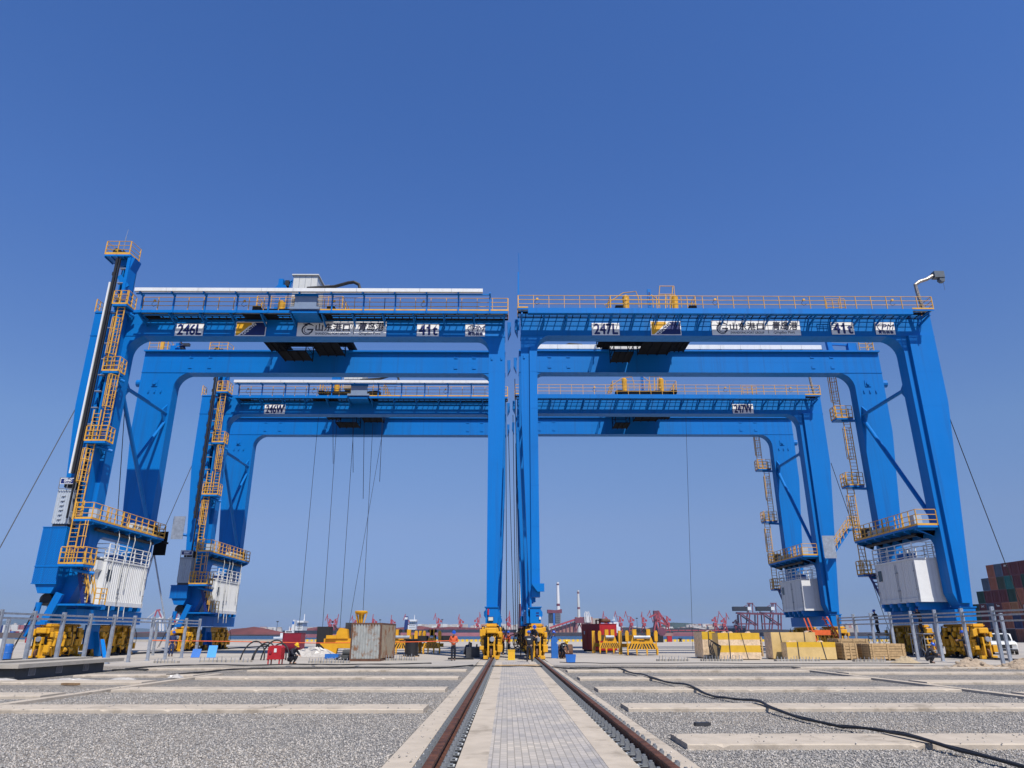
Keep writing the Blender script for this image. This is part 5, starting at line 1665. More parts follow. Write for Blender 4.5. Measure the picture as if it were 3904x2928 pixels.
for xa in (x0, x1 - .1):
    for ya in (y0, y1 - .1): m.box(xa, xa + .1, ya, ya + .1, .05, z1)
for z in (.05, z1 - .1):
    m.box(x0 + .1, x1 - .1, y0 + .003, y0 + .1, z, z + .14 - .04 * (z > 1)).box(x0 + .1, x1 - .1, y1 - .1, y1 - .003, z, z + .1).box(x0 + .003, x0 + .1, y0 + .1, y1 - .1, z, z + .1).box(x1 - .1, x1 - .003, y0 + .1, y1 - .1, z, z + .1)
m.build('corner_frame', ct)
MB().use('rust').box(x0 + .1, x1 - .1, y0 + .1, y1 - .1, z1 - .06, z1 - .03).build('roof', ct)

# red machine cart
rc = thing('machine_cart', 'small red steel machine cart on legs with papers on its side', 'cart', (-12.9, 42.4, .045))
m = MB().use('red').prism([(-13.25, .35), (-12.5, .35), (-12.5, .95), (-12.62, 1.05), (-13.12, 1.05), (-13.25, .95)], 'y', 42.1, 42.8)
m.box(-13.27, -12.48, 42.08, 42.82, .33, .38)
m.build('body', rc)
m = MB().use('red')
for xx in (-13.18, -12.57):
    for yy in (42.15, 42.7): m.bar((xx, yy, .045), (xx, yy, .36), .06)
m.build('leg_frame', rc)
MB().use('white').box(-12.9, -12.76, 42.09, 42.1, .7, .9).build('paper', rc)
MB().use('darkred').lathe((-13.08, 42.08, .7), [(.08, -.03), (.08, .0)], 10, 'y').build('knob', rc)

def simple(name, label, cat, build, group=None):
    m = MB(); build(m)
    return tag(m.build(name), label, cat, group)
def bx(key, *dims):
    def f(m):
        m.use(key).box(*dims)
        x0, x1, y0, y1, z0, z1 = dims
        m.box(x0 - .02, x1 + .02, y0 - .02, y1 + .02, z1, z1 + .03).box(x0 + .05, x0 + .12, y0 - .015, y0, z0 + .1, z1 - .1).box(x1 - .12, x1 - .05, y0 - .015, y0, z0 + .1, z1 - .1)
    return f
simple('steel_box', 'dark red open steel box standing on the left apron', 'box', bx('darkred', -20.7, -19.0, 69.7, 71.2, .045, 1.7))
simple('steel_block', 'black steel block in front of the dark red box', 'block', bx('black', -19.4, -18.8, 62, 62.6, .045, .65))
simple('tool_tray', 'blue steel tray lying left of the rusty container', 'tray', lambda m: m.use('bluebin').box(-12.2, -11.3, 51.0, 51.6, .1, .16).box(-12.2, -11.3, 51.0, 51.04, .16, .38).box(-12.2, -11.3, 51.56, 51.6, .16, .38).box(-12.2, -12.1, 51.04, 51.56, .16, .38).box(-11.4, -11.3, 51.04, 51.56, .16, .38).bar((-12.1, 51.1, .045), (-12.1, 51.1, .1), .1).bar((-11.4, 51.5, .045), (-11.4, 51.5, .1), .1))
simple('pump_unit', 'dark green pump with pipes beside the rusty container', 'pump', lambda m: m.use('concdark').box(-10.9, -10.1, 50.0, 50.6, .045, .35).lathe((-10.5, 50.3, .5), [(.16, -.35), (.2, 0), (.16, .35)], 12, 'x').use('black').path([(-10.8, 49.9, .3), (-11.2, 49.6, .1), (-10.6, 49.3, .08), (-10.2, 49.5, .1)], .04, 6))
simple('cable_drum', 'black cable drum standing before the left spreaders', 'drum', lambda m: m.use('black').lathe((-7.15, 57.0, .72), [(.62, -.62), (.62, -.55), (.5, -.54), (.5, .5), (.62, .51), (.62, .58)], 20, 'z').use('wood').box(-7.7, -6.6, 56.5, 57.5, .045, .1))
simple('machine_crate', 'dark steel machine block left of the inner bogie', 'machine', lambda m: m.use('darksteel').box(-2.9, -1.95, 54.4, 55.4, .045, .75).box(-2.7, -2.5, 54.6, 54.8, .75, 1.05).box(-2.2, -2.1, 54.6, 54.9, .75, .95))
simple('steel_sill', 'flat black steel beam lying left of the inner bogie', 'beam', lambda m: m.use('black').box(-3.9, -2.2, 50.6, 51.0, .045, .16))
simple('yellow_box', 'bright yellow upright box on the paving between the inner bogies', 'box', lambda m: m.use('brightyellow').box(.1, .56, 50.4, 50.85, .02, .66).use('signyellow').box(.08, .58, 50.38, 50.87, .6, .64).box(.15, .51, 50.395, 50.4, .1, .55))
simple('blue_cabinet', 'tall bright blue cabinet with a rounded shoulder right of the bogie', 'cabinet', lambda m: m.use('bluebin').prism([(3.15, .045), (3.62, .045), (3.62, .95), (3.52, 1.05), (3.62, 1.2), (3.55, 1.42), (3.3, 1.5), (3.15, 1.3)], 'y', 53.0, 53.45))
simple('blue_bin', 'small open blue bin on the apron right of the rails', 'bin', lambda m: m.use('bluebin').prism([(3.6, .045), (4.1, .045), (4.16, .5), (3.54, .5)], 'y', 45.3, 45.75).use('navy').box(3.6, 4.1, 45.32, 45.73, .5, .505))
simple('steel_drum', 'rusty brown drum lying behind the bending worker', 'drum', lambda m: m.use('rust').lathe((4.25, 54.4, .5), [(.42, -.5), (.45, -.48), (.45, -.2), (.47, -.18), (.45, -.16), (.45, .48), (.42, .5)], 18, 'x'))
simple('cardboard_box', 'plain cardboard box standing right of the low wrapped pack', 'box', lambda m: m.use('card').box(21.75, 22.7, 51.6, 52.4, .045, .85).use('white').box(22.1, 22.35, 51.59, 51.6, .5, .65))
simple('pallet_stack', 'stack of timber pallets between the two wrapped packs', 'pallets', lambda m: [m.use('wood').box(18.2, 19.4, 57, 58.2, .05 + i * .2, .09 + i * .2).box(18.2, 18.3, 57, 58.2, .09 + i * .2, .24 + i * .2).box(18.75, 18.85, 57, 58.2, .09 + i * .2, .24 + i * .2).box(19.3, 19.4, 57, 58.2, .09 + i * .2, .24 + i * .2) for i in range(7)])
simple('barrel', 'blue plastic barrel at the left end of the left crane', 'barrel', lambda m: m.use('bluebin').lathe((-32.4, 49.3, .05), [(.3, 0), (.33, .1), (.33, .45), (.35, .47), (.33, .5), (.33, .9), (.3, 1.0)], 16))
simple('timber_box', 'pale timber box on the ground left of the blue barrel', 'box', lambda m: m.use('card').box(-34.6, -33.2, 50.0, 51.2, .045, .75).use('whitegrey').box(-34.5, -33.2, 50.1, 51.1, .75, 1.35).use('wood').box(-34.65, -33.15, 49.98, 50.0, .35, .45))
simple('red_bin', 'red bin standing on the quay edge', 'bin', bx('red', 32.6, 33.5, 152, 153, .05, 1.15))
simple('bollard', 'black mooring bollard on the quay edge', 'bollard', lambda m: m.use('black').lathe((35.4, 153, .05), [(.34, 0), (.28, .15), (.22, .4), (.42, .55), (.38, .7), (.1, .75)], 14))
simple('blue_plate', 'pale blue steel plate leaning on the left fence, right one', 'plate', lambda m: m.use('blue2').bar((-21.2, 54.6, .05), (-21.35, 55.2, .85), .6, .04), 'steel plates leaning by the left fence')
simple('blue_plate', 'darker blue steel plate leaning on the left fence, left one', 'plate', lambda m: m.use('bluebin').bar((-22.35, 54.6, .05), (-22.4, 55.0, .62), .6, .04), 'steel plates leaning by the left fence')
simple('blue_beam', 'leaning blue steel beam behind the pale slab', 'beam', lambda m: m.use('blue').bar((-24.6, 46.8, .05), (-26.2, 49.0, 1.25), .22, .18))
simple('barrier_tape', 'orange barrier tape stretched across the left yard', 'tape', lambda m: m.use('orange').path([(-26, 55.5, 1.2), (-20.5, 56.0, 1.12), (-14.0, 55.4, 1.02), (-10.0, 54.9, 1.05), (-6.0, 54.6, 1.12), (-3.6, 55.2, 1.2)], .03, 4))
simple('steel_stair', 'orange red steel stair standing behind the wrapped packs at the far right crane', 'stair', lambda m: [m.use('orange').bar((25.1, 62, 2.9), (25.9, 62, .05), .1), m.bar((26.7, 62, 3.0), (28.2, 62, .05), .1), m.bar((25.1, 62.8, 2.9), (25.9, 62.8, .05), .08), m.bar((26.7, 62.8, 3.0), (28.2, 62.8, .05), .08), m.box(25.2, 26.9, 62, 62.8, 1.55, 1.95)] + [m.bar((26.7 + .2 * i, 62, 2.8 - .4 * i), (26.7 + .2 * i, 62.8, 2.8 - .4 * i), .2, .05) for i in range(7)])
def scaffold(label, x, y):
    r = thing('scaffold', label, 'scaffold', (x, y, .045), 'scaffolds under the right crane')
    m = MB().use('steel')
    for sx in (-.4, .4):
        for sy in (-.9, .9): m.tube((x + sx, y + sy, .045), (x + sx, y + sy, 1.66), .03, 6)
        m.tube((x + sx, y - .9, .3), (x + sx, y + .9, 1.5), .02, 5).tube((x + sx, y + .9, .3), (x + sx, y - .9, 1.5), .02, 5)
    for sy in (-.9, .9):
        for z in (.5, .9, 1.3, 1.6): m.tube((x - .4, y + sy, z), (x + .4, y + sy, z), .022, 5)
    m.build('frame', r)
    MB().use('galv').box(x - .45, x + .45, y - 1.0, y + 1.0, 1.64, 1.7).build('deck', r)
scaffold('steel scaffold under the nearer standing worker', 30.5, 54.9)
scaffold('steel scaffold under the farther standing worker', 29.9, 60.2)

# wrapped packs of yellow parts and timber crates
M['wrapyellow'] = mat('yellow_wrapped_stack', (0.68, 0.40, 0.025), 0.4, var=0.08)
M['wrapfilm'] = mat('tan_wrapped_stack', (0.66, 0.46, 0.19), 0.28, var=0.12, scale=1.5, bump=0.4, bscale=5)
M['filmshine'] = mat('crinkled_film', (0.72, 0.53, 0.34), 0.18, var=0.25, scale=5.0, bump=0.9, bscale=9)
def pack(label, x0, x1, y0, y1, h, bands, straps, side='wrapfilm'):
    r = thing('wrapped_pack', label, 'package', ((x0 + x1) / 2, (y0 + y1) / 2, .045), 'packs of yellow panels wrapped in film')
    m = MB()
    z = .1
    for key, hh in bands:
        m.use(key).box(x0, x1, y0, y1, z, z + hh * h)
        z += hh * h
    m.use('wood2').box(x0 + .1, x1 - .1, y0 + .1, y0 + .25, .045, .1).box(x0 + .1, x1 - .1, y1 - .25, y1 - .1, .045, .1)
    m.build('panel_stack', r)
    s = MB().use('darksteel')
    for a, b in straps:
        xa, xb = x0 + (x1 - x0) * a, x0 + (x1 - x0) * b
        s.bar((xa, y0 - .012, z), (xb, y0 - .012, .1), .06, .012).bar((xa, y0, z + .008), (xa, y1, z + .008), .06, .012)
    s.build('strap', r)
    rr = random.Random(int(x0 * 10))
    f = MB().use('filmshine')
    for i in range(3):
        x = x0 + (x1 - x0) * rr.uniform(.05, .9)
        f.cut().prism([(x, z), (x + .3, z), (x + .2, z + .1), (x + .08, z + .07)], 'y', y0 + .1, y0 + .5)
    f.cut().use(side).box(x0 - .012, x0, y0 + .02, y1 - .02, .12, z - .02)
    f.build_each('film', r)
pack('bright yellow wrapped pack of tall panels with a shiny film band', 14.05, 16.83, 49.9, 51.3, 1.62, [('filmshine', .25), ('wrapyellow', .27), ('filmshine', .22), ('wrapyellow', .26)], [(.26, .26), (.56, .68)])
pack('narrow film wrapped pack standing behind the bright yellow one', 13.6, 14.5, 52.2, 54.5, 1.7, [('filmshine', .7), ('wrapyellow', .3)], [(.5, .5)], 'filmshine')
pack('low yellow topped pack in front of a taller wrapped one', 18.3, 21.5, 49.2, 50.2, 1.05, [('wrapfilm', .7), ('wrapyellow', .3)], [(.23, .23), (.72, .78)], 'filmshine')
pack('tall tan wrapped pack behind the low yellow topped one', 17.85, 20.85, 50.6, 52.0, 1.66, [('wrapfilm', .5), ('wrapfilm', .5)], [(.2, .25), (.75, .75)], 'filmshine')
simple('black_hose', 'black hoses leaning on the left end of the wrapped packs', 'hose', lambda m: [m.use('black').path([(13.5 + .1 * k, 49.5, .1), (13.3 + .1 * k, 49.5, .9), (13.35 + .15 * k, 49.6, 1.35 - .1 * k), (13.9 + .1 * k, 49.6, .9), (13.85, 49.5, .1)], .045, 6) for k in range(3)])
def crate(label, x0, x1, y0, y1, z0, h, n=6):
    r = thing('timber_crate', label, 'crate', ((x0 + x1) / 2, (y0 + y1) / 2, z0), 'slatted timber crates on the right')
    m = MB().use('wood')
    rr = random.Random(int(x0 * 100 + y0))
    st = h / n
    for i in range(n):
        z = z0 + .1 + i * st
        t = rr.uniform(-.012, .012)
        m.bar((x0, y0 + .015, z + st * .42), (x1, y0 + .015, z + st * .42 + t), .03, st * .84)
        m.bar((x0 + .015, y0, z + st * .42), (x0 + .015, y1, z + st * .42 - t), .03, st * .84)
        m.bar((x1 - .015, y0, z + st * .42), (x1 - .015, y1, z + st * .42), .03, st * .84)
        m.bar((x0, y1 - .015, z + st * .42), (x1, y1 - .015, z + st * .42), .03, st * .84)
    for i in range(8):
        y = y0 + (y1 - y0) * (i + .5) / 8
        m.bar((x0, y, z0 + h + .08), (x1, y, z0 + h + .08), (y1 - y0) / 8 * .86, .03)
    m.use('wood2').box(x0 + .05, x1 - .05, y0 + .05, y1 - .05, z0 + .1, z0 + h)
    m.build('boards', r)
    b = MB().use('wood')
    for t in (.08, .5, .92):
        x = x0 + (x1 - x0) * t
        b.box(x - .05, x + .05, y0 - .035, y0 - .003, z0 + .02, z0 + h + .1)
        y = y0 + (y1 - y0) * t
        b.box(x0 - .035, x0 - .003, y - .05, y + .05, z0 + .02, z0 + h + .1)
    b.use('wood2')
    for t in (.12, .5, .88): b.box(x0 + (x1 - x0) * t - .06, x0 + (x1 - x0) * t + .06, y0, y1, z0, z0 + .1)
    b.build('batten', r)
crate('large slatted timber crate with vertical battens, foremost of the crates', 23.3, 25.6, 48.3, 50.4, .045, .92)
crate('small dark ended timber crate left of the large one', 22.0, 22.9, 49.2, 51.4, .045, .95, 5)
crate('timber crate standing behind the large slatted one', 22.9, 25.0, 51.8, 53.6, .045, 1.2)

# dark red generator container with an exhaust on the roof
gd = Vector((-.3, .95, 0)).normalized(); gw = Vector((.95, .3, 0)).normalized()
K = Vector((8.7, 70.0, .045))
gen = thing('generator', 'dark red generator container with a rusty exhaust on its roof', 'generator', tuple(K))
def quad_box(m, o, a, b, h):
    vs = [o, o + a, o + a + b, o + b]
    vs += [v + Vector((0, 0, h)) for v in vs]
    m.add(vs, [(3, 2, 1, 0), (4, 5, 6, 7), (0, 1, 5, 4), (1, 2, 6, 5), (2, 3, 7, 6), (3, 0, 4, 7)])
m = MB().use('red'); quad_box(m, K + Vector((0, 0, .15)), gd * 4.2, gw * 1.75, 2.3)
quad_box(m, K + Vector((0, 0, 2.45)) - gd * .04 - gw * .04, gd * 4.28, gw * 1.83, .05)
m.use('black'); quad_box(m, K + gd * .1 + gw * .1, gd * 4.0, gw * 1.5, .15)
m.build('body', gen)
m = MB().use('red')
for i in range(3): quad_box(m, K + Vector((0, 0, .3)) - gw * .02 + gd * (.3 + 1.3 * i), gd * 1.1, gw * .018, 1.7)
quad_box(m, K + Vector((0, 0, .3)) - gd * .02 + gw * .2, gd * .018, gw * 1.35, 1.9)
m.use('white'); quad_box(m, K + Vector((0, 0, 1.55)) - gw * .03 + gd * 3.4, gd * .25, gw * .01, .3)
m.build('door', gen)
e0 = K + gd * 1.2 + gw * .6 + Vector((0, 0, 2.5))
m = MB().use('rust').path([e0, e0 + Vector((0, 0, .25)), e0 + Vector((.1, 0, .3))], .1, 8)
m.path([e0 + Vector((-.1, 0, .3)), e0 + Vector((.75, -.1, .27))], .19, 12)
m.path([e0 + Vector((.75, -.1, .27)), e0 + Vector((1.0, -.12, .26))], .13, 10)
m.bar(e0 + Vector((-.35, 0, 0)), e0 + Vector((-.35, 0, .36)), .15).bar(e0 + Vector((-.35, 0, .33)), e0 + Vector((0, 0, .33)), .1)
m.build('exhaust', gen)

# yellow container spreaders parked on the apron
def stripes(m, x0, x1, z0, z1, y, n, lean, key='black'):
    m.use(key)
    for i in range(n):
        a = x0 + (x1 - x0) * i / n
        w = (x1 - x0) / n * .5
        s = lean * (z1 - z0)
        p = [(a, z0), (a + w, z0), (a + w + s, z1), (a + s, z1)]
        p = [(min(max(u, x0), x1), v) for u, v in p]
        m.add([(u, y, v) for u, v in p], [(0, 1, 2, 3)])
def spreader(label, x, y, w, h=2.0, full=True, depth=6.0, open_=False):
    r = thing('container_spreader', label, 'spreader', (x, y, .045), 'yellow container spreaders parked on the apron')
    a, b = x - w / 2, x + w / 2
    m = MB().use('yellow')
    m.box(a + .1, b - .1, y, y + .35, .55, .85)
    m.prism([(a + .32, .9), (b - .32, .9), (b - .55, 1.5), (b - .72, 1.2), (a + .72, 1.2), (a + .55, 1.5)], 'y', y + .02, y + .12)
    m.box(a + .55, a + .85, y + .05, y + .5, 1.2, h).box(b - .85, b - .55, y + .05, y + .5, 1.2, h)
    m.box(a + .7, b - .7, y + .1, y + .4, 1.0, 1.2)
    m.box(a + .75, b - .75, y + .4, y + depth, 1.05, 1.55)
    m.box(a + .1, b - .1, y + depth, y + depth + .35, .55, .85)
    m.build('frame', r)
    s = MB().use('yellow')
    s.prism([(a, .5), (b, .5), (b - .15, .95), (a + .15, .95)], 'y', y - .06, y - .004)
    stripes(s, a + .12, x - .02, .54, .92, y - .07, 5, .5); stripes(s, x + .02, b - .12, .54, .92, y - .07, 5, -.5)
    s.build('striped_apron', r)
    f = MB().use('yellow')
    for t in (.02, .3, .62, .95):
        xx = a + (b - a) * t
        f.cut().prism([(xx - .05, .55), (xx + .1, .55), (xx + .09, .25), (xx + .03, .02), (xx - .02, .25)], 'y', y - .15, y - .07)
    f.build_each('guide_flipper', r)
    c = MB().use('galv').tube((a + .6, y - .02, 1.4), (b - .6, y - .02, 1.4), .13, 14)
    c.build('roller', r)
    u = MB().use('yellow')
    for xx in ((a - .02, b - .22) if full else (a - .02,)):
        u.prism([(xx, 1.1), (xx + .24, 1.1), (xx + .26, h - .25), (xx + .2, h - .1), (xx + .04, h - .1), (xx - .02, h - .3)], 'y', y + .1, y + .3)
        u.box(xx + .08, xx + .16, y + .12, y + .26, .1, 1.1).cut()
    u.build_each('corner_arm', r)
    v = MB().use('yellow').box(a - .45, a - .2, y + .9, y + 1.3, .1, h - .1)
    stripes(v, a - .45, a - .2, .3, h - .2, y + .895, 3, .12)
    v.build('striped_post', r)
    d = MB().use('black').box(b - .1, b + .7, y + 1.2, y + 2.6, 1.0, 1.5).lathe((x - .2, y + .3, h - .12), [(.14, -.12), (.14, .12)], 12, 'y').lathe((x + .25, y + .3, h - .12), [(.14, -.12), (.14, .12)], 12, 'y')
    d.build('cable_basket', r)
    q = MB().use('ink')
    write(q, 'ZPMC', x - .22, x + .22, 1.06, 1.15, y + .012, bold=.03)
    q.build('lettering', r, recalc=False)
    return r
spreader('yellow striped spreader in front of the wrapped packs, nearest on the right', 10.7, 59.4, 2.5)
spreader('yellow striped spreader partly hidden in front of the dark red generator', 8.75, 63.6, 1.9, depth=5)
spreader('yellow spreader with silver roller right behind the rusty container', -8.6, 62.2, 2.4)
spreader('yellow spreader of narrow striped posts at the right end of the left row', -6.3, 63.5, 1.5, depth=4)
hb = thing('spreader_headblock', 'yellow headblock machine with a raised round platform left of the rusty container', 'headblock', (-12.9, 59.3, .045))
m = MB().use('yellow').prism([(-14.6, .95), (-10.8, .95), (-11.2, .35), (-11.6, .05), (-12.1, .05), (-12.2, .6), (-13.2, .6), (-13.3, .05), (-13.8, .05), (-14.2, .6)], 'y', 59.0, 59.5)
m.box(-14.4, -10.9, 59.5, 62.5, .95, 1.3).box(-14.2, -13.4, 59.3, 60.2, 1.3, 1.55)
m.prism([(-13.5, 1.3), (-12.5, 1.3), (-12.6, 2.0), (-13.2, 2.1), (-13.4, 1.8)], 'y', 59.4, 60.0)
m.build('base_frame', hb)
m = MB().use('yellow').box(-12.0, -11.4, 59.6, 60.4, 1.3, 2.3).lathe((-11.7, 60.0, 2.3), [(.15, 0), (.2, .8), (.5, .95), (.52, 1.05), (.45, 1.1)], 14)
for a_ in range(5): m.bar((-11.7 + .2 * math.cos(a_ * 1.26), 60 + .2 * math.sin(a_ * 1.26), 2.2), (-11.7 + .5 * math.cos(a_ * 1.26), 60 + .5 * math.sin(a_ * 1.26), 3.3), .06)
m.build('round_platform', hb)
m = MB().use('black').box(-15.2, -14.2, 60.3, 61.5, .3, 2.2).use('darksteel').box(-13.0, -12.2, 60.5, 61.5, 1.3, 2.5).bar((-13.8, 60, 2.3), (-13.2, 60, 1.6), .1).bar((-12.4, 60, 1.6), (-11.8, 60, 2.2), .12)
m.build('cable_basket', hb)

# white car parked beyond the right crane
def car(label, x, y, rz):
    r = thing('parked_car', label, 'car', (x, y, .045), None, rz)
    m = MB().use('white')
    m.prism([(-2.25, .35), (-2.3, .75), (-2.1, .95), (-1.1, 1.05), (1.95, 1.05), (2.2, .95), (2.25, .4), (2.1, .3), (-2.1, .28)], 'y', -.9, .9)
    m.prism([(-1.15, 1.04), (-.45, 1.62), (1.35, 1.66), (1.95, 1.04)], 'y', -.76, .76)
    b = m.build('body', r, local=True)
    bv = b.modifiers.new('round', 'BEVEL'); bv.width = .06; bv.segments = 3
    g = MB().use('glass')
    g.add([(-1.16, -.68, 1.1), (-1.16, .68, 1.1), (-.52, .62, 1.58), (-.52, -.62, 1.58)], [(0, 1, 2, 3)])
    for s in (-1, 1): g.add([(-.85, s * .775, 1.1), (1.6, s * .775, 1.1), (1.2, s * .775, 1.56), (-.4, s * .775, 1.56)], [(0, 1, 2, 3)])
    g.v = [Vector((v.x - (.02 if abs(v.y) < .7 else 0), v.y, v.z)) for v in g.v]
    g.build('window', r, local=True, recalc=False)
    for sx in (-1.4, 1.4):
        for sy in (-.82, .82):
            w = MB().use('black').lathe((sx, sy, .34), [(.2, -.11), (.34, -.1), (.34, .1), (.2, .11)], 18, 'y')
            w.build('wheel', r, local=True)
    MB().use('black').box(-2.33, -2.27, -.5, .5, .5, .78).build('grille', r, local=True)
    for s in (-1, 1): MB().use('lamp').cbox((-2.26, s * .68, .76), (.1, .3, .12)).build('headlight', r, local=True)
    MB().use('black').box(-2.3, -2.24, -.85, .85, .3, .42).build('bumper', r, local=True)
car('white sport utility car parked behind the front right bogie', 41.9, 63.6, R_(62))

# ropes and cables
def rope(label, p, q, r=.024, sag=0.0, group='wire ropes hanging from the far left trolley', key='black'):
    p, q = Vector(p), Vector(q)
    n = 8 if sag else 1
    pts = [p.lerp(q, i / n) - Vector((0, 0, sag * 4 * (i / n) * (1 - i / n))) for i in range(n + 1)]
    tag(MB().use(key).path(pts, r, 5).build('wire_rope'), label, 'rope', group)
for lb, xt, xb, zb in (('leftmost', -21.06, -21.0, 1.7), ('second from left', -18.98, -18.6, 1.2), ('third from left', -17.06, -16.85, 1.6), ('fourth from left', -14.97, -14.6, 2.3)):
    rope(lb + ' long wire rope hanging from the far left trolley', (xt, 76, 25.6), (xb, 76, zb - 1.2))
rope('slanting thin rope from the far left trolley to the rusty container', (-13.5, 76, 25.6), (-15.8, 74, .1), .02)
for lb, bx0, bx1, yb, by in (('leftmost', 330, 338, 540, 100), ('second', 527, 535, 625, 100), ('third', 640, 634, 885, 120), ('rightmost', 822, 797, 715, 110)):
    t = at_y(1140 + bx0 * 360 / 933, 1560 + by * 360 / 933, 78.5); e = at_y(1140 + bx1 * 360 / 933, 1560 + yb * 360 / 933, 78.5)
    rope(lb + ' short loose rope end dangling from the far left trolley', (t.x, 78.5, 25.6), tuple(e), .03, 0, 'loose rope ends dangling from the far left trolley')
rope('thin rope hanging from the far right trolley to the apron', (20.6, 78, 25.6), (19.0, 77, .1), .02, 0, None)
def guy(label, u0, v0, y0, u1, v1, y1):
    a, b = at_y(u0, v0, y0), at_y(u1, v1, y1)
    t = (a.z - 0.1) / (a.z - b.z)
    rope(label, a, a + (b - a) * t, .032, 0, 'guy wires staying the cranes')
guy('guy wire from the near left leg down past the left edge', 291, 1553, 52.4, 0, 2088, 47)
guy('guy wire from the near right leg down to the container stack', 3618, 1588, 52.4, 3821, 2118, 57)
guy('guy wire from the far left leg down behind the near left platform', 732, 1774, 73.5, 631, 2006, 71)
guy('guy wire from the far right leg down behind the near right platform', 3168, 1765, 73.5, 3251, 2004, 76)
guy('thin wire beside the rear left leg of the near crane', 492, 1310, 57, 449, 1960, 58)
simple('prop_pole', 'grey prop pole leaning at the rear of the near left crane', 'pole', lambda m: m.use('galv').tube(at_y(587, 2108, 63), at_y(637, 2410, 63.5), .07, 8).tube(at_y(587, 2108, 63), at_y(560, 2200, 63), .05, 6))
for i, (xt, xb, zt, y) in enumerate(((-.1, .02, 20.0, 56), (.12, .62, 18.0, 58), (.5, .72, 19, 57), (.62, 1.0, 21, 53.6), (.75, .9, 17, 58.8))):
    rope(['leftmost', 'second', 'third', 'fourth', 'fifth'][i] + ' black cable hanging in the gap between the inner legs', (xt, y, zt), (xb, y - .5, .3), .027, 0.4, 'black cables hanging between the inner legs')
h = MB().use('black')
for i, (x, y) in enumerate(((.5, 56.5), (.9, 56), (1.2, 57))):
    h.path([(x + .42 * math.cos(a), y, 1.1 + .5 * math.sin(a)) for a in [2 * P_ * k / 16 for k in range(17)]], .035, 5)
tag(h.build('cable_loops', smooth=True), 'loops of black cable hanging between the inner bogies', 'cable')
def trestle(m):
    m.use('wood').box(.55, .62, 55.8, 55.86, .05, 1.75).box(1.02, 1.09, 55.8, 55.86, .05, 1.75).box(.62, 1.02, 55.8, 55.86, 1.68, 1.75).box(.62, 1.02, 55.8, 55.86, .9, .96)
simple('door_frame', 'yellow upright frame standing between the inner bogies', 'frame', trestle)
# the outer crane rails
for x, s in ((-31.35, 'left'), (32.4, 'right')):
    m = MB().use('darksteel').box(x - .06, x + .06, 36, 100, .07, .17).box(x - .5, x + .5, 36, 100, .046, .07)
    for i in range(40): m.box(x - .45, x + .45, 38 + i * .8, 38.3 + i * .8, .0701, .11)
    tag(m.build('crane_rail'), 'dark outer crane rail under the ' + s + ' legs', 'rail')

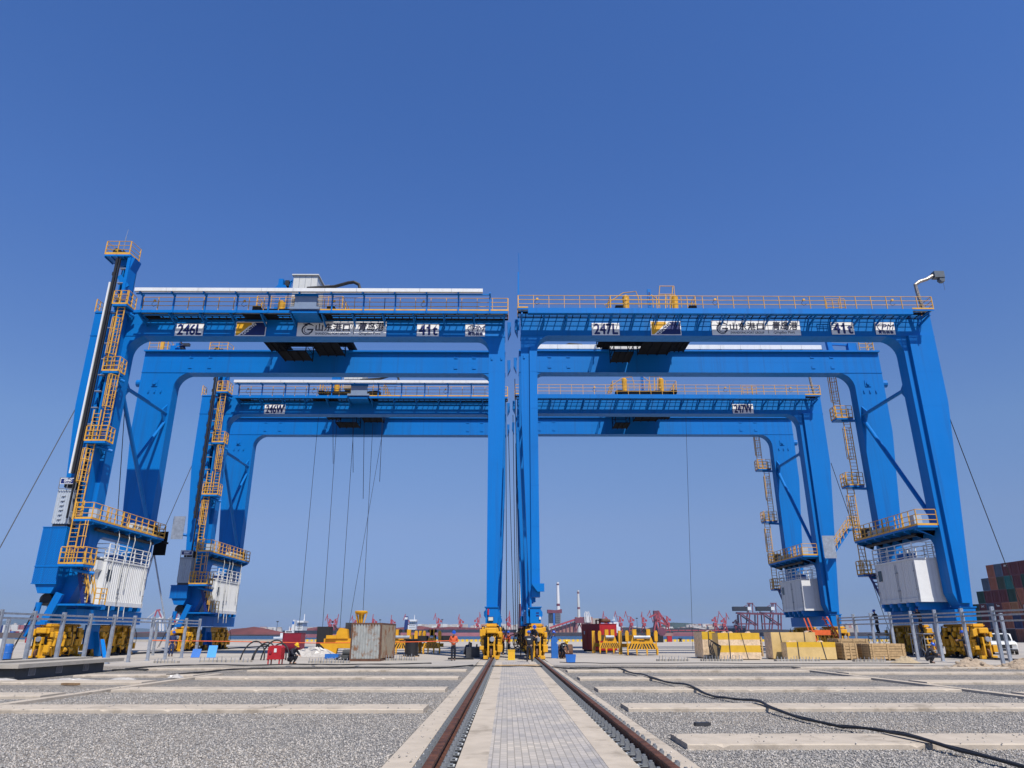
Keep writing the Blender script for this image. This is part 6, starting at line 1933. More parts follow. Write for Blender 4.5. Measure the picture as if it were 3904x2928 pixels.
# loose stones lying on the near gravel, where single stones can be told apart
import numpy as np
def loose_stones():
    rg = np.random.default_rng(4)
    N = 130000
    Y = 9.8 + (rg.random(N) ** 1.25) * 15.0
    X = (rg.random(N) * 2 - 1) * (Y * .76 + .5)
    bare = (X > -1.68) & (X < 2.6)          # foundations and paving
    Z = np.where(bare, .056, 0.0)
    on = np.zeros(N, bool)
    for y in (12.15, 17.75, 23.4): on |= (X > 2.75) & (X < 13.95) & (Y > y - .03) & (Y < y + 1.26)
    for y in (17.5, 23.45): on |= (X < -1.82) & (X > -12.05) & (Y > y - .03) & (Y < y + 1.26)
    for y in (21.2, 26.9): on |= (X < -12.7) & (Y > y - .04) & (Y < y + 1.3)
    for y in (21.2, 26.8): on |= (X > 14.7) & (Y > y - .04) & (Y < y + 1.3)
    on |= ((abs(X + 12.35) < .2) & (Y > 15.4)) | ((abs(X - 14.3) < .2) & (Y > 16.9))
    Z = np.where(on, .088, Z)
    # a few stones have spilled onto the concrete
    u = rg.random(N)
    edge = ((X < -1.25) & (X > -1.6)) | ((X > 2.2) & (X < 2.5))
    keep = np.where(on, u < .02, np.where(bare, edge & (u < .03), True))
    Z = Z[keep]
    X, Y = X[keep], Y[keep]
    n = len(X)
    sz = .010 + .0145 * rg.random(n) ** 1.6
    base = np.array([(1, 0, 0), (-1, 0, 0), (0, 1, 0), (0, -1, 0), (0, 0, 1), (0, 0, -1), (.62, .62, .45), (-.62, .6, .4), (.6, -.62, .42), (-.6, -.62, .45)], float)[:6]
    ang = rg.random(n) * 6.283
    asp = .65 + .7 * rg.random((n, 3)); asp[:, 2] = .5 + .5 * rg.random(n)
    P = base[None] * asp[:, None, :] * sz[:, None, None] * (.8 + .4 * rg.random((n, 6, 1)))
    ca, sa = np.cos(ang)[:, None], np.sin(ang)[:, None]
    tx = rg.normal(0, .35, n)[:, None]
    x = P[:, :, 0] * ca - P[:, :, 1] * sa; y = P[:, :, 0] * sa + P[:, :, 1] * ca; z = P[:, :, 2] + x * tx
    V = np.stack([x + X[:, None], y + Y[:, None], z + (sz * .25 + Z)[:, None]], -1).reshape(-1, 3)
    F = np.array([(0, 2, 4), (2, 1, 4), (1, 3, 4), (3, 0, 4), (2, 0, 5), (1, 2, 5), (3, 1, 5), (0, 3, 5)])
    F = (F[None] + 6 * np.arange(n)[:, None, None]).reshape(-1)
    me = bpy.data.meshes.new('loose_gravel')
    me.vertices.add(len(V)); me.vertices.foreach_set('co', V.ravel())
    me.loops.add(len(F)); me.loops.foreach_set('vertex_index', F.astype(np.int32))
    k = len(F) // 3
    me.polygons.add(k); me.polygons.foreach_set('loop_start', np.arange(0, 3 * k, 3, dtype=np.int32))
    me.update(calc_edges=True)
    me.validate()
    m, nn, l, b = node_mat('loose_stones', .9)
    g = nn.new("ShaderNodeNewGeometry")
    cr = nn.new("ShaderNodeValToRGB")
    e = cr.color_ramp.elements
    e[0].position, e[0].color = 0.0, (0.17, 0.163, 0.155, 1)
    e[1].position, e[1].color = 1.0, (0.60, 0.55, 0.49, 1)
    for p, c in ((.3, (0.30, 0.285, 0.265, 1)), (.6, (0.39, 0.365, 0.33, 1)), (.85, (0.46, 0.41, 0.35, 1))):
        q = e.new(p); q.color = c
    l.new(g.outputs["Random Per Island"], cr.inputs[0]); l.new(cr.outputs[0], b.inputs["Base Color"])
    me.materials.append(m)
    o = bpy.data.objects.new('loose_gravel', me)
    COL.objects.link(o)
    tag(o, 'loose grey stones on the near gravel', 'gravel', kind='stuff')
loose_stones()
# ---------------------------------------------------------------- the quay edge and the far side of the harbour
M['redcrane'] = mat('harbour_crane_red', (0.40, 0.05, 0.055), 0.6, var=0.1, scale=.2)
M['darkcrane'] = mat('dark_crane_red', (0.17, 0.035, 0.05), 0.6, var=0.2, scale=.2)
M['hullblack'] = mat('black_hull', (0.025, 0.03, 0.045), 0.6, var=0.3, scale=.05)
M['hullred'] = mat('faded_red_hull', (0.34, 0.12, 0.13), 0.7, var=0.25, scale=.04)
M['ore'] = mat('iron_ore', (0.13, 0.035, 0.03), 0.95, var=0.3, scale=.05)
M['coal'] = mat('coal', (0.02, 0.018, 0.02), 0.95, var=0.4, scale=.05)
M['quaydark'] = mat('dark_quay_wall', (0.05, 0.04, 0.045), 0.9, var=0.3, scale=.03)
M['brick'] = mat('pink_brown_cladding', (0.38, 0.19, 0.15), 0.8, var=0.15, scale=.1)
M['pale'] = mat('pale_building', (0.50, 0.47, 0.43), 0.8, var=0.2, scale=.02)
M['hill'] = mat('wooded_hill', (0.035, 0.055, 0.035), 0.95, var=0.3, scale=.01)
M['farland'] = mat('far_land', (0.16, 0.11, 0.09), 0.95, var=0.3, scale=.01)
def zq(x0, y0, k): return lambda a, b, Y: at_y(x0 + a * k, y0 + b * k, Y)
q1f, q2f, q3f, q4f = zq(0, 1750, 1000 / 1952), zq(900, 2100, 1000 / 2212), zq(1600, 2100, 1000 / 2212), zq(2400, 2100, 800 / 2212)
l6f, a1f = zq(0, 2200, 800 / 2212), zq(3650, 2100, 254 / 1109)

# yellow and black kerb along the quay, each block on its own
kb = thing('quay_kerb', 'yellow and black striped kerb along the far quay edge', 'kerb', (0, 157, .045))
m = MB()
for i in range(300):
    x = -42 + i * .46
    m.use('brightyellow' if i % 2 else 'concgrey').box(x, x + .46, 156.5, 157.1, .045, .48)
m.build('striped_kerb', kb)
MB().use('concgrey').box(-300, -42, 156.5, 157.1, .045, .47).box(96, 300, 156.5, 157.1, .045, .5).build('kerb_wall', kb)

tag(MB().use('farland').box(-9000, 9000, 1560, 15500, -9, 3.5).box(-9000, -560, 990, 1560, -9, 2.5).build('far_shore'), kind='structure')
tag(MB().use('quaydark').box(-560, 1200, 1535, 1560, -9, 3.0).build('far_quay'), kind='structure')
# mountains
def ridge(name, pts, y, depth, key):
    vs, fs = [], []
    n = len(pts)
    for x, z in pts: vs.append((x, y, 0))
    for x, z in pts: vs.append((x, y + depth * .5, z))
    for x, z in pts: vs.append((x, y + depth, 0))
    for i in range(n - 1):
        fs += [(i, i + 1, n + i + 1, n + i), (n + i, n + i + 1, 2 * n + i + 1, 2 * n + i)]
    tag(MB().use(key).add(vs, fs).build(name), kind='structure')
rr = random.Random(5)
base = [(-7600, 90), (-7000, 160), (-6600, 130), (-6150, 205), (-5950, 225), (-5750, 140), (-5400, 105), (-5000, 80), (-4400, 40), (-3800, 10)]
fine = []
for (xa, za), (xb, zb) in zip(base[:-1], base[1:]):
    for k in range(8): fine.append((xa + (xb - xa) * k / 8, (za + (zb - za) * k / 8) * (1 + rr.uniform(-.06, .06))))
ridge('hills', fine + [base[-1]], 8800, 1800, 'hill')
hp = []
for a, b in ((415, 795), (440, 785), (480, 772), (540, 766), (600, 768), (650, 770), (720, 772), (800, 778), (900, 786), (1000, 795), (1100, 800)):
    v = q4f(a, b, 3000); hp.append((v.x, v.z * 1.15))
ridge('hills', hp, 2900, 500, 'hill')

# town on the slopes beyond the port: reads as one mass
t = MB()
rr = random.Random(12)
for i in range(420):
    u = rr.choice([rr.uniform(1560, 2110), rr.uniform(1560, 2110), rr.uniform(2630, 2760), rr.uniform(2630, 2760), rr.uniform(1000, 1560), rr.uniform(2000, 2650), rr.uniform(3180, 3260)])
    Y = rr.uniform(2300, 2800)
    v = 2399 - rr.uniform(0, 18 if (u > 2620 or 1560 < u < 2110) else 7)
    c = at_y(u, v, Y)
    w = rr.uniform(8, 26); hh = rr.uniform(5, 14)
    t.use(rr.choice(['pale', 'pale', 'whitegrey', 'concgrey', 'brick']))
    t.box(c.x - w / 2, c.x + w / 2, Y, Y + 14, -2, max(6, c.z + hh * .3))
tag(t.build('distant_town'), 'pale houses and flats on the far shore', 'town', kind='stuff')

# bulk carriers
def ship(label, u0, u1, Y, zt, zw, house, fun, bow=1, deckgear=True):
    x0, x1 = u0, u1
    r = thing('bulk_carrier', label, 'ship', ((x0 + x1) / 2, Y, -4), 'bulk carriers across the harbour')
    def hull(z0, z1, key, nm):
        m = MB().use(key)
        nb = 14
        xb = x1 if bow > 0 else x0
        out = [(x0 if bow > 0 else x1, Y - 14)] + [(xb - bow * 30 * (1 - math.sin(math.pi / 2 * i / 6)), Y - 14 * math.cos(math.pi / 2 * i / 6)) for i in range(7)]
        out += [(x, 2 * Y - y) for x, y in reversed(out[:-1])]
        lo = [(x, y, z0) for x, y in out]; hi = [(x + (bow * 5 if abs(x - xb) < 26 else 0) * (z1 - z0) / 14, y, z1) for x, y in out]
        n = len(out)
        m.add(lo + hi, [tuple(range(n)), tuple(range(2 * n - 1, n - 1, -1))] + [(i, (i + 1) % n, n + (i + 1) % n, n + i) for i in range(n)])
        return m.build(nm, r)
    hull(-5, zw, 'hullred', 'lower_hull')
    h = hull(zw, zt, 'hullblack', 'upper_hull')
    hx0, hx1, hz = house
    m = MB().use('white').box(hx0, hx1, Y - 12, Y + 12, zt, zt + (hz - zt) * .45)
    m.box(hx0 + (hx1 - hx0) * .15, hx1, Y - 10, Y + 10, zt + (hz - zt) * .45, zt + (hz - zt) * .8)
    m.box(hx0 + (hx1 - hx0) * .2, hx1 + 1.5, Y - 14, Y + 10, zt + (hz - zt) * .8, hz)
    m.use('glass')
    for k in range(4): m.box(hx0 + 2, hx1 - 1, Y - 12.1 + (2 if k > 1 else 0), Y - 12 + (2 if k > 1 else 0), zt + (hz - zt) * (.14 + .2 * k), zt + (hz - zt) * (.2 + .2 * k))
    m.use('white').tube(((hx0 + hx1) / 2 + 3, Y, hz), ((hx0 + hx1) / 2 + 3, Y, hz + 9), .6, 6)
    m.build('deckhouse', r)
    fx0, fx1, fz, fk = fun
    m = MB().use(fk).prism([(fx0, zt), (fx1, zt), (fx1 - 1, fz), (fx0 + 2, fz)], 'y', Y - 5, Y + 5)
    m.use('bluebin' if fk == 'white' else 'white').box(fx0 + 1, fx1 - 1, Y - 5.1, Y - 5, fz - 6, fz - 2)
    m.build('funnel', r)
    m = MB().use('darkcrane')
    n = 7
    xs = hx1 + 14 if bow > 0 else x0 + 30
    xe = x1 - 34 if bow > 0 else hx0 - 14
    for i in range(n):
        a = xs + (xe - xs) * i / n
        m.box(a + 2, a + (xe - xs) / n - 3, Y - 9, Y + 9, zt, zt + 2.2)
    m.build('hatch_covers', r)
    return r
Y = 1060
ship('bulk carrier with white funnel and deckhouse seen between the left cranes', q2f(415, 700, Y).x, q2f(1330, 700, Y).x, Y, q2f(500, 672, Y).z, q2f(500, 702, Y).z, (q2f(525, 600, Y).x, q2f(585, 600, Y).x, q2f(560, 590, Y).z), (q2f(478, 600, Y).x, q2f(506, 600, Y).x, q2f(490, 582, Y).z, 'white'))
Y = 1480
ship('long bulk carrier with dark blue funnel left of the inner legs', q2f(1395, 700, Y).x, q3f(812, 700, Y).x, Y, q2f(1700, 664, Y).z, q2f(1700, 690, Y).z, (q2f(1458, 600, Y).x, q2f(1522, 600, Y).x, q2f(1500, 580, Y).z), (q2f(1420, 600, Y).x, q2f(1452, 600, Y).x, q2f(1430, 552, Y).z, 'navy'))
tb = q2f(450, 740, 860)
tug = thing('tug_boat', 'small white boat crossing the harbour in front of the bulk carrier', 'boat', (tb.x, 860, -4))
m = MB().use('white')
x = tb.x
m.prism([(x - 17, -4.2), (x + 14, -4.2), (x + 20, -1.5), (x - 17, -2.2)], 'y', 856, 864)
m.box(x - 10, x + 8, 857, 863, -2, 2).box(x - 5, x + 4, 857.5, 862.5, 2, 4.5).tube((x - 1, 860, 4.5), (x - 1, 860, 9), .4, 6)
m.use('glass').box(x - 4, x + 3, 857.4, 857.5, 2.6, 3.8)
m.build('hull', tug)
w = MB().use('white')
for i in range(12): w.add([(x - 22 - i * 5, 858 - i * .4, -3.95), (x - 18 - i * 5, 857, -3.95), (x - 18 - i * 5, 859, -3.95)], [(0, 1, 2)])
w.build('wake', tug)

# red level luffing cranes on the far quays
def portal_crane(label, base, top, tip, Y, key='redcrane'):
    """base, top and tip are points of the photo at depth Y: foot, boom head and hanging jib end"""
    b, tp, ti = base, top, tip
    zb = 2.0
    r = thing('portal_crane', label, 'crane', (b.x, Y, zb), 'red luffing cranes on the far quays')
    H = max(20, tp.z - zb)
    zs = zb + H * .30
    m = MB().use(key)
    for sx in (-1, 1):
        for sy in (-1, 1): m.bar((b.x + sx * 4.5, Y + sy * 4.5, zb), (b.x + sx * 2.2, Y + sy * 2.2, zs), 1.0)
    m.box(b.x - 5, b.x + 5, Y - 5, Y + 5, zb + H * .10, zb + H * .13)
    m.lathe((b.x, Y, zs - 1), [(2.8, 0), (2.4, H * .12)], 10)
    m.build('portal', r)
    s = 1 if tp.x >= b.x else -1
    m = MB().use(key).box(b.x - 3 - s * 2, b.x + 3 - s * 2, Y - 3.5, Y + 3.5, zs + 1, zs + H * .18)
    m.prism([(b.x - 2.5, zs + H * .2), (b.x + 2.5, zs + H * .2), (b.x - s * .5 + .8, zs + H * .46), (b.x - s * .5 - .8, zs + H * .46)], 'y', Y - 1.5, Y + 1.5)
    m.bar((b.x - s * 1, Y, zs + H * .44), (b.x - s * 6, Y, zs + H * .30), 1.4).box(b.x - s * 6 - 2, b.x - s * 6 + 2, Y - 2, Y + 2, zs + H * .24, zs + H * .34)
    m.build('machine_house', r)
    m = MB().use(key)
    for sy in (-1.2, 1.2): m.bar((b.x + s * 2.5, Y + sy, zs + H * .14), (tp.x, Y + sy * .4, tp.z), 1.1, .8)
    m.bar((b.x - s * .3, Y, zs + H * .45), (b.x * .35 + tp.x * .65, Y, zs * .35 + tp.z * .65 + 1), .7)
    m.build('boom', r)
    m = MB().use(key).bar((tp.x - (ti.x - tp.x) * .25, Y, tp.z + .6), (ti.x, Y, ti.z), 1.1, 1.2)
    m.build('jib', r)
    return r
Y = 1545
CR = [  # zoom helper, foot, boom head, jib end, words
    (q2f, (785, 640), (771, 536), (752, 588), 'first from the left, jib bent to the left'),
    (q2f, (838, 640), (864, 536), (852, 600), 'second from the left, leaning to the right'),
    (q2f, (1000, 640), (981, 548), (966, 588), 'third from the left, just above the rusty container'),
    (q2f, (1155, 625), (1157, 536), (1150, 600), 'seen head on above the rusty container'),
    (q2f, (1312, 610), (1312, 544), (1304, 590), 'seen head on right of the rusty container'),
    (q2f, (1440, 620), (1426, 536), (1410, 585), 'behind the dark blue funnel'),
    (q2f, (1703, 655), (1680, 528), (1666, 582), 'standing over the middle of the long ship'),
    (q2f, (1888, 655), (1882, 537), (1872, 580), 'standing over the right part of the long ship'),
    (q2f, (2040, 645), (2056, 520), (2066, 568), 'left of the inner left leg, jib to the right'),
    (q3f, (757, 640), (758, 506), (751, 560), 'seen between the inner legs'),
    (q3f, (1572, 640), (1548, 512), (1540, 570), 'above the dark red generator'),
    (q3f, (1690, 640), (1648, 510), (1640, 560), 'first to the right of the generator'),
    (q3f, (1780, 640), (1735, 510), (1724, 562), 'second to the right of the generator'),
    (q3f, (1888, 650), (1873, 516), (1866, 560), 'slim and upright left of the reclaimer'),
    (q3f, (1982, 645), (1937, 504), (1918, 552), 'left of the reclaimer, hook hanging'),
    (q3f, (2088, 645), (2007, 505), (1998, 530), 'behind the reclaimer'),
    (q4f, (915, 822), (944, 640), (982, 708), 'left of a pair near the unloaders, jib to the right'),
    (q4f, (1008, 805), (1020, 656), (1050, 722), 'right of a pair near the unloaders'),
    (q4f, (1130, 800), (1135, 680), (1148, 730), 'close beside the left unloader'),
]
for f, b, tp, ti, words in CR:
    portal_crane('distant red portal crane ' + words, f(*b, Y), f(*tp, Y), f(*ti, Y), Y)

# two dark red grab unloaders
def unloader(label, a):
    r = thing('grab_unloader', label, 'crane', (q4f(a, 830, 1530).x, 1530, 3), 'grab unloaders on the far quay')
    P2 = lambda x, y, dy=0: q4f(a + x, y, 1530) + Vector((0, dy, 0))
    m = MB().use('darkcrane')
    for dy in (-8, 8):
        for p, q in (((-85, 650), (-70, 835)), ((95, 650), (98, 835)), ((-85, 655), (98, 790)), ((15, 650), (0, 835)), ((-75, 770), (98, 770))):
            m.bar(P2(*p, dy), P2(*q, dy), 2.2)
    m.build('portal', r)
    m = MB().use('darkcrane').bar(P2(-115, 655), P2(170, 668), 8, 3.2)
    m.bar(P2(5, 655, -4), P2(25, 552, -4), 1.6).bar(P2(5, 655, 4), P2(25, 552, 4), 1.6).bar(P2(60, 655), P2(52, 552), 1.6).bar(P2(-2, 553), P2(62, 553), 3, 2)
    m.bar(P2(52, 556), P2(150, 655), 1.0).bar(P2(30, 556), P2(-60, 600), 1.0)
    m.build('boom_girder', r)
    p = P2(-65, 610)
    m = MB().use('black').box(p.x - 17, p.x + 12, 1524, 1536, p.z - 4.5, p.z + 4)
    m.use('white').box(p.x + 12, p.x + 19, 1524, 1536, p.z - 3, p.z + 3.5)
    m.build('machine_house', r)
unloader('dark red grab unloader crane with a white cab, left one of two', 1240)
unloader('dark red grab unloader crane with a white cab, right one of two', 1486)

# the bucket wheel reclaimer and the coal bank
r = thing('reclaimer', 'red bucket wheel reclaimer standing on the black coal bank', 'reclaimer', (q4f(320, 850, 1525).x, 1525, 3))
P3 = lambda x, y, dy=0: q4f(x, y, 1525) + Vector((0, dy, 0))
m = MB().use('redcrane')
for dy in (-5, 5):
    for p, q in (((255, 850), (285, 660)), ((330, 850), (300, 640)), ((300, 640), (400, 790)), ((270, 720), (345, 720)), ((290, 660), (210, 700)), ((345, 700), (415, 800)), ((300, 830), (270, 720)), ((285, 740), (390, 780))):
        m.bar(P3(*p, dy), P3(*q, dy), 2.6)
m.build('frame', r)
c = P3(330, 850)
MB().use('darkcrane').lathe((c.x, 1516, c.z), [(7, -1.5), (8.5, -1.2), (8.5, 1.2), (7, 1.5)], 18, 'y').build('bucket_wheel', r)
c = P3(285, 680)
MB().use('darkcrane').box(c.x - 6, c.x + 5, 1519, 1531, c.z - 8, c.z + 9).build('counterweight', r)
def bank(name, label, cat, key, f, pts, Y, d, group=None):
    top = [f(a, b, Y) for a, b in pts]
    m = MB().use(key)
    n = len(top)
    vs = [(p.x, Y - d * .5, 0) for p in top] + [(p.x, Y, p.z) for p in top] + [(p.x, Y + d * .5, 0) for p in top]
    fs = []
    for i in range(n - 1): fs += [(i, i + 1, n + i + 1, n + i), (n + i, n + i + 1, 2 * n + i + 1, 2 * n + i)]
    fs += [(0, n, 2 * n), (n - 1, 3 * n - 1, 2 * n - 1)]
    tag(m.add(vs, fs).build(name), label, cat, group)
bank('coal_bank', 'long black coal bank along the far right quay', 'coal bank', 'coal', q4f, [(-120, 815), (-60, 806), (60, 808), (180, 820), (270, 800), (330, 830), (520, 812), (640, 806), (800, 828), (1000, 822), (1200, 830), (1500, 826), (1750, 832)], 1600, 60)
bank('ore_bank', 'low dark red ore bank on the far quay left of the white ship', 'ore bank', 'ore', q2f, [(-40, 660), (80, 650), (150, 640), (230, 650), (330, 672), (415, 690)], 1000, 50, 'ore banks across the harbour')
bank('ore_bank', 'flat dark red ore bank behind the ships in the middle', 'ore bank', 'ore', q2f, [(560, 660), (700, 640), (900, 648), (1100, 640), (1340, 650), (1550, 632), (1660, 650), (1800, 640), (2100, 652)], 1640, 60, 'ore banks across the harbour')
bank('ore_bank', 'low red brown ore bank at the left behind the grey posts', 'ore bank', 'ore', l6f, [(-60, 600), (40, 590), (130, 600), (330, 598), (700, 590), (1100, 600), (1600, 575), (1800, 590)], 1500, 60, 'ore banks across the harbour')
g_ = MB().use('redcrane')
for a in range(1380, 2000, 70):
    p, q = q4f(a - 1000, 838, 1520), q4f(a - 940, 838, 1520)
    g_.bar(p, q, 2, 1.6)
tag(g_.build('conveyor'), 'low red conveyor line along the coal bank', 'conveyor', 'conveyors on the far quay')

# power station with chimneys and sloping conveyor gallery
ps = thing('power_station', 'red roofed boiler house of the power station right of the inner legs', 'building', (q3f(1138, 640, 1750).x, 1750, 3))
Y = 1750
A_, B_, C_, D_ = q3f(1088, 640, Y), q3f(1192, 500, Y), q3f(1088, 525, Y), q3f(1140, 612, Y)
MB().use('pale').box(A_.x, B_.x, Y, Y + 30, 3, D_.z).build('wall', ps)
MB().use('darksteel').box(A_.x + 1, B_.x - 2, Y + 1, Y + 29, D_.z, C_.z).build('boiler_frame', ps)
MB().use('bluebin').box(q3f(1126, 600, Y).x, q3f(1142, 600, Y).x, Y - 1, Y + 1, D_.z - 3, C_.z).build('blue_tower', ps)
m = MB().use('steel')
for i in range(6): m.bar((q3f(1150 + i * 8, 600, Y).x, Y - .5, D_.z), (q3f(1150 + i * 8, 600, Y).x, Y - .5, C_.z), .9)
for i in range(5): m.bar((q3f(1146, 600, Y).x, Y - .5, D_.z + (C_.z - D_.z) * i / 5), (B_.x, Y - .5, D_.z + (C_.z - D_.z) * i / 5), .9)
m.build('steel_frame', ps)
MB().use('darkcrane').prism([(A_.x - 2, C_.z), (B_.x + 2, C_.z), (B_.x + 2, C_.z + 9), (B_.x - 12, B_.z), (A_.x + 14, B_.z), (A_.x - 2, C_.z + 8)], 'y', Y - 1, Y + 31).build('roof', ps)
def chimney(label, f, foot, top, Y, wb, bands, key='white'):
    b, t_ = f(*foot, Y), f(*top, Y)
    r = thing('chimney', label, 'chimney', (b.x, Y, 3), 'chimneys of the power station')
    H = t_.z - 3
    rad = lambda s: wb * (1 - .45 * s)
    m = MB()
    cuts = [0] + [x for a, c in bands for x in (a, c)] + [1]
    for i in range(len(cuts) - 1):
        s0, s1 = cuts[i], cuts[i + 1]
        m.use('darkcrane' if i % 2 else key)
        m.lathe((b.x, Y, 3), [(rad(s0), H * s0), (rad(s1), H * s1)], 16)
    m.build('shaft', r)
    MB().use('darksteel').lathe((b.x, Y, 3), [(rad(1) * 1.1, H * .955), (rad(1) * 1.1, H * .965)], 16).build('gallery', r)
chimney('tall white chimney with red bands behind the boiler house', q3f, (1172, 640), (1165, 265), 1800, 5.4, [(.52, .57), (.94, .97)])
chimney('shorter grey white chimney with a dark band', q3f, (1345, 640), (1336, 333), 1800, 4.6, [(.55, .60), (.92, .95)], 'whitegrey')
chimney('white chimney with a long red lower band seen between the inner legs', q3f, (850, 660), (848, 254), 1780, 5.4, [(.05, .55), (.96, .985)])
r = thing('conveyor_gallery', 'long pinkish brown conveyor shed with a sloping roof left of the generator', 'conveyor', (q3f(1200, 660, 1600).x, 1600, 3), 'conveyors on the far quay')
Y = 1600
p0, p1, p2 = q3f(1095, 650, Y), q3f(1320, 572, Y), q3f(1320, 690, Y)
MB().use('brick').prism([(p0.x, 3), (p2.x, 3), (p1.x, p1.z - 6), (p0.x, p0.z - 4)], 'y', Y, Y + 18).build('shed', r)
MB().use('redcrane').bar((p0.x, Y - 4, p0.z), (p1.x + 10, Y - 4, p1.z + 2), 6, 3.5).build('gallery', r)
m = MB().use('darkcrane')
for i in range(7):
    x = p0.x + (p2.x - p0.x) * (i + .5) / 7
    m.bar((x, Y - 4, 3), (x, Y - 4, p0.z + (p1.z - p0.z) * (i + .5) / 7), 1.4)
m.build('trestle', r)
r = thing('transfer_tower', 'dark red transfer tower at the head of the conveyor shed', 'tower', (q3f(1345, 660, 1595).x, 1595, 3))
m = MB().use('darkcrane')
p = q3f(1345, 575, 1595)
for s in (-1, 1):
    m.bar((p.x - s * 9, 1595, 3), (p.x + s * 5, 1595, p.z), 2).bar((p.x + s * 12, 1592, 3), (p.x + s * 3, 1592, p.z), 2)
m.box(p.x - 9, p.x + 9, 1590, 1600, p.z - 8, p.z + 3)
m.build('frame', r)
f0, f1 = q3f(1290, 640, 1850), q3f(1480, 590, 1850)
simple('factory', 'grey plant buildings with three bent white ducts behind the conveyor', 'building', lambda m: [m.use('concgrey').box(f0.x, f1.x, 1850, 1880, 3, f1.z - 2).box(f0.x + 30, f0.x + 70, 1852, 1875, 3, f1.z + 6).use('brick').box(f0.x + 8, f0.x + 50, 1849, 1875, 3, f1.z + 9)] + [m.use('white').path([(q3f(1395 + 14 * i, 600, 1845).x, 1845, f1.z - 4), (q3f(1392 + 14 * i, 600, 1845).x, 1845, f1.z + 16), (q3f(1400 + 14 * i, 600, 1845).x, 1845, f1.z + 22), (q3f(1412 + 14 * i, 600, 1845).x, 1845, f1.z + 8), (q3f(1416 + 14 * i, 600, 1845).x, 1845, f1.z - 4)], 1.5, 6) for i in range(3)])
# white ship's tower and small masts right of the generator
p = q3f(1655, 600, 1500)
simple('ship_superstructure', 'white ship superstructure and mast just right of the generator', 'ship', lambda m: m.use('white').box(p.x - 6, p.x + 8, 1498, 1512, 2, 14).box(p.x - 5, p.x + 5, 1500, 1510, 14, 23).tube((p.x - 3, 1505, 23), (p.x - 3, 1505, 34), .7, 6).box(p.x - 7, p.x - 1, 1502, 1506, 26, 27.5))
p = q3f(1608, 600, 1500)
simple('sign_tower', 'dark blue and green sign tower above the generator', 'tower', lambda m: m.use('navy').box(p.x - 6, p.x + 6, 1500, 1503, 2, 24).use('white').box(p.x - 2, p.x + 4, 1499.8, 1500, 15, 22).use('hill').box(p.x - 2, p.x + 4, 1499.8, 1500, 8, 14))
def mast(label, u, v0, v1, Y, f, group='lamp masts on the far quays'):
    a, b = f(u, v0, Y), f(u, v1, Y)
    r = thing('lamp_mast', label, 'mast', (a.x, Y, 2), group)
    MB().use('darksteel').tube((a.x, Y, 2), (a.x, Y, b.z), .5, 6, .3).build('pole', r)
    MB().use('darksteel').box(a.x - 2, a.x + 2, Y - .6, Y + .6, b.z - 2, b.z).build('lamp_head', r)
mast('dark lamp mast between the reclaimer and the cranes', 1835, 640, 565, 1500, q3f)
mast('thin lamp mast left of the long ship', 1212, 640, 578, 1500, q2f)
mast('thin lamp mast behind the long ship', 1737, 640, 576, 1500, q2f)
mast('lamp mast at the far left quay', 345, 650, 592, 1400, q2f)
# rust red wharf piles on the right and small quay buildings
a, b = q4f(460, 868, 1515), q4f(690, 888, 1515)
m = MB().use('brick').box(q4f(345, 870, 1515).x, a.x, 1515, 1530, -4, q4f(400, 866, 1515).z)
m.use('hullred')
for i in range(22):
    x = a.x + (b.x - a.x) * i / 22
    m.box(x, x + 2.6, 1514, 1517, -4.5, a.z)
m.box(a.x, b.x, 1514, 1532, a.z, a.z + 1.5)
tag(m.build('pile_wharf'), 'pinkish wharf on closely set red piles below the reclaimer', 'wharf')
p = q4f(1085, 800, 1550)
simple('white_shed', 'long white roofed shed left of the unloaders', 'building', lambda m: m.use('white').prism([(p.x - 28, p.z - 3), (p.x + 30, p.z - 3), (p.x + 26, p.z + 2), (p.x - 24, p.z + 2)], 'y', 1550, 1570).use('quaydark').box(p.x - 26, p.x + 28, 1551, 1569, 2, p.z - 3))

# red and white ship to shore cranes at the far left
def sts(label, a):
    Y = 2400
    P5 = lambda x, y, dy=0: l6f(a + x, y, Y) + Vector((0, dy, 0))
    r = thing('quay_crane', label, 'crane', (P5(0, 570).x, Y, 3), 'ship to shore cranes at the far left')
    m = MB().use('white')
    for dy in (-10, 10):
        m.bar(P5(-55, 570, dy), P5(-35, 420, dy), 4).bar(P5(45, 570, dy), P5(40, 420, dy), 4).bar(P5(-45, 500, dy), P5(42, 430, dy), 2.4)
    m.bar(P5(-60, 440), P5(60, 440), 10, 5)
    m.build('portal', r)
    m = MB().use('redcrane').bar(P5(-35, 430), P5(-5, 350), 3.4).bar(P5(40, 430), P5(10, 348), 3.4).bar(P5(-8, 350), P5(30, 345), 4)
    m.use('whitegrey').bar(P5(-8, 352), P5(-130, 452), 2).bar(P5(-60, 440), P5(-140, 452), 4, 3).bar(P5(20, 350), P5(70, 440), 1.6)
    m.build('boom', r)
sts('red and white ship to shore crane behind the left posts, left one', 1660)
sts('red and white ship to shore crane behind the left posts, right one', 1890)
for k, (a, b0, words) in enumerate(((150, 500, 'left'), (255, 505, 'right'))):
    p, q = l6f(a, b0, 2600), l6f(a, 600, 2600)
    simple('distant_tower', 'pale hazy tower block at the foot of the mountain, ' + words + ' one', 'building', lambda m: m.use('pale').box(p.x - 8, p.x + 8, 2600, 2616, 2, p.z).box(p.x - 3, p.x + 3, 2603, 2610, p.z, p.z + 5), 'hazy tower blocks by the mountain')
m = MB()
rr = random.Random(3)
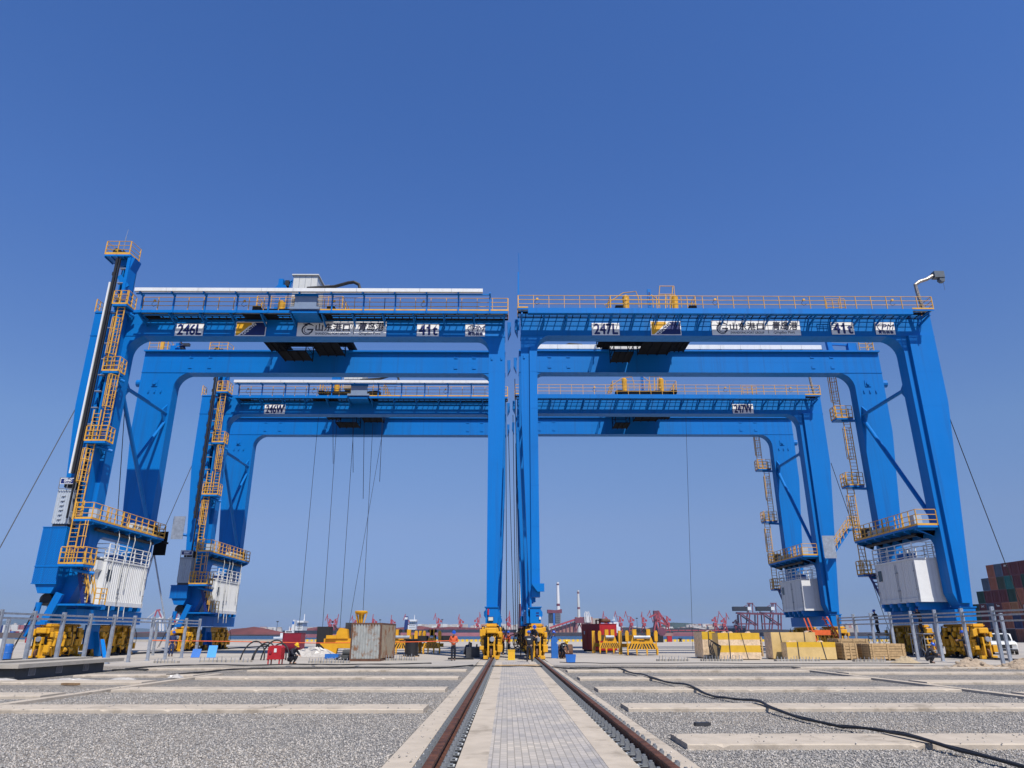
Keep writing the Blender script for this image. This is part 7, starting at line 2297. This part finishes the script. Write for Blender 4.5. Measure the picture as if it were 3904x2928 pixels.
for i in range(110):
    a = rr.uniform(-40, 500); Y = rr.uniform(1300, 1500)
    p = l6f(a, 640, Y)
    m.use(rr.choice(['bluebin', 'darkred', 'hullred', 'navy', 'whitegrey'])).box(p.x - 6, p.x + 6, Y, Y + 2.5, 2.5, 5 + 2.6 * rr.randint(0, 4))
tag(m.build('distant_container_yard'), 'blue and red containers on the far left shore', 'containers', kind='stuff')

# ---------------------------------------------------------------- container stack at the right edge
for nm, c_ in (('cbrick', (0.34, 0.12, 0.07)), ('cmaroon', (0.13, 0.035, 0.04)), ('cslate', (0.085, 0.115, 0.165)), ('cgreen', (0.025, 0.065, 0.05)), ('cteal', (0.03, 0.16, 0.15)), ('colive', (0.06, 0.075, 0.055)), ('cblack', (0.05, 0.03, 0.034)), ('cnavy', (0.03, 0.045, 0.12)), ('ctan', (0.36, 0.17, 0.08))):
    M[nm] = mat('container_' + nm[1:], c_, 0.6, var=0.15, scale=.8, dirt=tuple(x * .6 for x in c_), dscale=.9, dth=.58)
ROWS = [  # bottom to top, far end first
    ('cgreen cblack cmaroon cblack cblack cbrick cbrick cmaroon cslate cbrick cmaroon', 3),
    ('cgreen cmaroon cslate cmaroon cbrick cnavy cmaroon cbrick cbrick cmaroon cgreen', 3),
    ('cgreen cmaroon cslate cmaroon cbrick ctan cbrick cbrick cmaroon cbrick cslate', 3),
    ('cgreen cmaroon cmaroon cmaroon cgreen cbrick cmaroon cbrick cgreen cmaroon', 2),
    ('cslate cbrick colive cteal cmaroon cgreen cbrick cmaroon cslate', 1),
    ('cbrick cslate cmaroon cmaroon cmaroon cbrick cmaroon cgreen', 0)]
WORD = {'cbrick': 'rust red', 'cmaroon': 'dark maroon', 'cslate': 'slate blue', 'cgreen': 'dark green', 'cteal': 'teal green', 'colive': 'dull olive', 'cblack': 'blackish', 'cnavy': 'navy blue', 'ctan': 'tan orange'}
NTH = ['first', 'second', 'third', 'fourth', 'fifth', 'sixth', 'seventh', 'eighth', 'ninth', 'tenth', 'eleventh']
RW = ['bottom', 'second lowest', 'third lowest', 'third highest', 'second highest', 'top']
XS, YS, HS = 100.0, 150.2, 2.5
meshes = {}
for rI, (cells, off) in enumerate(ROWS):
    for cI, key in enumerate(cells.split()):
        y = YS + (off - cI) * 2.42
        z = .05 + rI * HS
        if key not in meshes:
            m = MB().use(key)
            n = 5
            prof = []
            for i in range(n):
                a = -1.17 + .12 + i * (2.1 / n)
                prof += [(-.0 + .06, a), (.06, a + .2), (.1, a + .26), (.1, a + .38)]
            m.prism(prof + [(.2, 1.05), (.2, -1.05)], 'z', .15, HS - .2)
            m.box(.11, 12, -1.17, 1.17, .1, HS - .06)
            for yy in (-1.2, 1.06): m.box(0, .15, yy, yy + .14, 0, HS - .02)
            m.box(0, .15, -1.06, 1.06, .0, .14).box(0, .15, -1.06, 1.06, HS - .2, HS - .02)
            for yy in (-.5, -.2, .2, .5): m.tube((.03, yy, .2), (.03, yy, HS - .25), .03, 4)
            body = m.build('container_shell', None, local=True)
            meshes[key] = body.data
            bpy.data.objects.remove(body)
        o = bpy.data.objects.new('stacked_container', meshes[key])
        COL.objects.link(o)
        o.location = (XS, y, z)
        tag(o, WORD[key] + ' container, ' + NTH[cI] + ' from the left in the ' + RW[rI] + ' row of the right stack', 'container', 'containers stacked at the right edge')
        if (rI, cI) in ((5, 2), (2, 3), (2, 1)):
            q = MB().use('white')
            write(q, 'EMC' if rI == 5 else ('Trans' if cI == 3 else 'EMC'), -.5, .5, 0, .4, 0, bold=.02)
            q.v = [Vector((v.y - .01, -v.x, v.z + HS - .75)) for v in q.v]
            q.build('lettering', o, local=True, recalc=False)
simple('blue_rack', 'low blue steel rack in front of the container stack', 'rack', lambda m: m.use('bluebin').box(92, 92.2, 122, 128, .5, .7).box(92, 92.2, 122, 122.2, .05, .5).box(92, 92.2, 127.8, 128, .05, .5))

# ---------------------------------------------------------------- the hazy air over the harbour
hz = bpy.data.materials.new('haze_air')
hz.use_nodes = True
hn, hl = hz.node_tree.nodes, hz.node_tree.links
hn.remove(hn["Principled BSDF"])
pv = hn.new("ShaderNodeVolumePrincipled")
pv.inputs["Color"].default_value = (0.50, 0.68, 1.0, 1)
pv.inputs["Density"].default_value = 0.00006
pv.inputs["Anisotropy"].default_value = 0.0
hl.new(pv.outputs[0], hn["Material Output"].inputs["Volume"])
M['haze_air'] = hz
ho = MB().use('haze_air').box(-9500, 9500, -900, 15800, -12, 245).build('haze')
tag(ho, 'thin pale haze over the whole harbour', 'haze', kind='stuff')
